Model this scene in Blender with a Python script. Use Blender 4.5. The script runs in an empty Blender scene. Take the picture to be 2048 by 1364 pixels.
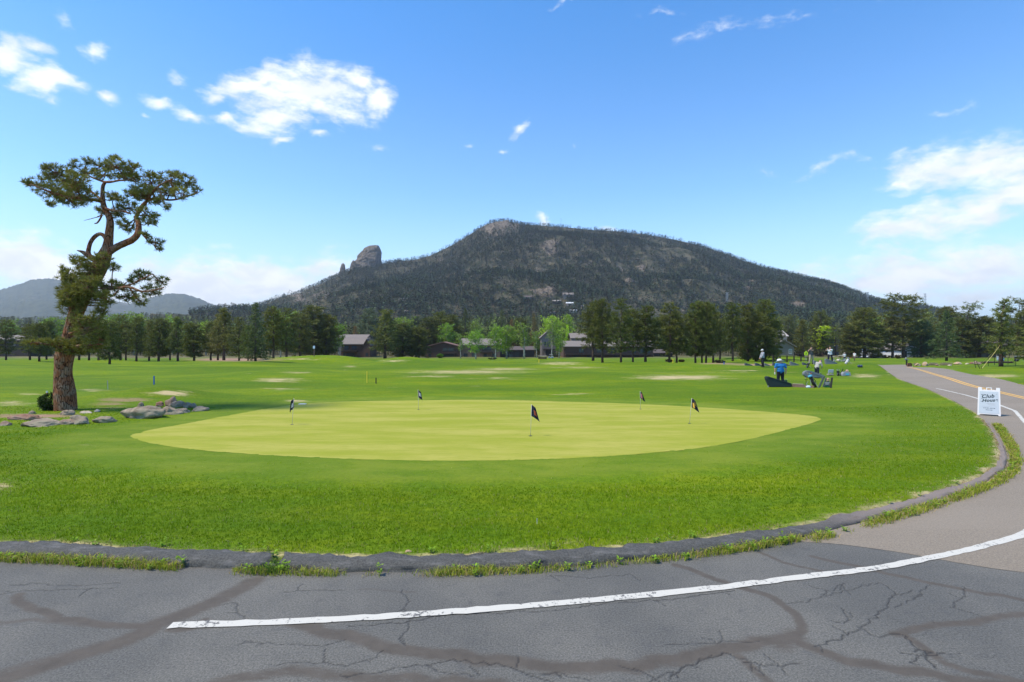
import bpy, bmesh, math, random
import numpy as np
from mathutils import Vector, Matrix, noise as mnoise

rng = np.random.default_rng(7)
random.seed(7)
R = math.radians
S = bpy.context.scene
COL = S.collection

# ------------------------------------------------------------------ camera, world, sun, exposure
FP, CH = 1100.0, 2.9            # focal length in photo pixels, camera height in metres
cam = bpy.data.cameras.new('camera')
cam.sensor_width = 36.0
cam.lens = 36.0 * FP / 2048.0
cam.clip_start, cam.clip_end = 0.1, 30000
camo = bpy.data.objects.new('camera', cam)
COL.objects.link(camo)
camo.location = (0, 0, CH)
camo.rotation_euler = (R(90), 0, 0)
S.camera = camo
S.view_settings.view_transform = 'Standard'
S.view_settings.look = 'None'
S.view_settings.gamma = 1
S.view_settings.exposure = 1.15
S.cycles.max_bounces = 6
S.cycles.transparent_max_bounces = 8
S.cycles.use_denoising = True
S.cycles.caustics_reflective = False
S.cycles.caustics_refractive = False

SUN_DIR = Vector((-0.50, -0.14, 0.855)).normalized()
SUN_EL = math.asin(SUN_DIR.z)
SUN_AZ = math.atan2(SUN_DIR.x, SUN_DIR.y)
sl = bpy.data.lights.new('sun', 'SUN')
sl.energy, sl.angle, sl.color = 2.4, R(9), (1.0, 0.89, 0.69)
so = bpy.data.objects.new('sun', sl)
COL.objects.link(so)
so.rotation_euler = (-SUN_DIR).to_track_quat('-Z', 'Y').to_euler()


def nd(t, kind, loc=None, **kw):
    n = t.nodes.new('ShaderNode' + kind)
    ins = kw.pop('ins', {})
    for k, v in kw.items():
        setattr(n, k, v)
    for k, v in ins.items():
        if isinstance(v, bpy.types.NodeSocket):
            t.links.new(v, n.inputs[k])
        else:
            n.inputs[k].default_value = v
    return n


def math_(t, op, a, b=0.0, c=0.0, clamp=False):
    n = nd(t, 'Math', operation=op, use_clamp=clamp)
    for i, v in enumerate((a, b, c)):
        if isinstance(v, bpy.types.NodeSocket):
            t.links.new(v, n.inputs[i])
        else:
            n.inputs[i].default_value = v
    return n.outputs[0]


def mix(t, fac, a, b, blend='MIX'):
    n = nd(t, 'Mix', data_type='RGBA', blend_type=blend)
    for i, v in ((0, fac), (6, a), (7, b)):
        if isinstance(v, bpy.types.NodeSocket):
            t.links.new(v, n.inputs[i])
        else:
            n.inputs[i].default_value = v if i == 0 else (tuple(v) + (1,))[:4]
    return n.outputs[2]


def mrange(t, v, a, b, c=0.0, d=1.0, smooth=True):
    n = nd(t, 'MapRange', interpolation_type='SMOOTHSTEP' if smooth else 'LINEAR')
    t.links.new(v, n.inputs[0])
    for i, x in enumerate((a, b, c, d)):
        n.inputs[i + 1].default_value = x
    return n.outputs[0]


def noise_(t, vec, scale, detail=4.0, rough=0.55, lac=2.0):
    n = nd(t, 'TexNoise')
    n.inputs['Scale'].default_value = scale
    n.inputs['Detail'].default_value = detail
    n.inputs['Roughness'].default_value = rough
    n.inputs['Lacunarity'].default_value = lac
    if vec is not None:
        t.links.new(vec, n.inputs['Vector'])
    return n.outputs['Fac']


def mapping(t, vec, loc=(0, 0, 0), rot=(0, 0, 0), sc=(1, 1, 1), typ='POINT'):
    n = nd(t, 'Mapping', vector_type=typ)
    t.links.new(vec, n.inputs[0])
    n.inputs['Location'].default_value = loc
    n.inputs['Rotation'].default_value = rot
    n.inputs['Scale'].default_value = sc
    return n.outputs[0]


def build_world():
    w = bpy.data.worlds.new('World')
    S.world = w
    w.use_nodes = True
    t = w.node_tree
    t.nodes.clear()
    out = nd(t, 'OutputWorld')
    bg = nd(t, 'Background')
    bg.inputs['Strength'].default_value = 0.10
    t.links.new(bg.outputs[0], out.inputs[0])
    sky = nd(t, 'TexSky', sky_type='NISHITA')
    sky.sun_disc = False
    sky.sun_elevation = SUN_EL
    sky.sun_rotation = SUN_AZ
    sky.altitude = 2300
    sky.air_density = 1.0
    sky.dust_density = 0.6
    sky.ozone_density = 1.6
    tc = nd(t, 'TexCoord')
    sep = nd(t, 'SeparateXYZ')
    t.links.new(tc.outputs['Generated'], sep.inputs[0])
    az = math_(t, 'ARCTAN2', sep.outputs[0], sep.outputs[1])
    el = math_(t, 'ARCSINE', sep.outputs[2])
    # the deep polarised blue overhead of the photograph, paler towards the horizon
    hs = nd(t, 'HueSaturation', ins={'Saturation': 1.12, 'Value': SKYV, 'Color': sky.outputs[0]})
    skyc = mix(t, 1.0, hs.outputs[0], SKY_TINT, 'MULTIPLY')
    skyc = mix(t, mrange(t, el, .22, .62), skyc, mix(t, 1.0, skyc, (.52, .90, 1.06), 'MULTIPLY'))
    comb = nd(t, 'CombineXYZ')
    t.links.new(az, comb.inputs[0])
    t.links.new(el, comb.inputs[1])
    P = comb.outputs[0]
    wn = nd(t, 'TexNoise')
    wn.inputs['Scale'].default_value = 9
    wn.inputs['Detail'].default_value = 5
    t.links.new(P, wn.inputs['Vector'])
    sub = nd(t, 'VectorMath', operation='SUBTRACT')
    t.links.new(wn.outputs['Color'], sub.inputs[0])
    sub.inputs[1].default_value = (.5, .5, .5)
    scl = nd(t, 'VectorMath', operation='SCALE')
    t.links.new(sub.outputs[0], scl.inputs[0])
    scl.inputs['Scale'].default_value = 0.085
    add = nd(t, 'VectorMath', operation='ADD')
    t.links.new(P, add.inputs[0])
    t.links.new(scl.outputs[0], add.inputs[1])
    PW = add.outputs[0]
    acc = None
    for (px, py, rx, ry, rot, st) in CLOUDS:
        u, v = (px - 1024) / FP, (682 - py) / FP
        a = math.atan(u)
        e = math.atan(v * math.cos(a))
        k = math.cos(a) ** 2
        m = mapping(t, PW, (a, e, 0), (0, 0, R(rot)), (rx / FP * k * 1.5, ry / FP * math.cos(a) * 1.5, 1), 'TEXTURE')
        g = nd(t, 'TexGradient', gradient_type='SPHERICAL')
        t.links.new(m, g.inputs[0])
        o = math_(t, 'MULTIPLY', g.outputs['Fac'], st)
        acc = o if acc is None else math_(t, 'MAXIMUM', acc, o)
    n1 = noise_(t, mapping(t, PW, sc=(1, 2.1, 1), rot=(0, 0, R(12))), 11, 9, 0.62)
    n2 = noise_(t, mapping(t, P, sc=(1, 2.6, 1), rot=(0, 0, R(18))), 34, 6, 0.6)
    d = math_(t, 'ADD', math_(t, 'MULTIPLY', acc, .95), math_(t, 'MULTIPLY', n1, 1.6))
    d = math_(t, 'ADD', d, math_(t, 'MULTIPLY', n2, 0.75))
    gate = mrange(t, acc, 0.0, 0.22)
    dens = math_(t, 'MULTIPLY', mrange(t, d, 1.34, 2.06), gate)
    # thin veil near the horizon
    veil = math_(t, 'MULTIPLY', mrange(t, el, 0.27, -0.02), 0.70)
    skyv = mix(t, veil, skyc, (3.7, 4.25, 4.7))
    shade = noise_(t, mapping(t, PW, sc=(1, 2, 1), loc=(.3, .4, 0)), 16, 5, 0.6)
    cc = mix(t, mrange(t, shade, 0.35, 0.65), (4.5, 4.75, 5.1), (5.45, 5.6, 5.7))
    t.links.new(mix(t, dens, skyv, cc), bg.inputs['Color'])


SKYV = 1.28
SKY_TINT = (0.88, 1.02, 1.06)
# px, py, rx, ry, tilt, strength: where the clouds stand in the sky (turned into directions)
CLOUDS = [(625, 185, 118, 56, 0, 1.15), (505, 152, 85, 26, 22, 1.0), (560, 240, 75, 30, 12, 1.0), (755, 198, 42, 24, 25, .9),
          (725, 165, 60, 30, -8, .9), (450, 185, 40, 14, 20, .8), (80, 162, 70, 30, 14, 1.0), (18, 112, 48, 38, 0, 1.0),
          (72, 90, 40, 16, 0, .8), (185, 86, 32, 14, 20, .7), (100, 196, 28, 14, 0, .7), (312, 190, 42, 13, -8, .8),
          (382, 220, 46, 15, -8, .8), (352, 150, 28, 16, 20, .75), (560, 286, 24, 9, 0, .7), (638, 285, 22, 8, 0, .6),
          (756, 275, 30, 11, 8, .65), (1036, 262, 24, 11, 20, .55), (1000, 284, 18, 6, 0, .55), (935, 268, 14, 6, 20, .5),
          (460, 232, 28, 10, 0, .65), (205, 182, 24, 12, 0, .6), (130, 35, 20, 18, 60, .4), (285, 215, 14, 7, 0, .6),
          (60, 545, 280, 60, -4, 1.1), (470, 570, 340, 62, 5, 1.15), (640, 540, 110, 18, 8, .7), (250, 590, 200, 30, 0, .8),
          (1970, 322, 190, 52, -8, 1.1), (1960, 412, 270, 46, 10, 1.05), (1800, 350, 60, 12, 8, .5), (1850, 545, 360, 56, 6, 1.1),
          (1975, 585, 200, 50, 0, .9), (1080, 436, 14, 18, 0, .9), (1215, 452, 30, 10, 0, .7), (1520, 345, 26, 8, 0, .45),
          (1660, 325, 80, 8, 6, .5), (1480, 46, 150, 16, -3, .40), (1660, 18, 150, 12, -6, .30), (1340, 20, 60, 8, -4, .35), (1150, 285, 14, 5, 0, .5),
          (1130, 2, 30, 5, 0, .6), (1900, 210, 60, 9, 5, .42)]
build_world()

# ------------------------------------------------------------------ object helpers


def tag(o, label=None, cat=None, group=None, kind=None):
    if label: o['label'] = label
    if cat: o['category'] = cat
    if group: o['group'] = group
    if kind: o['kind'] = kind
    return o


def empty(name, loc=(0, 0, 0), rz=0.0):
    o = bpy.data.objects.new(name, None)
    COL.objects.link(o)
    o.location = loc
    o.rotation_euler = (0, 0, rz)
    o.empty_display_size = 0.2
    return o


def np_mesh(name, V, F, mat, parent=None, smooth=False, attrs=None, cols=None):
    V = np.ascontiguousarray(V, dtype=np.float32)
    F = np.ascontiguousarray(F, dtype=np.int32)
    me = bpy.data.meshes.new(name)
    me.vertices.add(len(V))
    me.vertices.foreach_set('co', V.ravel())
    k = F.shape[1]
    me.loops.add(len(F) * k)
    me.loops.foreach_set('vertex_index', F.ravel())
    me.polygons.add(len(F))
    me.polygons.foreach_set('loop_start', np.arange(len(F), dtype=np.int32) * k)
    me.update(calc_edges=True)
    me.polygons.foreach_set('use_smooth', np.full(len(F), smooth))
    for n, a in (attrs or {}).items():
        me.attributes.new(n, 'FLOAT', 'POINT').data.foreach_set('value', np.ascontiguousarray(a, dtype=np.float32))
    for n, a in (cols or {}).items():
        a4 = np.ones((len(V), 4), np.float32)
        a4[:, :a.shape[1]] = a
        me.attributes.new(n, 'FLOAT_COLOR', 'POINT').data.foreach_set('color', a4.ravel())
    me.materials.append(mat)
    o = bpy.data.objects.new(name, me)
    COL.objects.link(o)
    if parent: o.parent = parent
    return o


class MB:
    """collects boxes, tubes, prisms, lathes into one mesh"""

    def __init__(s):
        s.v, s.f = [], []

    def add(s, vs, fs):
        b = len(s.v)
        s.v += [tuple(p) for p in vs]
        s.f += [tuple(i + b for i in f) for f in fs]
        return s

    def box(s, x0, x1, y0, y1, z0, z1):
        vs = [(x, y, z) for z in (z0, z1) for y in (y0, y1) for x in (x0, x1)]
        return s.add(vs, [(0, 2, 3, 1), (4, 5, 7, 6), (0, 1, 5, 4), (2, 6, 7, 3), (0, 4, 6, 2), (1, 3, 7, 5)])

    def tube(s, pts, rads, n=8, cap=True, wob=0.0):
        pts = [Vector(p) for p in pts]
        if not hasattr(rads, '__len__'): rads = [rads] * len(pts)
        b = []
        up = None
        for i, p in enumerate(pts):
            d = (pts[min(i + 1, len(pts) - 1)] - pts[max(i - 1, 0)])
            d = d.normalized() if d.length > 1e-9 else Vector((0, 0, 1))
            if up is None:
                up = d.orthogonal().normalized()
            up = (up - d * up.dot(d))
            up = up.normalized() if up.length > 1e-6 else d.orthogonal().normalized()
            sd = d.cross(up)
            for k in range(n):
                a = 2 * math.pi * k / n
                r = rads[i] * (1 + (wob * (random.random() - .5) if wob else 0))
                b.append(p + (up * math.cos(a) + sd * math.sin(a)) * r)
        fs = []
        for i in range(len(pts) - 1):
            for k in range(n):
                a0, a1 = i * n + k, i * n + (k + 1) % n
                fs.append((a0, a1, a1 + n, a0 + n))
        if cap:
            fs.append(tuple(range(n))[::-1])
            fs.append(tuple(range((len(pts) - 1) * n, len(pts) * n)))
        return s.add(b, fs)

    def prism(s, prof, a0, a1, axis='y'):
        """closed 2-D profile extruded along an axis: y -> profile (x,z); x -> profile (y,z); z -> (x,y)"""
        n = len(prof)
        f = {'y': lambda p, a: (p[0], a, p[1]), 'x': lambda p, a: (a, p[0], p[1]), 'z': lambda p, a: (p[0], p[1], a)}[axis]
        vs = [f(p, a0) for p in prof] + [f(p, a1) for p in prof]
        fs = [tuple(range(n)), tuple(range(n, 2 * n))[::-1]]
        for i in range(n):
            j = (i + 1) % n
            fs.append((i, i + n, j + n, j))
        return s.add(vs, fs)

    def lathe(s, prof, n=20, c=(0, 0, 0)):
        vs = []
        for r, z in prof:
            for k in range(n):
                a = 2 * math.pi * k / n
                vs.append((c[0] + r * math.cos(a), c[1] + r * math.sin(a), c[2] + z))
        fs = []
        for i in range(len(prof) - 1):
            for k in range(n):
                fs.append((i * n + k, i * n + (k + 1) % n, (i + 1) * n + (k + 1) % n, (i + 1) * n + k))
        fs.append(tuple(range(n))[::-1])
        fs.append(tuple(range((len(prof) - 1) * n, len(prof) * n)))
        return s.add(vs, fs)

    def ball(s, c, r, n=10, m=7):
        if not hasattr(r, '__len__'): r = (r, r, r)
        vs, fs = [(c[0], c[1], c[2] - r[2])], []
        for i in range(1, m):
            t = math.pi * i / m
            for k in range(n):
                a = 2 * math.pi * k / n
                vs.append((c[0] + r[0] * math.sin(t) * math.cos(a), c[1] + r[1] * math.sin(t) * math.sin(a), c[2] - r[2] * math.cos(t)))
        vs.append((c[0], c[1], c[2] + r[2]))
        for k in range(n):
            fs.append((0, 1 + (k + 1) % n, 1 + k))
            for i in range(m - 2):
                a0, a1 = 1 + i * n + k, 1 + i * n + (k + 1) % n
                fs.append((a0, a1, a1 + n, a0 + n))
            fs.append((1 + (m - 2) * n + k, 1 + (m - 2) * n + (k + 1) % n, len(vs) - 1))
        return s.add(vs, fs)

    def cap(s, p0, p1, r0, r1=None, n=10):
        """closed capsule of two radii"""
        r1 = r0 if r1 is None else r1
        p0, p1 = Vector(p0), Vector(p1)
        d = (p1 - p0)
        L = d.length
        d = d / L if L > 1e-6 else Vector((0, 0, 1))
        pts, rad = [], []
        for a in (-85, -60, -30, 0):
            pts.append(p0 + d * r0 * math.sin(R(a))); rad.append(r0 * math.cos(R(a)))
        for a in (0, 30, 60, 85):
            pts.append(p1 + d * r1 * math.sin(R(a))); rad.append(r1 * math.cos(R(a)))
        return s.tube(pts, rad, n)

    def build(s, name, mat, parent=None, smooth=False, bevel=0.0):
        me = bpy.data.meshes.new(name)
        me.from_pydata(s.v, [], s.f)
        bm = bmesh.new()
        bm.from_mesh(me)
        bmesh.ops.recalc_face_normals(bm, faces=bm.faces)
        if bevel:
            es = [e for e in bm.edges if len(e.link_faces) == 2 and e.calc_face_angle(0) > 0.5]
            bmesh.ops.bevel(bm, geom=es, offset=bevel, segments=2, affect='EDGES', clamp_overlap=True)
        bm.to_mesh(me)
        bm.free()
        if smooth:
            me.polygons.foreach_set('use_smooth', np.full(len(me.polygons), True))
        me.materials.append(mat)
        o = bpy.data.objects.new(name, me)
        COL.objects.link(o)
        if parent: o.parent = parent
        return o


def dup(o, parent=None, loc=None, rz=None, scale=None):
    c = o.copy()
    COL.objects.link(c)
    if parent is not None: c.parent = parent
    if loc is not None: c.location = loc
    if rz is not None: c.rotation_euler = (0, 0, rz)
    if scale is not None: c.scale = scale
    for ch in list(o.children):
        dup(ch, c)
    return c


# ------------------------------------------------------------------ materials
def newmat(name):
    m = bpy.data.materials.new(name)
    m.use_nodes = True
    t = m.node_tree
    b = t.nodes['Principled BSDF']
    return m, t, b


def plain(name, col, rough=0.6, var=0.12, scale=6.0, metal=0.0, bump=0.0, spec=0.4):
    m, t, b = newmat(name)
    tc = nd(t, 'TexCoord')
    n = noise_(t, tc.outputs['Object'], scale, 5, 0.6)
    c = mix(t, n, tuple(x * (1 - var) for x in col), tuple(min(1, x * (1 + var)) for x in col))
    t.links.new(c, b.inputs['Base Color'])
    b.inputs['Roughness'].default_value = rough
    b.inputs['Metallic'].default_value = metal
    b.inputs['Specular IOR Level'].default_value = spec
    if bump:
        bp = nd(t, 'Bump', ins={'Strength': bump, 'Distance': 0.02, 'Height': noise_(t, tc.outputs['Object'], scale * 4, 6, 0.65)})
        t.links.new(bp.outputs[0], b.inputs['Normal'])
    return m


def leafmat(name, trans=0.25, col=None):
    """leaves: the colour is the object's own colour, darker low and inside, paler at tips and tops, varied leaf to leaf"""
    m, t, b = newmat(name)
    if col is None:
        oi = nd(t, 'ObjectInfo')
        c = oi.outputs['Color']
    else:
        rgb = nd(t, 'RGB')
        rgb.outputs[0].default_value = tuple(col) + (1,)
        c = rgb.outputs[0]
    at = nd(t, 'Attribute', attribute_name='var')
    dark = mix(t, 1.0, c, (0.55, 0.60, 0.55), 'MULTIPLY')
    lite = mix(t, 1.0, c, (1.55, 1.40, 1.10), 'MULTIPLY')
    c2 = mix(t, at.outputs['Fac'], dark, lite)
    t.links.new(c2, b.inputs['Base Color'])
    b.inputs['Roughness'].default_value = 0.65
    b.inputs['Specular IOR Level'].default_value = 0.25
    tr = nd(t, 'BsdfTranslucent')
    t.links.new(mix(t, 1.0, c2, (1.2, 1.25, 0.6), 'MULTIPLY'), tr.inputs[0])
    ms = nd(t, 'MixShader')
    ms.inputs[0].default_value = trans
    t.links.new(b.outputs[0], ms.inputs[1])
    t.links.new(tr.outputs[0], ms.inputs[2])
    t.links.new(ms.outputs[0], t.nodes['Material Output'].inputs[0])
    return m


def barkmat(name, c0, c1, c2, sc=1.0, bump=0.8):
    m, t, b = newmat(name)
    tc = nd(t, 'TexCoord')
    mp = mapping(t, tc.outputs['Object'], sc=(1, 1, 0.16))
    vo = nd(t, 'TexVoronoi', feature='DISTANCE_TO_EDGE', ins={'Scale': 7.0 * sc, 'Vector': mp})
    n = noise_(t, mp, 9 * sc, 6, 0.65)
    big = noise_(t, tc.outputs['Object'], 1.3 * sc, 3, 0.5)
    c = mix(t, mrange(t, n, .3, .7), c0, c1)
    c = mix(t, mrange(t, big, .42, .62), c, c2)
    edge = mrange(t, vo.outputs['Distance'], 0.0, 0.10)
    c = mix(t, edge, tuple(x * .35 for x in c0), c)
    t.links.new(c, b.inputs['Base Color'])
    b.inputs['Roughness'].default_value = 0.9
    b.inputs['Specular IOR Level'].default_value = 0.15
    h = math_(t, 'ADD', edge, math_(t, 'MULTIPLY', n, .6))
    bp = nd(t, 'Bump', ins={'Strength': bump, 'Distance': 0.06, 'Height': h})
    t.links.new(bp.outputs[0], b.inputs['Normal'])
    return m


def vcol(name, stops):  # a material whose colour varies between listed colours by object-space noise
    return None

# ------------------------------------------------------------------ terrain
def flat(px, py, z=0.0):
    Y = (CH - z) * FP / (py - 682.0)
    return ((px - 1024) / FP * Y, Y)


KB = [(0, 1088), (200, 1097), (400, 1107), (530, 1113), (700, 1117), (900, 1116), (1060, 1111), (1200, 1101), (1345, 1088), (1500, 1069),
      (1600, 1052), (1700, 1030), (1800, 1005), (1900, 975), (1960, 953), (1998, 930), (2006, 908), (1998, 880), (1985, 857), (1970, 838)]
ROADL = [(1950, 823), (1925, 810), (1900, 797), (1870, 784), (1840, 771.5), (1810, 759), (1790, 751.5), (1775, 746), (1757, 740), (1744, 737)]
kerb_pts = [(-34.0, 7.5), (-20.0, 7.35), (-11.0, 7.45)] + [flat(a, b, .1) for a, b in KB]
left_edge = kerb_pts + [flat(a, b, .03) for a, b in ROADL] + [(45.0, 70.0), (53.0, 84.0)]
right_edge_px = [(2048, 770), (1998, 758), (1950, 748), (1905, 741), (1872, 737)]
right_edge = [(27.5, 4.0), (28.5, 14.0), (31.0, 25.5)] + [flat(a, b, .03) for a, b in right_edge_px] + [(53.0, 72.0), (61.0, 84.0)]
LAWN_EDGE = np.array(left_edge)
LAWN_POLY = np.array(left_edge + [(53, 2500), (-3000, 2500), (-3000, 7.5)])
PAVE_POLY = np.array([(-34, -16)] + left_edge + right_edge[::-1] + [(27.0, -16)])


def in_poly(X, Y, P):
    ins = np.zeros(X.shape, bool)
    n = len(P)
    for i in range(n):
        x0, y0 = P[i]
        x1, y1 = P[(i + 1) % n]
        c = ((y0 > Y) != (y1 > Y))
        if y1 != y0:
            ins ^= c & (X < (x1 - x0) * (Y - y0) / (y1 - y0) + x0)
    return ins


def d_poly(X, Y, P, closed=False):
    d = np.full(X.shape, 1e9)
    n = len(P)
    for i in range(n if closed else n - 1):
        a, b = np.array(P[i]), np.array(P[(i + 1) % n])
        v = b - a
        L = max(v @ v, 1e-9)
        t = np.clip(((X - a[0]) * v[0] + (Y - a[1]) * v[1]) / L, 0, 1)
        d = np.minimum(d, (X - a[0] - t * v[0]) ** 2 + (Y - a[1] - t * v[1]) ** 2)
    return np.sqrt(d)


def sm(x, a, b):
    t = np.clip((x - a) / (b - a), 0, 1)
    return t * t * (3 - 2 * t)


BASE_Y = [-50, 55, 75, 110, 170, 230, 300, 450, 700, 1200, 9000]
BASE_Z = [0, 0, -.25, -1.1, -2.4, -2.7, -1.0, 8, 22, 30, 30]
MOUNDS = [(640, 80, 1.25, 8.0, 5.0), (806, 72, 1.1, 4.5, 4.5), (500, 70, .45, 7, 4), (1170, 66, .5, 6, 4), (1000, 84, .5, 8, 4), (1320, 56, .38, 9, 5.5),
          (1560, 57, .42, 12, 5.5), (1660, 57, .15, 5, 4), (330, 28.5, .42, 2.2, 1.8), (250, 27, .22, 3.0, 2.0), (870, 90, .3, 6, 5), (1560, 128, 1.1, 9, 7),
          (100, 62, .35, 9, 5), (1000, 42, .30, 20, 5.0), (560, 44, .25, 9, 5)]


def terrain0(X, Y):
    X = np.asarray(X, float)
    Y = np.asarray(Y, float)
    z = np.interp(Y, BASE_Y, BASE_Z)
    for px, y, h, sx, sy in MOUNDS:
        x = (px - 1024) / FP * y
        z = z + h * np.exp(-((X - x) / sx) ** 2 - ((Y - y) / sy) ** 2)
    w = sm(Y, 28, 50) * (1 - sm(Y, 180, 260))
    z = z + w * .10 * (np.sin(X * .21 + Y * .13) + np.sin(X * .09 - Y * .27 + 1.3) + .6 * np.sin(X * .47 + Y * .05 + 2.1))
    far = sm(Y, 230, 400)
    z = z + far * 3.0 * (np.sin(X * .011 + 1.0) + np.sin(X * .023 + Y * .017))
    # the road drops away behind its crest
    z = z - 1.3 * np.exp(-((X - 50) / 9.0) ** 2 - ((Y - 76) / 9.0) ** 2)
    # the swell under the road beside the sign and its crest
    z = z + .10 * np.exp(-((X - 39) / 7.0) ** 2 - ((Y - 56) / 6.0) ** 2)
    return z


def terrain(X, Y):
    X = np.asarray(X, float)
    Y = np.asarray(Y, float)
    z = terrain0(X, Y)
    near = Y < 95
    sd = np.full(X.shape, 50.0)
    if near.any():
        d = d_poly(X[near], Y[near], LAWN_EDGE)
        pv = in_poly(X[near], Y[near], PAVE_POLY)
        sd[near] = np.where(pv, -d, d)
    hl = .10 - .07 * sm(Y, 17, 24)
    lawn = sm(sd, -.06, .10)
    return z - .03 + (hl + .03) * lawn


def tz(x, y):
    return float(terrain(np.array([float(x)]), np.array([float(y)]))[0])


def at(px, py, y0=5.0, y1=230.0):
    """the point of the ground a pixel of the photograph looks at"""
    Ys = np.arange(y0, y1, .05)
    X = (px - 1024) / FP * Ys
    zr = CH + (682 - py) / FP * Ys
    below = np.nonzero(zr <= terrain(X, Ys))[0]
    i = below[0] if len(below) else len(Ys) - 1
    return Vector((X[i], Ys[i], float(terrain(X[i:i + 1], Ys[i:i + 1])[0])))


GREEN_PX = [(262, 873), (300, 886), (380, 898), (500, 908), (650, 916), (800, 920.5), (950, 921.5), (1100, 918), (1250, 910), (1400, 896), (1500, 878),
            (1580, 858), (1625, 845), (1641, 836), (1610, 828), (1500, 818), (1380, 810), (1250, 804), (1100, 799.5), (980, 797), (850, 797.5), (700, 800),
            (620, 803.5), (540, 813), (450, 830), (380, 845), (320, 856), (278, 865)]
GREEN = np.array([flat(a, b, .1) for a, b in GREEN_PX])

DRY = [(555, 760, 60, 6, 1), (592, 802, 26, 4, 1.1), (930, 744, 130, 6, 1), (1010, 738, 70, 4, 1), (860, 752, 60, 4, .9), (1360, 755, 95, 7, 1.2), (700, 733, 16, 3, .9),
       (690, 740, 8, 2, .8), (340, 786, 55, 8, 1.1), (30, 806, 45, 7, 1), (60, 788, 35, 4, .8), (190, 780, 45, 4, .9), (1120, 727, 50, 5, 1),
       (790, 722, 34, 4, 1.0), (1160, 735, 60, 3, .9), (1730, 752, 40, 6, 1), (1150, 788, 45, 3, .9), (1985, 752, 62, 5, 1.1), (1880, 738, 34, 3, .9), (1690, 727, 24, 3, .8),
       (1040, 1098, 75, 12, 1.0), (0, 972, 26, 16, 1), (610, 718, 50, 4, .9), (590, 745, 40, 4, .8), (1000, 757, 70, 4, .8), (560, 778, 50, 5, .8), (1450, 745, 200, 2, .7),
       (800, 1104, 22, 7, 1.0), (1140, 1086, 30, 8, .7), (100, 714, 120, 4, 1), (1480, 741, 60, 3, .8), (300, 757, 12, 3, .6), (1930, 800, 20, 10, .5)]
DIRT = [(470, 719, 110, 6, 1.2), (110, 711, 130, 4, 1.0), (320, 712, 150, 5, 1.2), (250, 800, 60, 7, 1.0), (220, 808, 60, 6, .9), (1520, 729.5, 70, 2.5, 1.3), (1440, 727, 60, 3, 1.0),
        (60, 832, 110, 6, 1.2), (1730, 714, 60, 4, 1.0), (1790, 752, 14, 6, .6), (230, 815, 50, 5, .7), (600, 716, 40, 3, .6), (310, 818, 60, 4, .5), (130, 828, 60, 6, .7),
        (400, 812, 40, 4, .4), (1750, 758, 30, 5, .6), (1880, 727, 140, 2.5, .7)]


def masks(X, Y, Z):
    Yc = np.maximum(Y, 3.0)
    px = 1024 + FP * X / Yc
    py = 682 - FP * (Z - CH) / Yc
    dry = np.zeros(X.shape)
    dirt = np.zeros(X.shape)
    for lst, arr in ((DRY, dry), (DIRT, dirt)):
        for cx, cy, rx, ry, s in lst:
            q = ((px - cx) / rx / 1.3) ** 2 + ((py - cy) / ry / 1.0) ** 2
            np.maximum(arr, s * np.exp(-q * 1.1), out=arr)
    front = (Y > 3.5)
    dry *= front
    dirt *= front
    ek = d_poly(X, Y, LAWN_EDGE[:-4])
    lawn = in_poly(X, Y, LAWN_POLY)
    edge = np.exp(-(ek / .24) ** 2) * 1.0 * (Y < 60)
    dry = np.maximum(dry, edge)
    g = d_poly(X, Y, GREEN, True)
    ing = in_poly(X, Y, GREEN)
    fr = np.where(ing, 1.0, 1 - sm(g, 1.2, 2.6))
    ap = np.exp(-(((px - 1700) / 150) ** 2 + ((py - 868) / 48) ** 2)) * .55
    return dry, dirt, np.maximum(fr, ap), sm(Y, 135, 200)


def ground():
    Ys = [-16 + i * .8 for i in range(26)]
    y = 4.9
    while y < 9.2:
        Ys.append(y); y += .055
    while y < 1500:
        Ys.append(y)
        y += max(.09, y * y / 2900 * .9) if y < 60 else (max(1.1, y * .013))
    Ys += [2200, 3500, 6000, 9000]
    Ys = np.array(Ys)
    half = np.minimum(9000.0, np.where(Ys < 4, 34.0, np.maximum(34.0, Ys * 1.55 + 14)))
    U = np.linspace(-1, 1, 461)
    U = np.sign(U) * np.abs(U) ** 1.12
    Yg = np.repeat(Ys[:, None], len(U), 1)
    Xg = half[:, None] * U[None, :]
    X, Y = Xg.ravel(), Yg.ravel()
    Z = terrain(X, Y)
    inp = in_poly(X, Y, PAVE_POLY)
    ing = in_poly(X, Y, GREEN)
    Z0 = Z.copy()
    # below the pavement sheets and the putting surface
    Z = np.where(inp & (d_poly(X, Y, LAWN_EDGE) > .1), Z - .03, Z)
    Z = np.where(ing & (d_poly(X, Y, GREEN, True) > .25), Z - .03, Z)
    # small tussocks
    r = rng.normal(0, .006, X.shape) * (~inp) * (Y < 30)
    Z = Z + np.where(ing, 0, r)
    ny, nx = Yg.shape
    idx = np.arange(ny * nx).reshape(ny, nx)
    F = np.stack([idx[:-1, :-1], idx[:-1, 1:], idx[1:, 1:], idx[1:, :-1]], -1).reshape(-1, 4)
    dry, dirt, fr, ff = masks(X, Y, Z0)
    o = np_mesh('ground', np.stack([X, Y, Z], 1), F, ground_mat(), smooth=True,
                cols={'mask': np.stack([dry, dirt, fr], 1)}, attrs={'floor': ff})
    tag(o, kind='structure')


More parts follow.
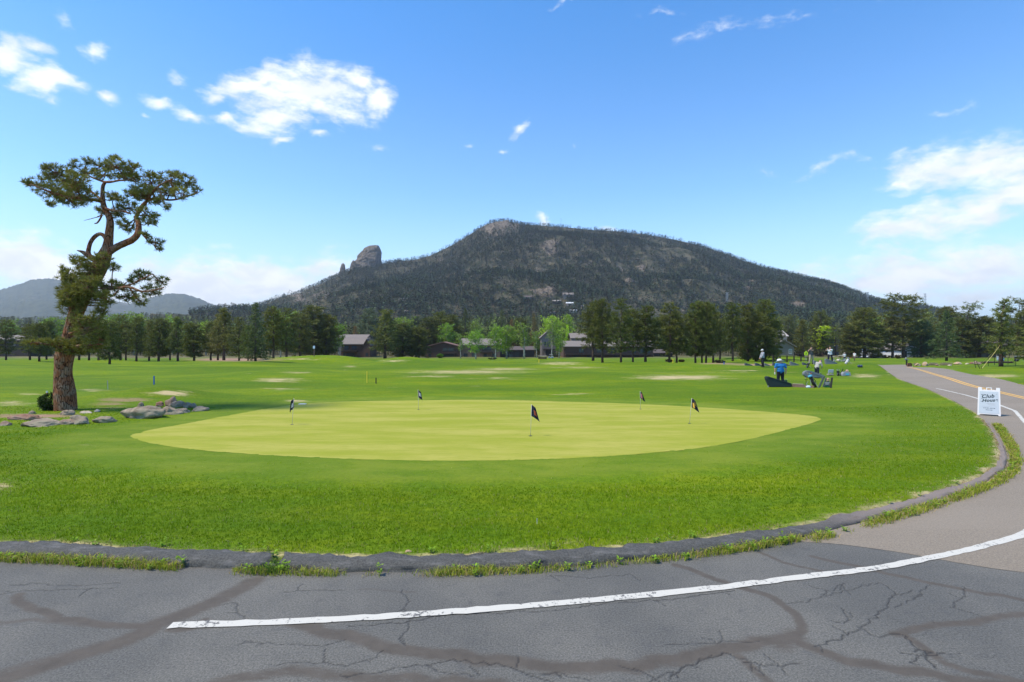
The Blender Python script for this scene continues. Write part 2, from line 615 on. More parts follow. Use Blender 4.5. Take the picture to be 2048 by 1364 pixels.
def ground_mat():
    m, t, b = newmat('lawn')
    geo = nd(t, 'NewGeometry')
    P = geo.outputs['Position']
    at_ = nd(t, 'Attribute', attribute_name='mask')
    sp = nd(t, 'SeparateColor')
    t.links.new(at_.outputs['Color'], sp.inputs[0])
    fl = nd(t, 'Attribute', attribute_name='floor')
    fine = noise_(t, mapping(t, P, sc=(1, .55, 1)), 14, 6, .7)
    med = noise_(t, mapping(t, P, sc=(.45, 1, 1)), 1.1, 5, .6)
    big = noise_(t, mapping(t, P, sc=(.3, .8, 1)), .16, 4, .55)
    c = mix(t, mrange(t, fine, .3, .72), LAWN_A, LAWN_B)
    c = mix(t, mrange(t, med, .35, .7), c, mix(t, 1.0, c, (1.42, 1.12, .9), 'MULTIPLY'))
    c = mix(t, mrange(t, big, .36, .66), mix(t, 1.0, c, (.72, .80, .9), 'MULTIPLY'), mix(t, 1.0, c, (1.22, 1.12, .8), 'MULTIPLY'))
    # shorter mown collar
    col = mix(t, mrange(t, med, .35, .68), (.120, .190, .012), (.185, .240, .026))
    c = mix(t, math_(t, 'MULTIPLY', sp.outputs[2], .72), c, col)
    # straw and bare earth, broken up by noise
    sn = noise_(t, mapping(t, P, sc=(.30, 1.3, 1)), 2.0, 10, .78)
    straw = mix(t, fine, (.40, .32, .15), (.58, .47, .27))
    c = mix(t, mrange(t, math_(t, 'MULTIPLY_ADD', sn, 2.4, math_(t, 'MULTIPLY', sp.outputs[0], .72)), 1.58, 2.1), c, straw)
    earth = mix(t, fine, (.26, .155, .105), (.40, .26, .185))
    c = mix(t, mrange(t, math_(t, 'MULTIPLY_ADD', sn, 1.3, math_(t, 'MULTIPLY', sp.outputs[1], .8)), 1.05, 1.6), c, earth)
    # scattered little bare spots
    sn2 = noise_(t, mapping(t, P, sc=(.35, 1.0, 1)), .9, 8, .66)
    c = mix(t, math_(t, 'MULTIPLY', mrange(t, sn2, .66, .76), .65), c, straw)
    # woodland floor
    wf = mix(t, med, (.07, .075, .03), (.17, .145, .08))
    c = mix(t, fl.outputs['Fac'], c, wf)
    t.links.new(c, b.inputs['Base Color'])
    b.inputs['Roughness'].default_value = .9
    b.inputs['Specular IOR Level'].default_value = .1
    fb = noise_(t, P, 30, 5, .7)
    bp = nd(t, 'Bump', ins={'Strength': .55, 'Distance': .05, 'Height': math_(t, 'ADD', fb, med)})
    t.links.new(bp.outputs[0], b.inputs['Normal'])
    return m


LAWN_A, LAWN_B = (.072, .142, .003), (.138, .230, .007)


def putting_green():
    m, t, b = newmat('putting_turf')
    P = nd(t, 'NewGeometry').outputs['Position']
    n1 = noise_(t, mapping(t, P, sc=(.28, 1.1, 1)), .85, 6, .62)
    n2 = noise_(t, mapping(t, P, sc=(.5, 1.6, 1)), 4.5, 6, .65)
    n3 = noise_(t, P, 60, 3, .7)
    c = mix(t, mrange(t, n1, .34, .68), (.248, .280, .024), (.368, .345, .074))
    c = mix(t, math_(t, 'MULTIPLY', mrange(t, n2, .40, .70), .45), c, (.205, .248, .018))
    c = mix(t, mrange(t, n3, .2, .8, .0, .25), c, (.42, .42, .07))
    t.links.new(c, b.inputs['Base Color'])
    b.inputs['Roughness'].default_value = .9
    b.inputs['Specular IOR Level'].default_value = .1
    bp = nd(t, 'Bump', ins={'Strength': .25, 'Distance': .02, 'Height': noise_(t, P, 45, 4, .7)})
    t.links.new(bp.outputs[0], b.inputs['Normal'])
    # smooth closed outline
    n = len(GREEN)
    out = []
    for i in range(n):
        p0, p1, p2, p3 = (GREEN[(i + k) % n] for k in (-1, 0, 1, 2))
        for s in range(8):
            q = s / 8
            out.append(.5 * ((2 * p1) + (p2 - p0) * q + (2 * p0 - 5 * p1 + 4 * p2 - p3) * q * q + (3 * p1 - p0 - 3 * p2 + p3) * q ** 3))
    out = np.array(out)
    out += rng.normal(0, .012, out.shape)
    c0 = np.array([1.0, 18.5])
    rings = np.linspace(0.0, 1, 26)
    V = np.concatenate([c0 + (out - c0) * r for r in rings[1:]])
    V = np.concatenate([[c0], V])
    Z = terrain(V[:, 0], V[:, 1]) + .012
    N = len(out)
    F3 = [(0, 1 + (k + 1) % N, 1 + k) for k in range(N)]
    F = []
    for r in range(len(rings) - 2):
        for k in range(N):
            a, b_ = 1 + r * N + k, 1 + r * N + (k + 1) % N
            F += [(a, b_, b_ + N), (a, b_ + N, a + N)]
    Z[-N:] -= .010
    o = np_mesh('putting_green', np.column_stack([V, Z]), np.array([f[::-1] for f in F3] + F), m, smooth=True)
    bm = bmesh.new(); bm.from_mesh(o.data)
    bmesh.ops.recalc_face_normals(bm, faces=bm.faces)
    bm.to_mesh(o.data); bm.free()
    tag(o, kind='structure')


# ------------------------------------------------------------------ pavement
def resample(P, step):
    P = np.array(P, float)
    d = np.r_[0, np.cumsum(np.hypot(*np.diff(P, axis=0).T))]
    n = max(2, int(d[-1] / step) + 1)
    s = np.linspace(0, d[-1], n)
    return np.column_stack([np.interp(s, d, P[:, 0]), np.interp(s, d, P[:, 1])])


def smooth_line(P, it=3):
    P = np.array(P, float)
    for _ in range(it):
        Q = P.copy()
        Q[1:-1] = .25 * P[:-2] + .5 * P[1:-1] + .25 * P[2:]
        P = Q
    return P


def gpx(l):
    return [flat(a, b) for a, b in l]


SMEARS = [([(505, 1163), (470, 1185), (400, 1215), (330, 1247), (230, 1290), (120, 1322), (0, 1360), (-60, 1385)], .115, 1.0),
          ([(35, 1190), (45, 1212), (110, 1235), (230, 1250), (310, 1256)], .055, .95), ([(-20, 1240), (100, 1243), (250, 1250)], .05, .6),
          ([(590, 1245), (680, 1272), (800, 1297), (950, 1317), (1080, 1332), (1200, 1336), (1330, 1322), (1450, 1300), (1580, 1275)], .085, .95),
          ([(1590, 1275), (1607, 1240), (1580, 1213), (1530, 1190), (1480, 1175), (1440, 1160), (1390, 1140), (1350, 1130)], .05, .95),
          ([(1580, 1275), (1650, 1310), (1750, 1332), (1900, 1352), (2060, 1375)], .07, .9), ([(1790, 1268), (1880, 1250), (1960, 1242), (2060, 1228)], .055, .85),
          ([(1800, 1265), (1860, 1300), (1900, 1330), (2060, 1368)], .05, .8), ([(1520, 1105), (1560, 1120), (1620, 1140), (1680, 1150)], .035, .8),
          ([(1625, 1113), (1700, 1130), (1760, 1140), (1800, 1155), (1900, 1175), (2060, 1203)], .045, .85), ([(430, 1366), (560, 1342), (700, 1350), (1000, 1366)], .08, .75),
          ([(1450, 1290), (1480, 1320), (1540, 1366)], .05, .7), ([(410, 1240), (380, 1262), (330, 1258), (420, 1252)], .05, .8), ([(0, 1346), (200, 1290)], .09, .6),
          ([(1160, 1332), (1240, 1334)], .05, 1.3), ([(1590, 1270), (1560, 1290)], .12, .7), ([(720, 1178), (830, 1184)], .03, .5)]
CRACKS = [([(680, 1350), (760, 1345), (800, 1335), (900, 1322), (1000, 1328), (1050, 1345), (1110, 1366)], .010),
          ([(1575, 1208), (1610, 1203), (1660, 1190), (1720, 1175), (1760, 1165), (1800, 1190), (1825, 1180)], .008), ([(1860, 1170), (1830, 1195), (1790, 1215)], .008),
          ([(1790, 1185), (1770, 1215), (1730, 1250), (1720, 1262), (1650, 1285), (1630, 1293)], .012), ([(1760, 1275), (1800, 1265), (1830, 1290), (1850, 1305), (1820, 1325)], .012),
          ([(1830, 1303), (1862, 1301), (1850, 1318), (1870, 1335)], .018), ([(1345, 1350), (1380, 1330), (1420, 1312), (1462, 1308)], .014),
          ([(1488, 1325), (1560, 1332), (1600, 1326)], .012), ([(805, 1180), (820, 1200), (810, 1215), (822, 1232), (815, 1262), (800, 1275), (812, 1290)], .007),
          ([(700, 1252), (820, 1243), (900, 1228), (1100, 1222), (1200, 1208), (1345, 1198), (1470, 1181)], .011), ([(540, 1330), (620, 1325), (700, 1330), (740, 1322)], .007),
          ([(490, 1282), (540, 1287), (640, 1290), (690, 1280)], .007), ([(0, 1182), (120, 1180), (230, 1176)], .006), ([(1050, 1345), (1090, 1352), (1130, 1348), (1180, 1360)], .008),
          ([(1300, 1366), (1345, 1340), (1345, 1366)], .008), ([(1700, 1225), (1690, 1250), (1660, 1240)], .005), ([(1900, 1215), (1930, 1190), (1925, 1172)], .005),
          ([(1460, 1308), (1500, 1325), (1530, 1350)], .008), ([(1640, 1195), (1690, 1165), (1680, 1180)], .005), ([(470, 1205), (475, 1225), (490, 1238)], .005),
          ([(1240, 1332), (1290, 1345), (1320, 1366)], .008), ([(1330, 1290), (1420, 1285), (1520, 1282)], .005), ([(860, 1328), (880, 1345), (960, 1350)], .006),
          ([(60, 1165), (150, 1172), (240, 1166)], .006), ([(1100, 1150), (1180, 1156), (1260, 1148)], .005), ([(560, 1185), (640, 1178), (690, 1182)], .005)]


def jitter_line(P, step, amp, seed):
    r = np.random.default_rng(seed)
    Q = resample(P, step)
    k = r.normal(0, amp, Q.shape)
    k[1:-1] += r.normal(0, amp * .6, (len(Q) - 2, 2))
    k[0] = k[-1] = 0
    return Q + k


def pavement():
    m, t, b = newmat('asphalt')
    P = nd(t, 'NewGeometry').outputs['Position']
    at_ = nd(t, 'Attribute', attribute_name='wear')
    sp = nd(t, 'SeparateColor')
    t.links.new(at_.outputs['Color'], sp.inputs[0])
    ag = noise_(t, P, 52, 5, .85)
    med = noise_(t, P, 5, 6, .65)
    big = noise_(t, P, .55, 4, .55)
    c = mix(t, mrange(t, ag, .28, .72), (.046, .0445, .040), (.198, .190, .168))
    c = mix(t, mrange(t, big, .35, .65), mix(t, 1.0, c, (.84, .85, .87), 'MULTIPLY'), mix(t, 1.0, c, (1.14, 1.13, 1.12), 'MULTIPLY'))
    c = mix(t, mrange(t, med, .52, .75, 0, .45), c, (.062, .062, .064))
    # worn through to the pinkish stone
    wn = noise_(t, mapping(t, P, sc=(.5, 1.2, 1)), 2.2, 8, .72)
    c = mix(t, math_(t, 'MULTIPLY', mrange(t, wn, .68, .78), mrange(t, ag, .4, .6)), c, (.30, .22, .18))
    # crack filler and dust dragged over it
    fr = noise_(t, mapping(t, P, sc=(1, 2.5, 1)), 7, 8, .78)
    sm_ = mrange(t, math_(t, 'MULTIPLY', sp.outputs[0], math_(t, 'MULTIPLY_ADD', fr, 2.4, -.15)), .18, .85)
    c = mix(t, math_(t, 'MULTIPLY', sm_, .92), c, mix(t, med, (.046, .038, .030), (.130, .109, .088)))
    # fine crazing
    wv = nd(t, 'TexNoise')
    wv.inputs['Scale'].default_value = 2.5
    wv.inputs['Detail'].default_value = 5
    t.links.new(P, wv.inputs['Vector'])
    ad = nd(t, 'VectorMath', operation='MULTIPLY_ADD')
    t.links.new(wv.outputs['Color'], ad.inputs[0])
    ad.inputs[1].default_value = (.5, .5, 0)
    t.links.new(P, ad.inputs[2])
    vo = nd(t, 'TexVoronoi', feature='DISTANCE_TO_EDGE', ins={'Scale': 2.6, 'Vector': ad.outputs[0]})
    zone = mrange(t, noise_(t, P, .8, 3, .5), .52, .66)
    cr = math_(t, 'MULTIPLY', math_(t, 'MULTIPLY', mrange(t, vo.outputs['Distance'], .010, .0), zone), mrange(t, fr, .46, .64))
    ck = math_(t, 'MAXIMUM', math_(t, 'MULTIPLY', cr, .7), sp.outputs[1])
    c = mix(t, math_(t, 'MULTIPLY', ck, .85), c, (.022, .021, .020))
    t.links.new(c, b.inputs['Base Color'])
    b.inputs['Roughness'].default_value = .82
    b.inputs['Specular IOR Level'].default_value = .35
    hh = math_(t, 'SUBTRACT', math_(t, 'ADD', ag, math_(t, 'MULTIPLY', med, .8)), math_(t, 'MULTIPLY', ck, 2.0))
    bp = nd(t, 'Bump', ins={'Strength': .7, 'Distance': .006, 'Height': hh})
    t.links.new(bp.outputs[0], b.inputs['Normal'])

    # the car park: fine grid where the photograph sees it
    Lx = np.concatenate([np.arange(-34, -8.5, .35), np.arange(-8.5, 8.5, .0165), np.arange(8.5, 28.1, .35)])
    Ly = np.concatenate([np.arange(-16, 4.2, .4), np.arange(4.3, 9.0, .0185), np.arange(9.0, 14, .25)])
    Xg, Yg = np.meshgrid(Lx, Ly)
    X, Y = Xg.ravel(), Yg.ravel()
    edge_d = d_poly(X, Y, LAWN_EDGE[:40])
    inp = in_poly(X, Y, PAVE_POLY) | (edge_d < .09)
    sme = np.zeros(X.shape)
    ckm = np.zeros(X.shape)
    r = np.random.default_rng(3)
    for i, (l, w, s) in enumerate(SMEARS):
        Q = jitter_line(gpx(l), .18, .022, i)
        box = (X > Q[:, 0].min() - .4) & (X < Q[:, 0].max() + .4) & (Y > Q[:, 1].min() - .4) & (Y < Q[:, 1].max() + .4)
        d = d_poly(X[box], Y[box], Q)
        sme[box] = np.maximum(sme[box], s * np.exp(-(d / w / 1.3) ** 2.2))
    for i, (l, w) in enumerate(CRACKS):
        lines = [(jitter_line(gpx(l), .06, .013, 50 + i), w)]
        base = lines[0][0]
        for k in range(2):
            a = base[r.integers(0, len(base))]
            an = r.uniform(0, 6.28)
            e = a + np.array([math.cos(an), math.sin(an)]) * r.uniform(.08, .25)
            lines.append((jitter_line([tuple(a), tuple(e)], .06, .02, 900 + i * 7 + k), w * .55))
        for Q, ww in lines:
            box = (X > Q[:, 0].min() - .1) & (X < Q[:, 0].max() + .1) & (Y > Q[:, 1].min() - .1) & (Y < Q[:, 1].max() + .1)
            if not box.any(): continue
            d = d_poly(X[box], Y[box], Q)
            ckm[box] = np.maximum(ckm[box], np.clip(1.2 - d / max(ww * .85, .0095), 0, 1) * (.9 if ww > .009 else .72))
    sme = np.maximum(sme, .75 * np.exp(-(edge_d / .26) ** 2))
    Z = np.where(inp, terrain0(X, Y), 0) - .006 * ckm 
    ny, nx = Xg.shape
    idx = np.arange(ny * nx).reshape(ny, nx)
    F = np.stack([idx[:-1, :-1], idx[:-1, 1:], idx[1:, 1:], idx[1:, :-1]], -1).reshape(-1, 4)
    F = F[inp[F].all(1)]
    o = np_mesh('parking_lot', np.column_stack([X, Y, Z]), F, m, smooth=True,
                cols={'wear': np.column_stack([np.clip(sme, 0, 1), ckm, ckm * 0])})
    tag(o, kind='structure')

    # the paler road sheet, its worn edge lying over the car park
    m2, t2, b2 = newmat('road_asphalt')
    P2 = nd(t2, 'NewGeometry').outputs['Position']
    a2 = noise_(t2, P2, 42, 5, .85)
    bg2 = noise_(t2, mapping(t2, P2, rot=(0, 0, R(60)), sc=(.2, 1, 1)), .6, 5, .6)
    c = mix(t2, mrange(t2, a2, .25, .75), (.112, .092, .068), (.330, .270, .200))
    c = mix(t2, mrange(t2, bg2, .35, .7, 0, .35), c, (.30, .25, .195))
    t2.links.new(c, b2.inputs['Base Color'])
    b2.inputs['Roughness'].default_value = .85
    bp = nd(t2, 'Bump', ins={'Strength': .8, 'Distance': .008, 'Height': a2})
    t2.links.new(bp.outputs[0], b2.inputs['Normal'])
    i0 = next(i for i, p in enumerate(left_edge) if p[0] > 4.1)
    start = np.array(gpx([(1595, 1083), (1700, 1090), (1845, 1112), (1880, 1120), (1985, 1137), (2060, 1147)]) + [(12.0, 5.2), (27.3, 3.0)])
    start = jitter_line([tuple(p) for p in start], .12, .012, 5)
    Lp = resample(smooth_line(resample([tuple(start[0])] + left_edge[i0:], .5), 2), .35)
    Lp[0] = start[0]
    Rp = resample([tuple(start[-1])] + right_edge, .5)
    N = len(Lp)
    Rp = resample(Rp, 1)
    s = np.linspace(0, 1, N)
    d = np.r_[0, np.cumsum(np.hypot(*np.diff(Rp, axis=0).T))] / np.hypot(*np.diff(Rp, axis=0).T).sum()
    Rr = np.column_stack([np.interp(s, d, Rp[:, 0]), np.interp(s, d, Rp[:, 1])])
    M = 40
    sw = np.linspace(0, 1, M) ** 1.6
    G = Lp[:, None, :] + (Rr - Lp)[:, None, :] * sw[None, :, None]
    # the first row follows the patched joint
    ds = np.r_[0, np.cumsum(np.hypot(*np.diff(start, axis=0).T))]
    ds /= ds[-1]
    row0 = np.column_stack([np.interp(sw, ds, start[:, 0]), np.interp(sw, ds, start[:, 1])])
    for k in range(8):
        G[k] = G[k] * (k / 8) + row0 * (1 - k / 8) if k else row0
    X, Y = G[..., 0].ravel(), G[..., 1].ravel()
    Z = terrain0(X, Y) + .004
    idx = np.arange(N * M).reshape(N, M)
    F = np.stack([idx[:-1, :-1], idx[:-1, 1:], idx[1:, 1:], idx[1:, :-1]], -1).reshape(-1, 4)
    o = np_mesh('road', np.column_stack([X, Y, Z]), F, m2, smooth=True)
    tag(o, kind='structure')


def strip(name, P, w, mat, lift, step=.25, off=0.0, rag=.0):
    P = smooth_line(resample(P, step), 6)
    T = np.gradient(P, axis=0)
    T /= np.hypot(T[:, 0], T[:, 1])[:, None]
    Nn = np.column_stack([-T[:, 1], T[:, 0]])
    r = rng.normal(0, rag, (len(P), 2)) if rag else np.zeros((len(P), 2))
    A = P + Nn * (off - w / 2 + r[:, :1])
    B = P + Nn * (off + w / 2 + r[:, 1:])
    V = np.concatenate([A, B])
    Z = terrain0(V[:, 0], V[:, 1]) + lift
    n = len(P)
    F = [(i, i + 1, n + i + 1, n + i) for i in range(n - 1)]
    return np_mesh(name, np.column_stack([V, Z]), F, mat)


def markings():
    def paint(name, col, wear):
        m, t, b = newmat(name)
        P = nd(t, 'NewGeometry').outputs['Position']
        n = noise_(t, P, 18, 8, .75)
        n2 = noise_(t, P, 1.4, 4, .6)
        c = mix(t, noise_(t, P, 40, 4, .7), tuple(x * .86 for x in col), col)
        k = mrange(t, math_(t, 'ADD', n, math_(t, 'MULTIPLY', n2, .55)), wear, wear + .06)
        c = mix(t, k, c, (.11, .105, .10))
        t.links.new(c, b.inputs['Base Color'])
        b.inputs['Roughness'].default_value = .7
        bp = nd(t, 'Bump', ins={'Strength': .4, 'Distance': .004, 'Height': n})
        t.links.new(bp.outputs[0], b.inputs['Normal'])
        return m
    wm = paint('white_road_paint', (.60, .57, .50), .845)
    ym = paint('yellow_road_paint', (.78, .43, .075), 1.02)
    white = gpx([(340, 1252), (600, 1243.5), (800, 1232), (1000, 1217), (1200, 1200), (1450, 1175), (1600, 1155), (1750, 1138), (1850, 1119), (1950, 1097), (2048, 1070)]) + \
        [(9.6, 9.6), (12.0, 12.0), (15.6, 16.2), (18.6, 20.0)] + gpx([(2030, 822), (1990, 807), (1930, 790), (1872, 777)])
    tag(strip('white_edge_line', white, .125, wm, .0085, .12, rag=.006), kind='structure')
    yel = gpx([(2300, 846), (2150, 818), (2048, 796), (1950, 773), (1900, 757.5), (1850, 745), (1810, 738.5)]) + [(44.5, 64.0), (50, 74)]
    for s in (-1, 1):
        tag(strip('yellow_centre_line', yel, .13, ym, .0085, .5, off=s * .14), kind='structure')


def kerb():
    """low kerb of rolled asphalt, lumpy, with gaps filled by grass"""
    m, t, b = newmat('kerb_asphalt')
    P = nd(t, 'NewGeometry').outputs['Position']
    n = noise_(t, P, 40, 6, .85)
    n2 = noise_(t, mapping(t, P, sc=(.6, 1.6, 2)), 5, 6, .65)
    c = mix(t, mrange(t, n, .3, .7), (.030, .029, .026), (.140, .134, .118))
    c = mix(t, mrange(t, n2, .5, .7, 0, .6), c, (.20, .19, .18))
    at_ = nd(t, 'Attribute', attribute_name='pale')
    c = mix(t, at_.outputs['Fac'], c, mix(t, n, (.16, .12, .10), (.34, .28, .24)))
    t.links.new(c, b.inputs['Base Color'])
    b.inputs['Roughness'].default_value = .8
    bp = nd(t, 'Bump', ins={'Strength': .9, 'Distance': .02, 'Height': math_(t, 'ADD', n, n2)})
    t.links.new(bp.outputs[0], b.inputs['Normal'])
    L = smooth_line(resample(left_edge[:-12], .05), 10)
    keep = np.hypot(L[:, 0] - 0, L[:, 1]) < 40
    L = L[keep]
    T = np.gradient(L, axis=0)
    T /= np.hypot(T[:, 0], T[:, 1])[:, None]
    Nn = np.column_stack([-T[:, 1], T[:, 0]])      # towards the lawn
    prof = [(-.25, -.02), (-.235, .018), (-.205, .055), (-.155, .085), (-.09, .102), (.0, .112), (.07, .116), (.13, .108), (.165, .06), (.18, -.02)]
    V = []
    nz = np.array([[mnoise.noise(Vector((p[0] * 2.2, p[1] * 2.2, k * .7))) + .5 * mnoise.noise(Vector((p[0] * 9, p[1] * 9, k * 1.9))) for k in range(len(prof))] for p in L])
    wd = np.interp(L[:, 1] + np.maximum(L[:, 0], 0) * .0, [6, 7.6, 8.6, 11, 16, 22], [.84, .76, .55, .40, .34, .3])
    hd = np.interp(L[:, 1], [6, 7.6, 8.6, 11, 16, 22], [1, .95, .75, .6, .5, .3])
    low = np.array([mnoise.noise(Vector((p[0] * .6, p[1] * .6, 4.0))) for p in L])
    for k, (o, z) in enumerate(prof):
        q = L + Nn * ((o + .065 * nz[:, k]) * wd)[:, None]
        zz = terrain0(q[:, 0], q[:, 1]) + (z * hd + (0 if z < 0 else .030) * nz[:, k] + (0 if z < .03 else .022) * low)
        V.append(np.column_stack([q, zz]))
    V = np.stack(V, 1)
    N, M = V.shape[:2]
    idx = np.arange(N * M).reshape(N, M)
    F = np.stack([idx[:-1, :-1], idx[1:, :-1], idx[1:, 1:], idx[:-1, 1:]], -1).reshape(-1, 4)
    pale = np.repeat(sm(L[:, 0], 4.0, 6.5)[:, None], M, 1).ravel()
    # a gap where grass has pushed through
    gx = flat(545, 1135)[0]
    gap = (np.abs(V[:, :, 0] - gx) < .07)
    V[..., 2] = np.where(gap & (V[..., 2] > .03), .045, V[..., 2])
    o = np_mesh('kerb', V.reshape(-1, 3), F[:, ::-1], m, smooth=True, attrs={'pale': pale})
    tag(o, kind='structure')
    return L, Nn, wd


# ------------------------------------------------------------------ grass blades and weeds
def blades(P, h, w, lean, seed):
    """P (n,3) roots; two-segment blades as 3 triangles"""
    r = np.random.default_rng(seed)
    n = len(P)
    a = r.uniform(0, 2 * math.pi, n)
    d = np.column_stack([np.cos(a), np.sin(a)])
    la = r.uniform(0, 2 * math.pi, n)
    ld = np.column_stack([np.cos(la), np.sin(la)]) * (lean * r.uniform(.2, 1, n) * h)[:, None]
    W = (w * r.uniform(.7, 1.2, n))[:, None] * d * .5
    V = np.zeros((n, 5, 3))
    V[:, 0, :2] = P[:, :2] - W
    V[:, 1, :2] = P[:, :2] + W
    V[:, 0, 2] = V[:, 1, 2] = P[:, 2] - .01
    V[:, 2, :2] = P[:, :2] + ld * .35 - W * .8
    V[:, 3, :2] = P[:, :2] + ld * .35 + W * .8
    V[:, 2, 2] = V[:, 3, 2] = P[:, 2] + h * .6
    V[:, 4, :2] = P[:, :2] + ld
    V[:, 4, 2] = P[:, 2] + h * (1 - .25 * lean)
    F = np.array([[0, 1, 3], [0, 3, 2], [2, 3, 4]])
    F = (F[None] + 5 * np.arange(n)[:, None, None]).reshape(-1, 3)
    return V.reshape(-1, 3), F


def vnoise(X, Y, s, seed=0):
    return np.array([mnoise.noise(Vector((x * s, y * s, seed * 3.7))) for x, y in zip(X, Y)])


def grassmat():
    m, t, b = newmat('grass_blade')
    at_ = nd(t, 'Attribute', attribute_name='tint')
    t.links.new(at_.outputs['Color'], b.inputs['Base Color'])
    b.inputs['Roughness'].default_value = .7
    b.inputs['Specular IOR Level'].default_value = .1
    tr = nd(t, 'BsdfTranslucent')
    t.links.new(at_.outputs['Color'], tr.inputs[0])
    ms = nd(t, 'MixShader')
    ms.inputs[0].default_value = .35
    t.links.new(b.outputs[0], ms.inputs[1])
    t.links.new(tr.outputs[0], ms.inputs[2])
    t.links.new(ms.outputs[0], t.nodes['Material Output'].inputs[0])
    return m


GRASSM = grassmat()


def lawn_grass():
    pts = []
    r = np.random.default_rng(11)
    for y0, y1, dens in ((6.6, 8.5, 1700), (8.5, 10.5, 1150), (10.5, 13, 700), (13, 17, 330), (17, 24, 120)):
        hw = y1 * 1.02 + 1
        n = int((y1 - y0) * 2 * hw * dens)
        pts.append(np.column_stack([r.uniform(-hw, hw, n), r.uniform(y0, y1, n)]))
    P = np.concatenate(pts)
    X, Y = P.T
    ok = in_poly(X, Y, LAWN_POLY) & ~in_poly(X, Y, PAVE_POLY)
    X, Y = X[ok], Y[ok]
    e = d_poly(X, Y, LAWN_EDGE[:40])
    g = d_poly(X, Y, GREEN, True)
    ing = in_poly(X, Y, GREEN)
    ok = (~ing) & (g > .25) & (e > .10)
    X, Y, e, g = X[ok], Y[ok], e[ok], g[ok]
    # short in the mown collar, longer elsewhere, uneven
    gx = np.linspace(-26, 26, 131)
    gy = np.linspace(6, 25, 96)
    def field(s, seed):
        F = np.array([[mnoise.noise(Vector((a * s, b * s, seed))) for a in gx] for b in gy])
        ix = np.clip(np.searchsorted(gx, X) - 1, 0, len(gx) - 2)
        iy = np.clip(np.searchsorted(gy, Y) - 1, 0, len(gy) - 2)
        fx = np.clip((X - gx[ix]) / (gx[1] - gx[0]), 0, 1)
        fy = np.clip((Y - gy[iy]) / (gy[1] - gy[0]), 0, 1)
        return (F[iy, ix] * (1 - fx) + F[iy, ix + 1] * fx) * (1 - fy) + (F[iy + 1, ix] * (1 - fx) + F[iy + 1, ix + 1] * fx) * fy
    f1, f2 = field(.9, 1.0), field(.33, 5.0)
    coll = 1 - sm(g, 1.6, 3.0)
    thin = r.uniform(0, 1, X.shape) > coll * .85
    X, Y, e, g, f1, f2, coll = (q[thin] for q in (X, Y, e, g, f1, f2, coll))
    Z = terrain(X, Y)
    dry, dirt, _, _ = masks(X, Y, Z)
    keep = r.uniform(0, 1, X.shape) > np.clip(np.maximum(dry * .6, dirt * .95), 0, .95)
    X, Y, Z, e, g, f1, f2, coll, dry = (q[keep] for q in (X, Y, Z, e, g, f1, f2, coll, dry))
    n = len(X)
    h = (.036 + .018 * f1 + .012 * f2) * r.uniform(.55, 1.25, n) * (1 - .6 * coll)
    w = .0075 * np.maximum(1, Y / 8.5) * r.uniform(.8, 1.3, n)
    V, F = blades(np.column_stack([X, Y, Z]), h, w, .8, 21)
    k = r.uniform(0, 1, n)
    a, b = np.array([.098, .186, .002]), np.array([.232, .338, .008])
    mixk = np.clip(.46 + .34 * (k - .5) + .40 * f1 + .45 * f2, 0, 1)[:, None]
    c = a + (b - a) * mixk
    yel = (r.uniform(0, 1, n) < (.04 + .75 * np.clip(dry, 0, 1)))[:, None]
    c = np.where(yel, np.array([.38, .33, .13]) * r.uniform(.7, 1.2, (n, 1)), c)
    c = c * (1 + .25 * coll[:, None])
    o = np_mesh('grass', V, F, GRASSM, cols={'tint': np.repeat(c, 5, 0)})
    tag(o, kind='stuff')


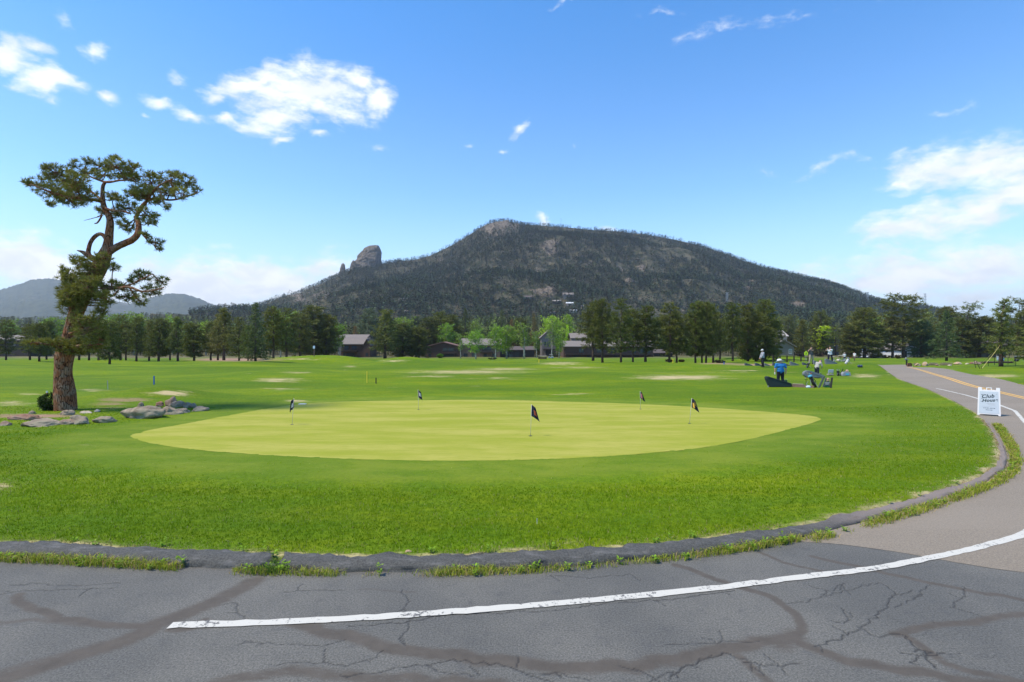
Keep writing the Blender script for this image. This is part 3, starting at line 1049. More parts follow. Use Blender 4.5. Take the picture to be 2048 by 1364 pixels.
def kerb_weeds(L, Nn, wd):
    r = np.random.default_rng(5)
    P, H, C = [], [], []
    dens = np.array([mnoise.noise(Vector((p[0] * .75, p[1] * .75, 9.0))) + .6 * mnoise.noise(Vector((p[0] * 2.9, p[1] * 2.9, 2.0))) for p in L])
    for i in range(len(L)):
        x = L[i, 0]
        if L[i, 1] > 24 or x < -13: continue
        k = .80 if x > 4.2 else .46
        if x > 16.5: k = .1
        px = 1024 + FP * x / max(L[i, 1], 1)
        if 390 < px < 490 or 1165 < px < 1175: k = -.6
        if px < 385: k += .15
        v = dens[i] + k
        if v <= 0: continue
        nb = int(min(1, v * 1.6) * (38 if x < 6 else 28))
        if nb == 0: continue
        off = -(.245 + r.uniform(-.02, .17, nb) ** 1.0) * np.clip(wd[i] * 1.05, .5, 1) - .0
        if x > 4.2: off -= r.uniform(0, .16, nb)
        q = L[i] + Nn[i] * off[:, None] + r.normal(0, .02, (nb, 2))
        P.append(np.column_stack([q, np.full(nb, float(tz(*L[i]) * 0 + terrain0(q[:1, 0], q[:1, 1])[0]))]))
        H.append(r.uniform(.04, .125, nb) * (.6 + .7 * min(1, v)))
        yl = r.uniform(0, 1, nb)
        c = np.where((yl < .20)[:, None], np.array([.50, .36, .16]), np.where((yl < .70)[:, None], np.array([.40, .43, .05]), np.array([.22, .30, .03])))
        C.append(c * r.uniform(.65, 1.25, (nb, 1)))
    # dead grass hanging over the back of the kerb
    for i in range(0, len(L)):
        if L[i, 1] > 20 or L[i, 0] < -13: continue
        v = .55 + .9 * dens[i]
        nb = int(max(0, v) * 9)
        if nb <= 0: continue
        q = L[i] + Nn[i] * (r.uniform(.10, .26, nb) * np.clip(wd[i] * 1.05, .5, 1))[:, None] + r.normal(0, .02, (nb, 2))
        P.append(np.column_stack([q, np.full(nb, .085 if L[i, 0] < 5 else .06)]))
        H.append(r.uniform(.02, .06, nb))
        C.append(np.array([.46, .34, .17]) * r.uniform(.55, 1.2, (nb, 1)))
    # grass in the gap of the kerb
    gx, gy = flat(545, 1140)
    n = 420
    q = np.column_stack([r.normal(gx, .10, n), gy + r.uniform(-.18, .36, n)])
    P.append(np.column_stack([q, np.full(n, .03)])); H.append(r.uniform(.04, .11, n)); C.append(np.tile([.115, .2, .03], (n, 1)) * r.uniform(.6, 1.3, (n, 1)))
    P = np.concatenate(P); H = np.concatenate(H); C = np.concatenate(C)
    V, F = blades(P, H, np.full(len(P), .0085) * np.maximum(1, P[:, 1] / 8), 1.15, 31)
    # broad-leaved weeds: rosettes of small leaves on short stems
    Vs, Fs, Cs = [V], [F], [np.repeat(C, 5, 0)]
    base = len(V)
    sel = r.choice(len(P), 170, replace=False)
    for j in sel:
        c0 = P[j]
        hh = r.uniform(.05, .14)
        m_ = r.integers(12, 26)
        for k in range(m_):
            a = r.uniform(0, 6.28); t_ = r.uniform(0.1, 1)
            ln, wl = r.uniform(.025, .05), r.uniform(.010, .018)
            rt = c0 + np.array([math.cos(a), math.sin(a), 0]) * .02 * t_ + np.array([0, 0, hh * t_])
            dr = np.array([math.cos(a), math.sin(a), r.uniform(.0, .7)])
            sd = np.array([-math.sin(a), math.cos(a), 0]) * wl
            Vs.append(np.array([rt, rt + dr * ln * .5 + sd, rt + dr * ln, rt + dr * ln * .5 - sd]))
            Fs.append(np.array([[0, 1, 2], [0, 2, 3]]) + base)
            base += 4
            cc = np.array([.20, .33, .03]) * r.uniform(.7, 1.5)
            Cs.append(np.tile(cc, (4, 1)))
    o = np_mesh('weeds', np.concatenate(Vs), np.concatenate(Fs), GRASSM, cols={'tint': np.concatenate(Cs)})
    tag(o, kind='stuff')


ground()
putting_green()
pavement()
markings()
KL, KN, KW = kerb()
lawn_grass()
kerb_weeds(KL, KN, KW)

# ------------------------------------------------------------------ mountain and far hills
RIDGE = [(430, 640), (480, 628), (520, 614), (560, 602), (600, 586), (650, 565), (685, 548), (700, 540), (715, 533), (765, 527), (800, 522), (830, 519), (860, 511), (900, 492), (930, 475),
         (950, 462), (972, 449), (990, 443), (1015, 443), (1040, 449), (1080, 451), (1130, 454), (1180, 459), (1230, 462), (1290, 468), (1350, 479), (1400, 491), (1450, 507),
         (1500, 526), (1550, 541), (1600, 552), (1650, 565), (1700, 582), (1750, 600), (1800, 614), (1850, 618), (1900, 632), (1960, 650), (2100, 668), (2400, 676)]
RP, RQ = np.array(RIDGE, float).T
Y_R = 1400.0


def mnt_z(U, Y):
    """height of the mountain at slope u = x / y and distance y"""
    px = 1024 + FP * U
    py = np.interp(px, RP, RQ)
    zr = CH + (682 - py) / FP * Y_R
    yb = 640.0
    t = (Y - yb) / (Y_R - yb)
    tc = np.clip(t, 0, 1)
    zb = 18.0
    f = .80 * tc + .20 * tc * tc
    z = zb + (np.maximum(zr, 22) - zb) * f
    z = np.where(t > 1, np.maximum(zr, 22) - (Y - Y_R) * .45, z)
    return z


def fbm2(X, Y, s, seed, octv=4):
    """cheap smooth value noise on arrays"""
    out = np.zeros(X.shape)
    amp, tot = 1.0, 0.0
    r = np.random.default_rng(seed)
    for o in range(octv):
        g = r.normal(0, 1, (64, 64))
        x, y = X * s * 2 ** o + 13.3 * o, Y * s * 2 ** o + 7.1 * o
        ix, iy = np.floor(x).astype(int), np.floor(y).astype(int)
        fx, fy = x - ix, y - iy
        fx, fy = fx * fx * (3 - 2 * fx), fy * fy * (3 - 2 * fy)
        a, b = g[iy % 64, ix % 64], g[iy % 64, (ix + 1) % 64]
        c, d = g[(iy + 1) % 64, ix % 64], g[(iy + 1) % 64, (ix + 1) % 64]
        out += amp * ((a * (1 - fx) + b * fx) * (1 - fy) + (c * (1 - fx) + d * fx) * fy)
        tot += amp
        amp *= .5
    return out / tot


ROCKS_MT = [(1000, 462, 55, 22), (1150, 470, 16, 12), (1100, 505, 26, 16), (1075, 530, 14, 10), (1375, 484, 14, 10), (1365, 505, 30, 16), (1250, 480, 20, 8), (640, 590, 45, 16), (690, 585, 40, 12),
            (1260, 560, 14, 10), (1120, 470, 8, 8), (1085, 590, 40, 14), (1120, 580, 25, 6), (1340, 595, 35, 10), (1280, 590, 40, 8), (1360, 602, 18, 16), (1500, 580, 20, 10), (1590, 590, 20, 10), (1600, 605, 22, 8),
            (1430, 520, 12, 8), (600, 600, 30, 8), (1330, 505, 12, 12), (1650, 583, 20, 6), (1280, 530, 14, 10), (875, 512, 20, 4), (1240, 535, 10, 8), (1180, 530, 12, 8)]


def rockmask(px, py):
    r = np.zeros(px.shape)
    for cx, cy, rx, ry in ROCKS_MT:
        r = np.maximum(r, np.exp(-((px - cx) / rx / .8) ** 2 - ((py - cy) / ry / .8) ** 2))
    return r


def mt_height(U, Y):
    X = U * Y
    z = mnt_z(U, Y)
    t = np.clip((Y - 640) / (Y_R - 640), 0, 1)
    n = fbm2(X, Y, 1 / 170., 1, 5) * 26 * np.sin(np.clip(t, 0, 1) * math.pi) ** .7
    px = 1024 + FP * U
    py = 682 - FP * (z - CH) / Y
    rk = rockmask(px, py)
    rk = np.maximum(rk * np.clip(.50 + 1.5 * fbm2(X, Y, 1 / 26., 31, 4), 0, 1.2), np.exp(-((px - 1003) / 48) ** 2 - ((py - 458) / 18) ** 2) * np.clip(.62 + 1.3 * fbm2(X, Y, 1 / 16., 35, 4), .2, 1.1))
    n2 = np.abs(fbm2(X, Y, 1 / 14., 4, 4)) * 6 * rk * np.where(Y > Y_R - 30, .4, 1)
    return z + n + n2, rk


def mountain():
    m, t, b = newmat('mountain_rock')
    P = nd(t, 'NewGeometry').outputs['Position']
    rk = nd(t, 'Attribute', attribute_name='rock').outputs['Fac']
    n = noise_(t, P, .05, 8, .65)
    n2 = noise_(t, mapping(t, P, sc=(1, 1, .4)), .22, 6, .7)
    rock = mix(t, mrange(t, n2, .32, .68), (.075, .062, .050), (.27, .22, .17))
    scrub = mix(t, mrange(t, n, .38, .62), (.040, .048, .023), (.135, .120, .078))
    scrub = mix(t, mrange(t, n2, .55, .75), scrub, (.028, .040, .020))
    c = mix(t, mrange(t, math_(t, 'MULTIPLY_ADD', rk, .95, math_(t, 'MULTIPLY', n2, .7)), .62, .96), scrub, rock)
    t.links.new(c, b.inputs['Base Color'])
    b.inputs['Roughness'].default_value = .95
    b.inputs['Specular IOR Level'].default_value = .1
    bp = nd(t, 'Bump', ins={'Strength': .9, 'Distance': 6.0, 'Height': n2})
    t.links.new(bp.outputs[0], b.inputs['Normal'])
    pxs = np.linspace(300, 2450, 640)
    U0 = (pxs - 1024) / FP
    Ys = np.concatenate([np.linspace(600, 1340, 170), np.linspace(1345, 1460, 40), np.linspace(1480, 1900, 12)])
    U, Y = np.meshgrid(U0, Ys)
    Z, rk = mt_height(U, Y)
    # crag faces
    X = U * Y
    V = np.stack([X, Y, Z], -1).reshape(-1, 3)
    ny, nx = U.shape
    idx = np.arange(ny * nx).reshape(ny, nx)
    F = np.stack([idx[:-1, :-1], idx[:-1, 1:], idx[1:, 1:], idx[1:, :-1]], -1).reshape(-1, 4)
    o = np_mesh('mountain', V, F, m, smooth=True, attrs={'rock': rk.ravel()})
    tag(o, kind='structure')
    return m


def crag(name, pts, depth, mat, label, seed):
    """a rock tower: outline points (px,py) at the ridge give its height and width, and it is as thick as it is wide"""
    Y = Y_R - 8
    P = np.array(pts, float)
    cx = P[:, 0].mean()
    y0, y1 = P[:, 1].max(), P[:, 1].min()
    n, mrow = 40, 26
    V = []
    for i in range(mrow + 1):
        s = i / mrow
        py = y0 + (y1 - y0) * min(s, .985)
        xs = []
        for k in range(len(P)):
            a, b = P[k], P[(k + 1) % len(P)]
            if (a[1] - py) * (b[1] - py) <= 0 and a[1] != b[1]:
                xs.append(a[0] + (b[0] - a[0]) * (py - a[1]) / (b[1] - a[1]))
        x0, x1 = (min(xs), max(xs)) if xs else (cx, cx)
        z = CH + (682 - py) / FP * Y
        X0, X1 = (x0 - 1024) / FP * Y, (x1 - 1024) / FP * Y
        c, hw = (X0 + X1) / 2, (X1 - X0) / 2
        for k in range(n):
            a = 2 * math.pi * k / n
            q = Vector((math.cos(a) * 1.6, math.sin(a) * 1.6, z * .07 + seed))
            f = 1 + .16 * mnoise.noise(q) + .08 * mnoise.noise(q * 3.1)
            sq = max(abs(math.cos(a)), abs(math.sin(a))) ** -.45
            V.append((c + hw * math.cos(a) * (f if abs(math.cos(a)) < .9 else 1 + (f - 1) * .4) * sq * .95, Y + depth * max(hw, 2) / 20 * math.sin(a) * f * sq, z))
    F = []
    for i in range(mrow):
        for k in range(n):
            F.append((i * n + k, i * n + (k + 1) % n, (i + 1) * n + (k + 1) % n, (i + 1) * n + k))
    o = np_mesh(name, np.array(V), np.array(F), mat, smooth=False, attrs={'rock': np.ones(len(V))})
    bm = bmesh.new(); bm.from_mesh(o.data)
    bmesh.ops.contextual_create(bm, geom=[e for e in bm.edges if e.is_boundary and e.verts[0].co.z > V[-1][2] - .01])
    bmesh.ops.recalc_face_normals(bm, faces=bm.faces)
    bm.to_mesh(o.data); bm.free()
    tag(o, label, 'rock')


def far_hills():
    m, t, b = newmat('far_wooded_hill')
    P = nd(t, 'NewGeometry').outputs['Position']
    n = noise_(t, P, .02, 8, .7)
    n2 = noise_(t, P, .0035, 4, .6)
    c = mix(t, mrange(t, n, .35, .65), (.028, .040, .020), (.075, .085, .045))
    c = mix(t, mrange(t, math_(t, 'ADD', n2, math_(t, 'MULTIPLY', n, .4)), .80, .95), c, (.24, .20, .16))
    t.links.new(c, b.inputs['Base Color'])
    b.inputs['Roughness'].default_value = 1
    b.inputs['Specular IOR Level'].default_value = 0
    prof = [(-900, 640), (-500, 600), (-250, 585), (-100, 592), (-20, 584), (20, 574), (60, 560), (95, 556.5), (120, 559), (160, 578), (210, 600), (260, 607), (300, 595), (340, 587), (370, 588), (400, 598), (430, 610), (460, 619), (500, 632), (560, 646), (640, 660), (800, 668)]
    a, q = np.array(prof, float).T
    pxs = np.linspace(-900, 800, 700)
    U0 = (pxs - 1024) / FP
    YR = 4300.0
    zr = CH + (682 - np.interp(pxs, a, q)) / FP * YR
    Ys = np.concatenate([np.linspace(2300, 4300, 60), np.linspace(4400, 5200, 6)])
    t_ = np.clip((Ys - 2300) / 2000, 0, 1)
    Z = 20 + (zr[None, :] - 20) * (.55 * t_ + .45 * t_ ** 2)[:, None] - np.clip(Ys - 4300, 0, None)[:, None] * .3
    X = U0[None, :] * Ys[:, None]
    Y = np.repeat(Ys[:, None], len(pxs), 1)
    Z = Z + fbm2(X, Y, 1 / 420., 9, 5) * 40 * (np.sin(t_ * math.pi) ** .8)[:, None]
    Z = Z + rng.normal(0, 3.0, Z.shape) * (t_ > .2)[:, None]
    ny, nx = X.shape
    idx = np.arange(ny * nx).reshape(ny, nx)
    F = np.stack([idx[:-1, :-1], idx[:-1, 1:], idx[1:, 1:], idx[1:, :-1]], -1).reshape(-1, 4)
    tag(np_mesh('far_hills', np.stack([X, Y, Z], -1).reshape(-1, 3), F, m, smooth=True), kind='structure')


def instance(protos, pos, sxy, sz, ang, pick, tint):
    """join many copies of small prototypes into one mesh (a wood)"""
    VV, FF, TT = [], [], []
    base = 0
    for k, (pv, pf, ps) in enumerate(protos):
        sel = np.nonzero(pick == k)[0]
        if not len(sel): continue
        c, s = np.cos(ang[sel])[:, None], np.sin(ang[sel])[:, None]
        x = (pv[None, :, 0] * c - pv[None, :, 1] * s) * sxy[sel][:, None] + pos[sel, 0][:, None]
        y = (pv[None, :, 0] * s + pv[None, :, 1] * c) * sxy[sel][:, None] + pos[sel, 1][:, None]
        z = pv[None, :, 2] * sz[sel][:, None] + pos[sel, 2][:, None]
        VV.append(np.stack([x, y, z], -1).reshape(-1, 3))
        FF.append((pf[None] + len(pv) * np.arange(len(sel))[:, None, None]).reshape(-1, 3) + base)
        TT.append((tint[sel][:, None, :] * ps[None, :, None]).reshape(-1, 3))
        base += len(sel) * len(pv)
    return np.concatenate(VV), np.concatenate(FF), np.concatenate(TT)


def small_tree(r, kind, ntri):
    """light unit tree (height 1, half width 1) of loose leaf triangles"""
    V, F, Sh = [], [], []
    for i in range(ntri):
        t = r.uniform(.10, 1) if kind == 'cone' else r.uniform(.22, 1)
        if kind == 'cone':
            rad = (1.02 - t) ** .85
        elif kind == 'pine':
            rad = math.sqrt(max(0, 1 - ((t - .60) / .42) ** 2)) * (.75 + .25 * math.sin(i))
        else:
            rad = math.sqrt(max(0, 1 - ((t - .58) / .44) ** 2))
        a = r.uniform(0, 2 * math.pi)
        q = math.sqrt(r.uniform(.15, 1)) * rad
        c = np.array([q * math.cos(a), q * math.sin(a), t])
        sz = .36 * (60.0 / ntri) ** .4
        o = np.array([math.cos(a), math.sin(a), r.uniform(-.25, .15) if kind == 'cone' else r.uniform(-.1, .4)])
        sd = np.array([-math.sin(a), math.cos(a), 0]) * r.uniform(.6, 1.2)
        up = np.array([r.uniform(-.6, .6), r.uniform(-.6, .6), .30])
        p0 = c + o * np.array([1, 1, .28]) * sz * .7
        p1 = c + sd * sz * .6 * np.array([1, 1, .3]) + up * sz * .25
        p2 = c - sd * sz * .6 * np.array([1, 1, .3]) - up * sz * .25
        F.append([len(V), len(V) + 1, len(V) + 2])
        V += [p0, p1, p2]
        s = r.uniform(.55, 1.45)
        Sh += [s, s, s]
    for k in range(3):                        # stem
        a = k * 2.1
        w = .045
        F.append([len(V), len(V) + 1, len(V) + 2])
        V += [(w * math.cos(a), w * math.sin(a), -.12), (w * math.cos(a + 2.1), w * math.sin(a + 2.1), -.12), (0, 0, .8)]
        Sh += [.6, .6, .6]
    return np.array(V, float), np.array(F), np.array(Sh)


def woodmat():
    m, t, b = newmat('wood_foliage')
    c = nd(t, 'Attribute', attribute_name='tint').outputs['Color']
    t.links.new(c, b.inputs['Base Color'])
    b.inputs['Roughness'].default_value = .8
    b.inputs['Specular IOR Level'].default_value = .1
    return m


WOODM = woodmat()


def mountain_wood():
    r = np.random.default_rng(21)
    protos = [small_tree(r, k, n) for k, n in (('cone', 15), ('cone', 15), ('cone', 13), ('pine', 15), ('pine', 15), ('pine', 13))]
    n = 78000
    px = r.uniform(380, 2150, n)
    Y = np.sqrt(r.uniform(640 ** 2, 1425 ** 2, n))
    U = (px - 1024) / FP
    Z, rk = mt_height(U, Y)
    X = U * Y
    open_ = fbm2(X, Y, 1 / 70., 12, 4)
    py = 682 - FP * (Z - CH) / Y
    p = np.clip(1.0 - 1.0 * rk ** 1.5 - .75 * np.clip(open_ - .02, 0, 1), .03, 1)
    p = np.where((rk > .6) & (px > 940) & (px < 1055) & (py < 480), .012, p)
    left = np.exp(-((px - 610) / 80) ** 2) * (py > 570)
    p *= 1 - .62 * left
    keep = r.uniform(0, 1, n) < p
    X, Y, Z, px = X[keep], Y[keep], Z[keep], px[keep]
    n = len(X)
    h = r.uniform(5.0, 12.0, n) * np.where(Y > 1340, .85, 1)
    pick = np.where(r.uniform(0, 1, n) < .6, r.integers(0, 3, n), r.integers(3, 6, n))
    w = h * np.where(pick < 3, .29, .38) * r.uniform(.8, 1.25, n)
    tint = np.array([.031, .050, .017]) * r.uniform(.4, 1.8, (n, 1)) * np.array([1, 1, 1]) + r.uniform(0, .008, (n, 3))
    gl = r.uniform(0, 1, n) < .05
    tint[gl] = np.array([.085, .12, .045])
    V, F, T = instance(protos, np.column_stack([X, Y, Z]), w, h, r.uniform(0, 6.28, n), pick, tint)
    tag(np_mesh('mountain_forest', V, F, WOODM, cols={'tint': T}), kind='stuff')


def valley_wood():
    """the wood between the golf course and the mountain: one mass"""
    r = np.random.default_rng(33)
    protos = [small_tree(r, k, c) for k, c in (('pine', 120), ('pine', 120), ('pine', 100), ('cone', 120), ('cone', 100), ('leafy', 120))]
    n = 9800
    Y = np.concatenate([r.uniform(203, 245, 1500), r.uniform(240, 420, 3300), r.uniform(420, 720, n - 4800)])
    U = r.uniform(-1.35, 1.35, n)
    X = U * Y
    Z = terrain0(X, Y)
    Zm, _ = mt_height(U, np.maximum(Y, 600))
    Z = np.where(Y > 600, np.maximum(Z, Zm), Z)
    px = 1024 + FP * U
    h = r.uniform(7.5, 13, n)
    h *= np.where(Y < 245, .72, np.where(Y < 420, .92, 1))
    # the wood keeps below the mountain foot in the middle and right
    top = 682 - FP * (Z + h - CH) / Y
    lim = np.interp(px, [0, 400, 500, 600, 1900, 2048], [612, 618, 622, 634, 634, 640])
    keep = top > lim - r.exponential(2.5, n)
    X, Y, Z, h, px = X[keep], Y[keep], Z[keep], h[keep], px[keep]
    n = len(X)
    q = r.uniform(0, 1, n)
    pick = np.where(q < .62, r.integers(0, 3, n), np.where(q < .88, r.integers(3, 5, n), 5))
    w = h * np.where(pick < 3, .27, np.where(pick < 5, .2, .3)) * r.uniform(.85, 1.3, n)
    tint = np.array([.072, .084, .026]) * r.uniform(.55, 1.45, (n, 1)) + r.uniform(0, .006, (n, 3))
    lf = pick == 5
    tint[lf] = np.array([.15, .22, .04]) * r.uniform(.6, 1.2, (lf.sum(), 1))
    V, F, T = instance(protos, np.column_stack([X, Y, Z]), w, h, r.uniform(0, 6.28, n), pick, tint)
    tag(np_mesh('valley_forest', V, F, WOODM, cols={'tint': T}), kind='stuff')


# ------------------------------------------------------------------ individual trees
LEAF = leafmat('tree_leaf')
BARK = {'pine': barkmat('pine_bark', (.085, .055, .042), (.16, .105, .08), (.12, .085, .068), 1.2),
        'spruce': barkmat('spruce_bark', (.10, .085, .075), (.17, .15, .135), (.13, .11, .10), 1.2),
        'aspen': barkmat('aspen_bark', (.42, .40, .35), (.55, .53, .47), (.30, .28, .24), 1.0, .3)}


def clump(V, F, A, c, d, r, n, L, w, shade):
    """a tuft of leaf blades round a branch tip"""
    for _ in range(n):
        v = np.array([r.normal(), r.normal(), r.normal() * .8 + .25]) + d * .9
        v /= np.linalg.norm(v) + 1e-9
        s = np.cross(v, [r.normal(), r.normal(), r.normal()])
        s /= np.linalg.norm(s) + 1e-9
        ln = L * r.uniform(.6, 1.2)
        b = c + v * ln * .08
        k = len(V)
        V += [b - s * w * .5, b + s * w * .5, c + v * ln + s * w * .25, c + v * ln - s * w * .25]
        F += [(k, k + 1, k + 2), (k, k + 2, k + 3)]
        a = min(1, max(0, shade + r.uniform(-.22, .22)))
        A += [a] * 4


def pine_proto(seed, h=12.0, rw=2.5, bare=.26, dense=1.0, top='round', sparse=0.0):
    r = np.random.default_rng(seed)
    tr = MB()
    bend = [(r.normal(0, .05) * i, r.normal(0, .05) * i) for i in range(9)]
    spine = [Vector((bend[i][0] * .6, bend[i][1] * .6, h * i / 8 * .97 - .4 * (i == 0))) for i in range(9)]
    tr.tube(spine, [.26, .215, .19, .165, .14, .115, .085, .055, .02], 9, wob=.12)
    V, F, A = [], [], []
    nl = int(74 * dense)
    for i in range(nl):
        t = bare + (1 - bare) * (i + r.uniform(0, 1)) / nl
        u = (t - bare) / (1 - bare)
        if top == 'round':
            prof = (max(0, 1 - ((u - .38) / .66) ** 2)) ** .55
        elif top == 'broad':
            prof = (max(0, 1 - ((u - .55) / .58) ** 2)) ** .5
        else:
            prof = (1.03 - u) ** .7 * min(1, u * 6 + .45)
        if r.uniform() < sparse: continue
        L = rw * max(.16, prof) * r.uniform(.62, 1.16)
        a = i * 2.4 + r.uniform(-.5, .5)
        z = h * t
        rise = r.uniform(-.12, .30) + .35 * (u - .4)
        f = z / h * 8
        i0 = min(7, int(f))
        p0 = spine[i0].lerp(spine[i0 + 1], f - i0)
        d = Vector((math.cos(a), math.sin(a), rise)).normalized()
        p1 = p0 + d * L * .6 + Vector((0, 0, -.05 * L))
        p2 = p0 + d * L + Vector((0, 0, .06 * L))
        tr.tube([p0, p1, p2], [.045 * (1.1 - u * .6), .03, .012], 4, cap=False)
        nc = max(3, int(L * 3.3))
        for k in range(nc):
            s = .30 + .75 * (k + r.uniform(0, 1)) / nc
            c = np.array(p0.lerp(p2, min(1, s))) + r.normal(0, .17, 3) * np.array([1, 1, .7]) * (.5 + s)
            c[2] += .08
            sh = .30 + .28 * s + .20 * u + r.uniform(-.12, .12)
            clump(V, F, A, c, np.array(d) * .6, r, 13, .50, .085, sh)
    return tr, (np.array(V), np.array(F), np.array(A)), h, rw


def spruce_proto(seed, h=12.0, rw=2.4, bare=.07, dense=1.0):
    r = np.random.default_rng(seed)
    tr = MB()
    tr.tube([(0, 0, -.4), (0, 0, h * .4), (0, 0, h * .98)], [.21, .13, .015], 8)
    V, F, A = [], [], []
    nl = int(112 * dense)
    for i in range(nl):
        u = ((i + r.uniform(0, 1)) / nl) ** 1.12
        t = bare + (1 - bare) * u
        L = rw * (1.0 - u) ** .88 * r.uniform(.68, 1.15) + .10
        a = i * 2.4 + r.uniform(-.4, .4)
        z = h * t
        droop = -.30 + .75 * u
        p0 = Vector((0, 0, z))
        d = Vector((math.cos(a), math.sin(a), droop)).normalized()
        p1 = p0 + d * L * .7
        p2 = p0 + d * L + Vector((0, 0, .14 * L))
        tr.tube([p0, p1, p2], [.03, .02, .006], 3, cap=False)
        nc = max(2, int(L * 4.2))
        for k in range(nc):
            s = .18 + .85 * (k + r.uniform(0, 1)) / nc
            c = np.array(p0.lerp(p2, min(1, s))) + r.normal(0, .085, 3) * (.6 + s)
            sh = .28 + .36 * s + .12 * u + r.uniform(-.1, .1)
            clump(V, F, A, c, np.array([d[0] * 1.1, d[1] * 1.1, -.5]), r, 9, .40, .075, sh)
    return tr, (np.array(V), np.array(F), np.array(A)), h, rw


def leafy_proto(seed, h=9.0, rw=2.0, bare=.22, dense=1.0, column=False):
    r = np.random.default_rng(seed)
    tr = MB()
    sp = [Vector((r.normal(0, .05) * i, r.normal(0, .05) * i, h * i / 6 * .95 - .3 * (i == 0))) for i in range(7)]
    tr.tube(sp, [.16, .135, .11, .085, .06, .04, .012], 8)
    V, F, A = [], [], []
    nl = int(46 * dense)
    for i in range(nl):
        u = (i + r.uniform(0, 1)) / nl
        t = bare + (1 - bare) * u * .95
        prof = (max(0, 1 - ((u - .42) / .64) ** 2)) ** .55
        L = rw * max(.2, prof) * r.uniform(.55, 1.12)
        a = i * 2.4 + r.uniform(-.6, .6)
        f = t * 6
        i0 = min(5, int(f))
        p0 = sp[i0].lerp(sp[i0 + 1], f - i0)
        d = Vector((math.cos(a), math.sin(a), r.uniform(.35, 1.1))).normalized()
        p2 = p0 + d * L * 1.12
        tr.tube([p0, p0.lerp(p2, .5) + Vector((0, 0, -.04)), p2], [.035, .02, .006], 4, cap=False)
        nc = max(3, int(L * 4.2))
        for k in range(nc):
            s = .25 + .85 * (k + r.uniform(0, 1)) / nc
            c = np.array(p0.lerp(p2, s)) + r.normal(0, .22, 3)
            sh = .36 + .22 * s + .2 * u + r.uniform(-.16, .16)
            for _ in range(10):
                q = c + r.normal(0, .20, 3)
                v = r.normal(0, 1, 3); v /= np.linalg.norm(v)
                w = np.cross(v, r.normal(0, 1, 3)); w /= np.linalg.norm(w) + 1e-9
                sz = r.uniform(.09, .17)
                kk = len(V)
                V += [q - v * sz, q + w * sz * .6, q + v * sz, q - w * sz * .6]
                F += [(kk, kk + 1, kk + 2), (kk, kk + 2, kk + 3)]
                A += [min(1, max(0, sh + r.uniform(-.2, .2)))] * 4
    return tr, (np.array(V), np.array(F), np.array(A)), h, rw


PROTO = {}


def proto_tree(key):
    """the prototype's two meshes, built once and shared by every copy"""
    if key in PROTO: return PROTO[key]
    kind = key[0]
    spec = {
        'pine1': lambda: pine_proto(1, 12, 2.4, .24, 1.15), 'pine2': lambda: pine_proto(2, 12, 2.3, .22, 1.2), 'pine3': lambda: pine_proto(3, 12, 2.4, .16, 1.15, sparse=.08),
        'pine4': lambda: pine_proto(4, 12, 2.4, .12, 1.45), 'pine5': lambda: pine_proto(5, 12, 2.8, .06, 1.7), 'open1': lambda: pine_proto(6, 12, 2.5, .36, .62, 'broad', .12),
        'open2': lambda: pine_proto(7, 12, 3.2, .30, .95, 'broad', .08), 'cpine1': lambda: pine_proto(8, 10, 2.4, .15, 1.1, 'cone'), 'cpine2': lambda: pine_proto(9, 10, 2.4, .18, 1.0, 'cone'),
        'young': lambda: pine_proto(10, 10, 1.6, .17, .8, 'cone', .15), 'spruce1': lambda: spruce_proto(11), 'spruce2': lambda: spruce_proto(12, 12, 2.6, .10, .95), 'spruce3': lambda: spruce_proto(13, 12, 2.0, .05, 1.1),
        'leafy1': lambda: leafy_proto(14), 'leafy2': lambda: leafy_proto(15, 9, 1.8, .26, .9), 'leafy3': lambda: leafy_proto(16, 9, 2.2, .18, 1.2), 'aspen': lambda: leafy_proto(17, 10, 1.6, .30, .62),
        'poplar': lambda: leafy_proto(18, 10, 1.4, .12, 1.2),
    }[key]()
    tr, (V, F, A), h, rw = spec
    bk = BARK['aspen'] if key in ('aspen', 'leafy1', 'leafy2', 'leafy3', 'poplar') else BARK['spruce'] if key.startswith('spruce') else BARK['pine']
    t = tr.build('trunk', bk, smooth=True)
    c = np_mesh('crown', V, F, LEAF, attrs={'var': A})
    root = empty(key)
    t.parent = c.parent = root
    PROTO[key] = [root, h, rw, False]
    return PROTO[key]


NAMES = {'pine': 'pine_tree', 'open': 'pine_tree', 'cpine': 'pine_tree', 'young': 'young_pine_tree', 'spruce': 'spruce_tree', 'leafy': 'leafy_tree', 'aspen': 'aspen_tree', 'poplar': 'poplar_tree'}
GREEN_OF = {'pine': (.042, .050, .014), 'open': (.045, .054, .016), 'cpine': (.056, .062, .020), 'young': (.054, .064, .020), 'spruce': (.038, .049, .020),
            'leafy': (.135, .235, .028), 'aspen': (.115, .185, .036), 'poplar': (.19, .28, .035)}


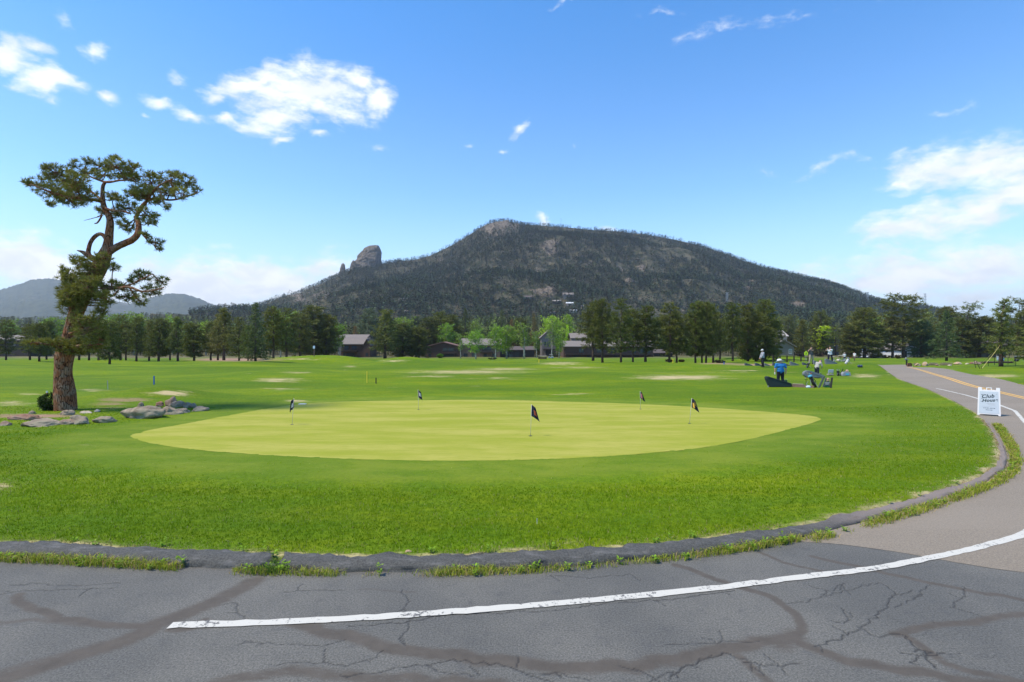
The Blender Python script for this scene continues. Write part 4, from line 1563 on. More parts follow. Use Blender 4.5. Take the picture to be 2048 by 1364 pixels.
def plant_tree(key, px, base, top, hw, label, Y=None, col=None, group=None, rz=None):
    root, h0, r0, used = proto_tree(key)
    if Y is None:
        ys = np.arange(60, 230, .5)
        pb = 682 - FP * (np.interp(ys, BASE_Y, BASE_Z) - CH) / ys
        Y = min(float(np.interp(-base, -pb, ys)), 168.0) if base >= 713 else 200 + (713 - base) * 1.6
    x = (px - 1024) / FP * Y
    z = tz(x, Y)
    h = CH + (682 - top) / FP * Y - z
    sxy = hw * (1.15 if px < 500 else 1.08) / FP * Y / r0
    rz = random.uniform(0, 6.28) if rz is None else rz
    if used:
        o = dup(root)
    else:
        o = root
        PROTO[key][3] = True
    kd = ''.join(c for c in key if not c.isdigit())
    o.name = NAMES[kd]
    o.location = (x, Y, z - .05)
    o.rotation_euler = (0, 0, rz)
    o.scale = (sxy, sxy, h / h0)
    tag(o, label, 'tree', group)
    c = [q * 2.3 if kd not in ('leafy', 'aspen', 'poplar') else q * 1.25 for q in (col or GREEN_OF[kd])]
    f = random.uniform(.86, 1.16)
    for ch in o.children:
        if ch.name.startswith('crown'):
            ch.color = (c[0] * f * random.uniform(.93, 1.07), c[1] * f, c[2] * f, 1)
    return o


G_L, G_M, G_R, G_B = 'row of pines along the far left edge of the grass', 'tall bare stemmed pines beyond the range', 'trees behind the road crest', 'trees among the houses'
TREES = [
    # the left row (key, px, base, top, half width, label, group)
    ('pine3', 12, 720, 640, 16, 'pine at the left end of the row, close to the picture edge', G_L),
    ('pine1', 60, 722, 648, 17, 'leaning-topped pine just right of the grey-roofed house at far left', G_L),
    ('pine2', 79, 725.5, 646, 17, 'pine with the lowest base in the gap left of the bent old pine', G_L),
    ('pine4', 93, 722, 641, 15, 'pine half hidden behind the left side of the old pine trunk', G_L),
    ('pine1', 158, 721, 636, 18, 'pine seen close along the right side of the old pine trunk', G_L),
    ('pine3', 178, 721, 641, 17, 'second pine right of the bent old pine trunk', G_L),
    ('pine2', 197, 721.5, 634, 17, 'third pine right of the bent old pine trunk', G_L),
    ('pine4', 219, 727, 640, 20, 'pine standing nearest in the left row, its shadow on the mown grass', G_L),
    ('pine3', 241, 721, 630, 18, 'fourth pine of the left row past the old pine, behind its right foliage', G_L),
    ('pine1', 252, 721.5, 643, 15, 'slim pine between two taller ones left of the blue post', G_L),
    ('pine2', 273, 722, 634, 17, 'tall pine second to the left of the blue post', G_L),
    ('cpine1', 298, 721.5, 640, 17, 'cone-shaped pine just left of the blue post', G_L),
    ('pine4', 317, 722.5, 636, 21, 'dark dense pine just right of the blue post', G_L),
    ('pine1', 340, 721, 645, 15, 'pale slim pine second right of the blue post', G_L),
    ('cpine2', 356, 722.5, 634, 20, 'light green pine with a pointed top third right of the blue post', G_L),
    ('pine4', 388, 723, 645, 21, 'round dark pine, the darkest in the middle of the left row', G_L),
    ('pine2', 422, 722.5, 643, 17, 'olive pine right of the round dark pine', G_L),
    ('cpine1', 436, 723, 628, 18, 'brownish thin-crowned pine with twin leader left of the tall olive spruce', G_L),
    ('cpine2', 448, 723.5, 616, 25, 'tall olive brown conifer with a broad base left of the dark spire spruce', G_L),
    ('pine3', 478, 725, 634, 18, 'pine tucked in front of the olive conifer, left of the dark spire spruce', G_L),
    ('pine2', 496, 728, 650, 12, 'thin pine hugging the left side of the dark spire spruce', G_L),
    ('spruce1', 511, 729.5, 606, 29, 'dark spire-topped spruce standing on pale bare earth', None),
    ('pine1', 547, 726, 613, 21, 'pine with a long bare reddish trunk beside the dark spire spruce', None),
    ('leafy1', 560, 720, 618, 20, 'light green leafy tree behind the pine with the long bare trunk', G_B),
    ('pine3', 573, 720, 616, 22, 'pine with a thin grey-green crown left of the huge dark pine', None),
    ('pine5', 628, 717, 612, 37, 'huge dense dark pine behind the white sign on a post', None),
    ('pine4', 600, 718, 626, 24, 'lower dark pine at the left flank of the huge dense pine', None),
    ('pine4', 652, 717, 630, 26, 'lower dark pine at the right flank of the huge dense pine', None),
    ('leafy2', 677, 716, 644, 17, 'bright green tree left of the brown chalet with a gable chimney', G_B),
    ('spruce3', 711, 708, 652, 12, 'red brown spruce behind the roof of the chalet with a gable chimney', G_B),
    ('spruce2', 736, 711, 650, 12, 'blue grey spruce right of the chalet with a gable chimney', G_B),
    ('pine5', 738, 703, 617, 22, 'round dark pine rising behind the blue grey spruce', G_B),
    ('cpine1', 770, 717, 620, 32, 'broad cone-shaped pine with a light tip right of the chalet', None),
    ('pine5', 805, 716.5, 646, 33, 'low broad dark pine behind the grassy mound', None),
    ('pine5', 838, 716, 655, 20, 'lower pine at the right edge of the mound, left of the low brown house', None),
    ('leafy3', 806, 706, 634, 28, 'light green leafy tree above the low broad dark pine', G_B),
    ('spruce3', 823, 706, 644, 10, 'slender blue spruce above the low broad dark pine', G_B),
    ('pine4', 855, 708, 634, 22, 'dark pine at the left end of the low brown house', G_B),
    ('pine5', 880, 702, 624, 24, 'dark spreading pine above the roof of the low brown house', G_B),
    ('leafy3', 895, 709, 646, 20, 'bright green tree directly behind the low brown house with the balcony', G_B),
    ('aspen', 921, 717, 664, 10, 'thin aspen with a white stem between the two brown houses', G_B),
    ('spruce1', 931, 704, 618, 16, 'tall dark spruce with a pointed top above the grey gabled roof', G_B),
    ('leafy1', 951, 702, 638, 13, 'pale green tree right of the tall dark spruce', G_B),
    ('leafy1', 952, 718, 659, 19, 'green round-headed tree with white stem in front of the brown condominium', G_B),
    ('leafy2', 991, 718, 648, 16, 'leafy tree with white stem at the right end of the brown condominium', G_B),
    ('leafy3', 1013, 717.5, 650, 24, 'broadest bright green tree in front of the dark lower storey', G_B),
    ('spruce2', 1004, 702, 620, 15, 'dark spruce with a brownish tip behind the broad bright green tree', G_B),
    ('spruce3', 1023, 705, 638, 11, 'rust coloured spruce leaning behind the broad bright green tree', G_B),
    ('aspen', 1048, 718, 641, 19, 'tall pale aspen with a straight white trunk', G_B),
    ('spruce3', 1068, 704, 627, 11, 'brown topped narrow spruce behind the pale aspen', G_B),
    ('aspen', 1073, 715, 660, 11, 'small aspen between the pale aspen and the grey upper house', G_B),
    ('leafy3', 1102, 712, 631, 23, 'large yellow green tree in front of the grey upper house', G_B),
    ('aspen', 1103, 716, 640, 12, 'white stemmed aspen standing before the grey upper house', G_B),
    ('poplar', 1137, 706, 624, 14, 'yellow green poplar with a pointed top above the long house', G_B),
    ('spruce3', 1135, 710, 650, 8, 'small narrow dark spruce in front of the yellow green poplar', G_B),
    ('leafy2', 1118, 713, 670, 12, 'low green tree at the left corner of the long house', G_B),
    ('leafy3', 108, 706, 634, 24, 'green leafy tree rising behind the old pine trunk on its left', G_B),
    ('leafy1', 22, 707, 640, 16, 'small green leafy tree above the long low house at far left', G_B),
    ('leafy3', 232, 707, 628, 24, 'light green leafy tree under the hanging bough of the old pine', G_B),
    ('leafy2', 268, 706, 622, 26, 'largest light green tree in the wood right of the old pine', G_B),
    ('leafy1', 345, 706, 630, 18, 'light green leafy tree above the pale slim pine', G_B),
    ('leafy2', 412, 707, 640, 16, 'yellow green tree between the round dark pine and the olive pine', G_B),
    ('leafy3', 590, 705, 622, 22, 'light green tree left of the huge dense dark pine', G_B),
    ('pine5', 830, 700, 632, 24, 'dark pine filling the wood above the slender blue spruce', G_B),
    ('pine5', 905, 698, 630, 22, 'dark pine between the bright green tree and the tall dark spruce', G_B),
    ('pine4', 1040, 700, 636, 18, 'dark pine behind the pale aspen on its left', G_B),
    ('pine5', 1320, 704, 636, 26, 'dark pine in the wood behind the reddish-trunked pine', G_B),
    ('pine5', 1375, 703, 630, 26, 'dark pine in the wood behind the forked-base pine', G_B),
    ('pine5', 1225, 704, 634, 22, 'dark pine in the wood behind the tallest thin-crowned pine', G_B),
    # bare-stemmed pines in the middle
    ('pine1', 1186, 723.5, 604, 26, 'tall bare-stemmed pine at the left end of the long house', G_M),
    ('pine2', 1205, 726, 598, 22, 'second tall pine before the long house, close to the leftmost', G_M),
    ('pine3', 1242, 727.5, 597, 22, 'tallest thin-crowned pine before the middle of the long house', G_M),
    ('pine1', 1266, 726, 618, 19, 'shorter dark pine left of the white window of the long house', G_M),
    ('pine2', 1291, 726, 611, 25, 'pine standing over the white window of the long house', G_M),
    ('pine3', 1339, 726, 605, 23, 'pine with a reddish trunk right of the long house', G_M),
    ('pine2', 1353, 725.5, 622, 20, 'lower dark-trunked pine beside the reddish-trunked one', G_M),
    ('pine4', 1391, 726, 602, 20, 'forked-base pine at the left of the dark clump', G_M),
    ('pine1', 1404, 725.5, 616, 17, 'thin pine in the middle of the dark clump', G_M),
    ('pine4', 1412, 726, 603, 20, 'dark pine at the right of the forked-base clump', G_M),
    ('pine2', 1426, 725, 610, 20, 'pine right of the dark clump with a straight slim trunk', G_M),
    ('pine3', 1440, 720, 626, 18, 'paler pine filling the gap left of the pylon', G_B),
    ('pine2', 1465, 723.5, 605, 19, 'pine whose top meets the lattice pylon', G_M),
    ('pine5', 1496, 723, 608, 27, 'broad dark pine right of the pylon, left of the tallest dark pair', G_M),
    ('pine5', 1530, 722, 600, 28, 'tallest of the broad dark pines behind the man in blue', G_M),
    ('pine5', 1512, 722.5, 632, 30, 'low heavy dark pine filling the front of the dark pair', G_M),
    ('pine4', 1547, 721, 640, 18, 'small pine at the right edge of the dark pair, beside the gabled house', G_M),
    # right of the gable house
    ('open2', 1576, 707, 632, 20, 'hazy pine behind the gabled house with the white window', G_B),
    ('cpine1', 1606, 714, 640, 19, 'drooping cone-shaped pine above the yellow school sign', G_R),
    ('pine5', 1641, 705, 622, 22, 'dark dome-topped pine behind the lime green tree', G_R),
    ('poplar', 1649, 708, 648, 19, 'bright lime green young tree, the brightest in the wood', G_R),
    ('open1', 1671, 711, 655, 14, 'thin half-bare pine between the lime tree and the big round pine', G_R),
    ('pine5', 1729, 715, 616, 35, 'big round-headed pine casting a dark shadow on the lawn edge', G_R),
    ('pine5', 1700, 713, 650, 20, 'lower left bough-heavy pine beside the big round-headed pine', G_R),
    ('leafy1', 1760, 706, 632, 17, 'light green tree showing between the round-headed and the tall pine', G_R),
    ('pine3', 1785, 715, 634, 26, 'olive pine in front of the white house', G_R),
    ('open2', 1807, 714, 592, 42, 'tallest flat-domed pine spreading above the white house', G_R),
    ('pine5', 1842, 714.5, 643, 25, 'dark blue green pine at the right corner of the white house', G_R),
    ('leafy3', 1856, 706, 624, 20, 'pale willow-like tree behind the dark blue green pine', G_R),
    ('pine4', 1862, 716, 668, 18, 'low pine left of the layered spruce', G_R),
    ('spruce2', 1893, 722, 622, 29, 'layered blue green spruce nearest the road crest', G_R),
    ('pine4', 1898, 711, 613, 26, 'pine standing behind the layered spruce', G_R),
    ('open1', 1934, 714, 609, 20, 'pine with an airy lobed top against the sky', G_R),
    ('pine5', 1925, 714.5, 640, 24, 'dense lower pine left of the dark flat-fronted house', G_R),
    ('pine4', 1958, 714.5, 632, 32, 'broad dark pine in front of the dark flat-fronted house', G_R),
    ('open1', 2034, 716, 598, 27, 'gappy dark pine against the sky behind the staked young pine', G_R),
    ('pine4', 2060, 717, 622, 30, 'pine cut by the right picture edge', G_R),
]


def trees():
    rust = (.085, .058, .026)
    cols = {'red brown spruce': rust, 'rust coloured': rust, 'brown topped': (.066, .054, .024), 'blue grey': (.052, .066, .050), 'slender blue': (.046, .060, .048), 'bright lime': (.30, .40, .015),
            'yellow green': (.20, .30, .03), 'pale willow': (.15, .19, .06), 'brownish thin': (.075, .070, .028), 'tall olive': (.066, .066, .026), 'olive': (.055, .060, .022), 'layered blue': (.046, .066, .030),
            'dark blue': (.026, .044, .022), 'pale green': (.17, .24, .06), 'tall pale aspen': (.13, .20, .045), 'hazy': (.055, .068, .03), 'broad cone': (.058, .072, .022), 'light green pine': (.055, .072, .026),
            'light green': (.15, .23, .04)}
    for key, px, base, top, hw, label, grp in TREES:
        c = None
        for k, v in cols.items():
            if k in label: c = v; break
        plant_tree(key, px, base, top, hw, label, col=c, group=grp)


MTM = mountain()
crag('rock_tower', [(713, 540), (712, 524), (720, 512), (730, 498), (740, 492.5), (750, 491), (758, 491.5), (762, 500), (762.5, 520), (766, 540)], 26, MTM, 'big blunt rock tower standing on the left shoulder of the mountain', 2.0)
crag('rock_pinnacle', [(680, 552), (680, 538), (683, 528), (687, 526), (690, 530), (692, 552)], 18, MTM, 'small rock pinnacle left of the big rock tower on the ridge', 5.0)
crag('rock_pinnacle', [(698, 545), (702, 527), (706, 520), (710, 522), (714, 545)], 18, MTM, 'low rock step leaning against the left foot of the big rock tower', 8.0)
far_hills()
mountain_wood()
valley_wood()
trees()


def haze():
    m = bpy.data.materials.new('haze_air')
    m.use_nodes = True
    t = m.node_tree
    t.nodes.clear()
    out = nd(t, 'OutputMaterial')
    v = nd(t, 'VolumePrincipled')
    v.inputs['Color'].default_value = (.80, .88, 1.0, 1)
    v.inputs['Density'].default_value = HAZE
    v.inputs['Density Attribute'].default_value = ''
    v.inputs['Color Attribute'].default_value = ''
    v.inputs['Temperature Attribute'].default_value = ''
    v.inputs['Anisotropy'].default_value = .2
    t.links.new(v.outputs[0], out.inputs['Volume'])
    o = MB().box(-9500, 9500, -400, 9300, -60, 480).build('haze', m)
    tag(o, kind='stuff')


HAZE = .000105
haze()

# ------------------------------------------------------------------ the bent old pine
def old_pine():
    Yt = 22.8
    r = np.random.default_rng(77)
    M1 = lambda x, y: (x * .2346, 290 + y * .2346)
    M2 = lambda x, y: (x * .2346, 560 + y * .2346)

    def W(p, dy=0.0):
        return Vector(((p[0] - 1024) / FP * (Yt + dy), Yt + dy, CH + (682 - p[1]) / FP * (Yt + dy)))
    root_p = W((131, 822))
    zg = tz(root_p.x, Yt)
    root = empty('old_pine_tree', (root_p.x, Yt, zg))
    tag(root, 'bent old pine with thick red bark trunk, broken limb loop and flat wind-swept crown', 'tree')
    off = Vector((root_p.x, Yt, zg))
    ppm = FP / Yt
    bark = barkmat('old_pine_bark', (.195, .072, .032), (.37, .165, .082), (.29, .195, .13), 2.6, 1.0)

    def limb(pts, widths, name, dys=None, n=18, rough=.10):
        P = [W(p, (dys[i] if dys else 0)) - off for i, p in enumerate(pts)]
        # refine
        Q, Rr = [], []
        for i in range(len(P) - 1):
            p0, p1, p2, p3 = P[max(i - 1, 0)], P[i], P[i + 1], P[min(i + 2, len(P) - 1)]
            st = max(3, int((p2 - p1).length / .11))
            for s in range(st):
                q = s / st
                Q.append(.5 * ((2 * p1) + (p2 - p0) * q + (2 * p0 - 5 * p1 + 4 * p2 - p3) * q * q + (3 * p1 - p0 - 3 * p2 + p3) * q ** 3))
                Rr.append((widths[i] * (1 - q) + widths[i + 1] * q) / ppm / 2 * .82)
        Q.append(P[-1]); Rr.append(widths[-1] / ppm / 2 * .82)
        mb = MB().tube(Q, Rr, n)
        vs = []
        for i, v in enumerate(mb.v):
            ri = Rr[min(i // n, len(Rr) - 1)]
            c = Q[min(i // n, len(Q) - 1)]
            vv = Vector(v)
            k = i % n
            fl = mnoise.noise(Vector((k * 2.1, c.z * 1.1, 3))) * .7 + mnoise.noise(Vector((vv.x * 5, vv.y * 5, vv.z * 1.6))) * .7
            vs.append(vv + (vv - c).normalized() * ri * rough * fl if (vv - c).length > 1e-6 else vv)
        mb.v = [tuple(v) for v in vs]
        return mb.build(name, bark, root, smooth=True), [q + off for q in Q]
    skel = []
    _, s = limb([(131, 828), (131, 818), (130, 800), (129, 780), (127, 755), (127, 735), (129, 712), (133, 695), (138, 675), (144, 655), (150, 635), (158, 610), (170, 585), (185, 560), (197, 538), (207, 516), (214, 497), (217, 480), (218.5, 465), (220, 450), (219, 436), (211, 421), (206, 405), (205, 385), (206, 372), (211, 363)],
                [49, 46, 44, 43, 37, 36, 39, 34, 30, 30, 31, 33, 34, 33, 33, 31, 23, 19, 17, 16, 14, 12, 11, 9, 8, 6], 'trunk', n=26, rough=.11)
    skel += s
    limbs = [([(212, 508), (228, 497), (246, 488), (262, 481), (273, 471), (277, 458), (276, 444), (271, 434)], [17, 16, 15, 15, 14, 13, 12, 9], [0, -.1, -.3, -.4, -.4, -.3, -.2, 0]),
             ([(214, 482), (207, 471), (199, 468), (190, 473), (182, 483), (178, 495), (177, 507), (184, 516), (193, 521)], [9, 9, 9, 9, 9, 9, 10, 12, 10], [0, .1, .2, .25, .25, .2, .15, .05, 0]),
             ([(192, 520), (180, 514), (170, 507), (162, 503), (154, 501)], [15, 13, 10, 6, 1.5], [0, 0, -.05, -.1, -.12]),
             ([(211, 364), (222, 364), (238, 361), (256, 360), (272, 352)], [6, 5, 4, 3, 1.5], [0, -.2, -.3, -.5, -.6]),
             ([(210, 364), (198, 360), (185, 355), (172, 348), (160, 338)], [6, 5, 4, 3, 1.5], [0, .2, .4, .5, .6]),
             ([(205, 404), (190, 400), (165, 398), (140, 395), (112, 388), (85, 378), (62, 368)], [8, 8, 7, 6, 5, 4, 2], [0, -.2, -.4, -.5, -.6, -.7, -.7]),
             ([(205, 402), (185, 385), (160, 370), (135, 355), (115, 342)], [6, 5, 4, 3, 2], [0, .4, .7, .9, 1.1]),
             ([(272, 436), (280, 418), (292, 404), (310, 397), (340, 400), (365, 396), (395, 385)], [9, 8, 7, 6, 5, 4, 2], [0, .1, .2, .3, .3, .3, .2]),
             ([(274, 432), (288, 410), (305, 385), (320, 370), (345, 358)], [7, 6, 5, 4, 2], [0, -.3, -.6, -.8, -1.0]),
             ([(208, 416), (225, 421), (245, 422), (262, 428)], [7, 6, 5, 3], [0, -.2, -.3, -.3]),
             ([(204, 430), (199, 440), (194, 446), (189, 447)], [4, 4, 3.5, 2], [0, .1, .1, .1]),
             ([(195, 434), (180, 438), (168, 441)], [1.8, 1.5, .8], [.1, .2, .3]),
             ([(279, 462), (290, 475), (302, 487), (318, 492)], [3, 3, 2, 1], [-.4, -.5, -.6, -.7]),
             ([(196, 568), (215, 574), (238, 576), (258, 574), (285, 583), (310, 580), (328, 575)], [10, 8, 7, 6, 5, 4, 2], [0, -.4, -.7, -.9, -1.1, -1.2, -1.3]),
             ([(253, 573), (270, 565), (288, 556), (305, 548)], [4, 3.5, 3, 1.5], [-.9, -.8, -.7, -.6]),
             ([(200, 570), (212, 590), (212, 612), (206, 632)], [5, 4, 3, 2], [-.2, -.4, -.5, -.5]),
             ([(140, 668), (160, 660), (185, 655), (205, 660)], [8, 6, 5, 3], [-.4, -.9, -1.2, -1.4]),
             ([(132, 700), (112, 692), (90, 688), (65, 684)], [8, 6, 4, 2], [-.4, -.8, -1.0, -1.2]),
             ([(134, 695), (155, 692), (180, 690), (205, 688)], [7, 6, 5, 3], [-.5, -1.0, -1.3, -1.5]),
             ([(160, 608), (145, 590), (135, 575), (122, 560)], [7, 5, 4, 2], [0, -.3, -.4, -.5])]
    for pts, wd, dy in limbs:
        _, s = limb(pts, wd, 'limb', dy, n=10, rough=.14)
        skel += s
    SK = np.array(skel)
    B1 = [(480, 235, 105, 85), (560, 300, 150, 100), (450, 400, 110, 75), (330, 335, 85, 65), (650, 330, 110, 90), (690, 430, 130, 80), (600, 475, 120, 45), (240, 325, 30, 28), (435, 500, 55, 30), (400, 190, 40, 30), (560, 440, 100, 60),
          (860, 175, 100, 60), (1000, 185, 120, 70), (1120, 215, 80, 60), (900, 255, 110, 45), (1050, 275, 90, 32), (640, 170, 45, 35), (720, 235, 70, 45), (975, 120, 35, 25), (740, 140, 30, 25), (1150, 290, 40, 40),
          (1290, 320, 95, 75), (1450, 300, 110, 65), (1590, 320, 75, 80), (1250, 430, 110, 80), (1400, 405, 110, 55), (1540, 410, 90, 45), (1680, 395, 32, 30), (1200, 400, 90, 55), (1140, 425, 65, 45), (1500, 255, 80, 30), (1290, 250, 30, 25), (1420, 520, 25, 25), (1370, 480, 50, 30),
          (950, 440, 65, 35), (1005, 460, 45, 35), (1100, 535, 120, 55), (1000, 580, 70, 50), (1230, 590, 75, 55), (1270, 660, 55, 35), (1060, 680, 55, 45), (1320, 615, 30, 22), (1330, 825, 60, 32), (1240, 775, 40, 22), (1110, 715, 35, 40), (1355, 885, 22, 18), (880, 560, 50, 30),
          (680, 1010, 65, 50), (800, 1030, 105, 75), (880, 965, 60, 40), (960, 1040, 45, 28), (620, 1150, 105, 80), (740, 1120, 125, 110), (560, 1230, 70, 75), (680, 1290, 130, 95), (535, 1080, 35, 35), (640, 980, 30, 30), (760, 1200, 100, 90), (600, 1330, 95, 60),
          (950, 1220, 100, 60), (1120, 1145, 60, 42), (1250, 1125, 60, 50), (1385, 1165, 45, 50), (1300, 1240, 110, 50), (1080, 1290, 100, 55), (890, 1300, 55, 75), (1200, 1330, 50, 45), (1180, 1095, 30, 20), (1030, 1200, 60, 40)]
    B2 = [(750, 330, 120, 55), (770, 430, 125, 80), (690, 560, 130, 70), (800, 570, 95, 60), (600, 545, 120, 50), (480, 530, 85, 38), (330, 535, 85, 26), (640, 610, 100, 30), (620, 240, 95, 60), (560, 150, 65, 70), (700, 110, 100, 90), (660, 40, 120, 60), (700, 380, 90, 60), (850, 500, 65, 60), (560, 600, 70, 40), (250, 530, 30, 18), (900, 160, 60, 70), (870, 260, 40, 40)]
    V, F, A = [], [], []
    tw = MB()
    for src, blobs in ((M1, B1), (M2, B2)):
        for bx, by, rx, ry in blobs:
            cp = src(bx, by)
            low = src is M2 or (by > 950 and bx < 900)
            dy = (r.uniform(-1.5, -.5) if low else r.uniform(-.9, .9))
            c = W(cp, dy)
            rxm, rym = rx * .2346 / ppm, ry * .2346 / ppm
            dd = ((SK - np.array(c)) ** 2).sum(1)
            an = Vector(SK[dd.argmin()])
            mid = an.lerp(c, .55) + Vector((0, 0, -.08))
            tw.tube([an - off, mid - off, c - off], [.030, .022, .014], 5, cap=False)
            nt = int(7 + rx * ry * .0048)
            for _ in range(nt):
                while True:
                    q = r.uniform(-1, 1, 3)
                    if .12 < (q ** 2).sum() < 1: break
                p = c + Vector((q[0] * rxm * .97, q[1] * max(rxm, rym) * .9, q[2] * rym * .97))
                m_ = c.lerp(p, .5) + Vector((0, 0, -.05))
                tw.tube([c - off, m_ - off, p - off], [.010, .008, .006], 3, cap=False)
                d = (p - c).normalized() * .8 + Vector((0, 0, .55))
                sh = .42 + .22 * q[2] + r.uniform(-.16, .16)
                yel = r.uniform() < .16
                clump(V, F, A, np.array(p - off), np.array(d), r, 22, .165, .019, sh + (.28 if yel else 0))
    tw.build('twigs', bark, root)
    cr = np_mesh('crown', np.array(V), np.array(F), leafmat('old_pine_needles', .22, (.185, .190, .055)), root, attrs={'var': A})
    # low dark shrub growing at the foot
    sh = empty('shrub', W((103, 822)))
    sh.location.z = tz(sh.location.x, Yt)
    tag(sh, 'small dark shrub at the left foot of the bent old pine', 'shrub')
    V, F, A = [], [], []
    st = MB()
    for i in range(60):
        q = r.normal(0, 1, 3)
        q /= np.linalg.norm(q)
        p = np.array([q[0] * .42, q[1] * .35, .34 + q[2] * .32])
        st.tube([(0, 0, -.02), tuple(p * .5), tuple(p)], [.014, .01, .006], 3, cap=False)
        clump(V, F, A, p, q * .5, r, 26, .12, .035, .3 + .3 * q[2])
    st.build('stem', BARK['pine'], sh)
    np_mesh('foliage', np.array(V), np.array(F), leafmat('shrub_leaf', .15, (.035, .070, .012)), sh, attrs={'var': A})


old_pine()


# ------------------------------------------------------------------ rocks
def rockmat(name, c0, c1, lichen=(.30, .30, .24)):
    m, t, b = newmat(name)
    P = nd(t, 'TexCoord').outputs['Object']
    n = noise_(t, P, 3.2, 8, .68)
    n2 = noise_(t, P, 22, 6, .72)
    n3 = noise_(t, P, 1.6, 5, .6)
    c = mix(t, mrange(t, n, .33, .66), c0, c1)
    c = mix(t, mrange(t, n2, .55, .72, 0, .7), c, tuple(x * .42 for x in c0))
    c = mix(t, mrange(t, math_(t, 'MULTIPLY_ADD', n2, .35, n3), .66, .78, 0, .75), c, lichen)
    t.links.new(c, b.inputs['Base Color'])
    b.inputs['Roughness'].default_value = .9
    b.inputs['Specular IOR Level'].default_value = .2
    bp = nd(t, 'Bump', ins={'Strength': .8, 'Distance': .03, 'Height': math_(t, 'ADD', n, n2)})
    t.links.new(bp.outputs[0], b.inputs['Normal'])
    return m


ROCKM = {'grey': rockmat('granite', (.185, .145, .105), (.40, .325, .235), (.27, .245, .17)), 'pink': rockmat('pink_granite', (.19, .125, .09), (.34, .25, .185), (.26, .22, .17)), 'red': rockmat('red_rock', (.20, .10, .065), (.36, .21, .145), (.28, .2, .15)),
         'pale': rockmat('pale_rock', (.44, .36, .27), (.62, .53, .42)), 'tan': rockmat('tan_rock', (.36, .235, .15), (.55, .40, .27))}
ICO = None


def rock(px, base, w, h, mat, label, seed, group=None, angular=.5, Yd=None):
    global ICO
    if ICO is None:
        bm = bmesh.new()
        bmesh.ops.create_icosphere(bm, subdivisions=4, radius=1)
        ICO = ([v.co.copy() for v in bm.verts], [tuple(v.index for v in f.verts) for f in bm.faces])
        bm.free()
    p = at(px, base) if Yd is None else Vector(((px - 1024) / FP * Yd, Yd, tz((px - 1024) / FP * Yd, Yd)))
    s = p.y / FP
    rx, rz = w * s / 2, h * s * .92
    ry = rx * random.uniform(.6, .85)
    r = np.random.default_rng(seed)
    planes = [(Vector(r.normal(0, 1, 3)).normalized(), r.uniform(.58, .85)) for _ in range(int(9 * angular) + 3)]
    V = []
    for v in ICO[0]:
        q = v.copy()
        for nrm, d in planes:
            k = q.dot(nrm)
            if k > d: q -= nrm * (k - d) * .88
        q *= 1 + .24 * mnoise.noise(v * 1.4 + Vector((seed, 0, 0))) + .13 * mnoise.noise(v * 3.4 + Vector((0, seed, 0))) + .06 * mnoise.noise(v * 9 + Vector((0, 0, seed)))
        V.append(q)
    V = np.array(V)
    V[:, 0] *= rx / max(abs(V[:, 0]).max(), .1)
    V[:, 1] *= ry / max(abs(V[:, 1]).max(), .1)
    V[:, 2] = (V[:, 2] + .35) / (V[:, 2].max() + .35) * rz
    V[:, 2] = np.maximum(V[:, 2], -.18)
    o = np_mesh('rock', V, np.array(ICO[1]), ROCKM[mat], smooth=True)
    o.location = (p.x, p.y + ry * .8, tz(p.x, p.y + ry * .8) - .02)
    o.rotation_euler = (0, 0, 0)
    tag(o, label, 'rock', group)
    return o


G_ROCK = 'rocks round the old pine'
for i, (px, base, w, h, mt, lb) in enumerate([
        (273, 838, 90, 28, 'grey', 'largest flat-topped grey boulder in the row at the green'), (330, 830, 50, 19, 'grey', 'pale wedge boulder just right of the largest boulder'),
        (359, 826, 30, 11, 'grey', 'small brown-grey rock between the wedge boulder and the end rock'), (392, 823, 36, 11, 'grey', 'low rock at the right end of the rock row'),
        (338, 813, 27, 22, 'pink', 'tall rounded rock at the back of the right cluster'), (352, 815, 27, 15, 'grey', 'grey rock in front of the tall rounded back rock'),
        (371, 816, 18, 13, 'grey', 'middle rock of the three on the right cluster'), (385, 816, 16, 12, 'grey', 'rightmost rock at the back of the right cluster'),
        (317, 813, 18, 12, 'red', 'rust red rock left of the tall rounded back rock'), (279, 814, 12, 12, 'grey', 'small upright stone behind the largest boulder'),
        (150, 849, 46, 21, 'grey', 'speckled domed rock in front of the old pine trunk'), (126, 850, 40, 13, 'pink', 'flat rock leaning on the left of the speckled domed rock'),
        (129, 831, 30, 13, 'grey', 'rock touching the foot of the old pine trunk'), (202, 846, 48, 14, 'grey', 'long low brown-grey rock between the domed rock and the largest boulder'),
        (59, 854, 92, 14, 'grey', 'longest flat slab of rock, left of the old pine'), (57, 841, 34, 13, 'red', 'reddish rock behind the longest flat slab'),
        (22, 840, 52, 11, 'red', 'flat reddish brown rock in the bare earth near the picture edge'), (4, 852, 26, 11, 'pink', 'rock cut by the left picture edge'),
        (191, 824, 15, 7, 'pale', 'smallest pale stone right of the trunk'), (168, 827, 28, 6, 'pale', 'flat pale stone beside the trunk on the right'), (60, 828, 17, 8, 'grey', 'small grey stone on the grass left of the shrub')]):
    rock(px, base, w, h, mt, lb, 10 + i * 3, G_ROCK, .6)
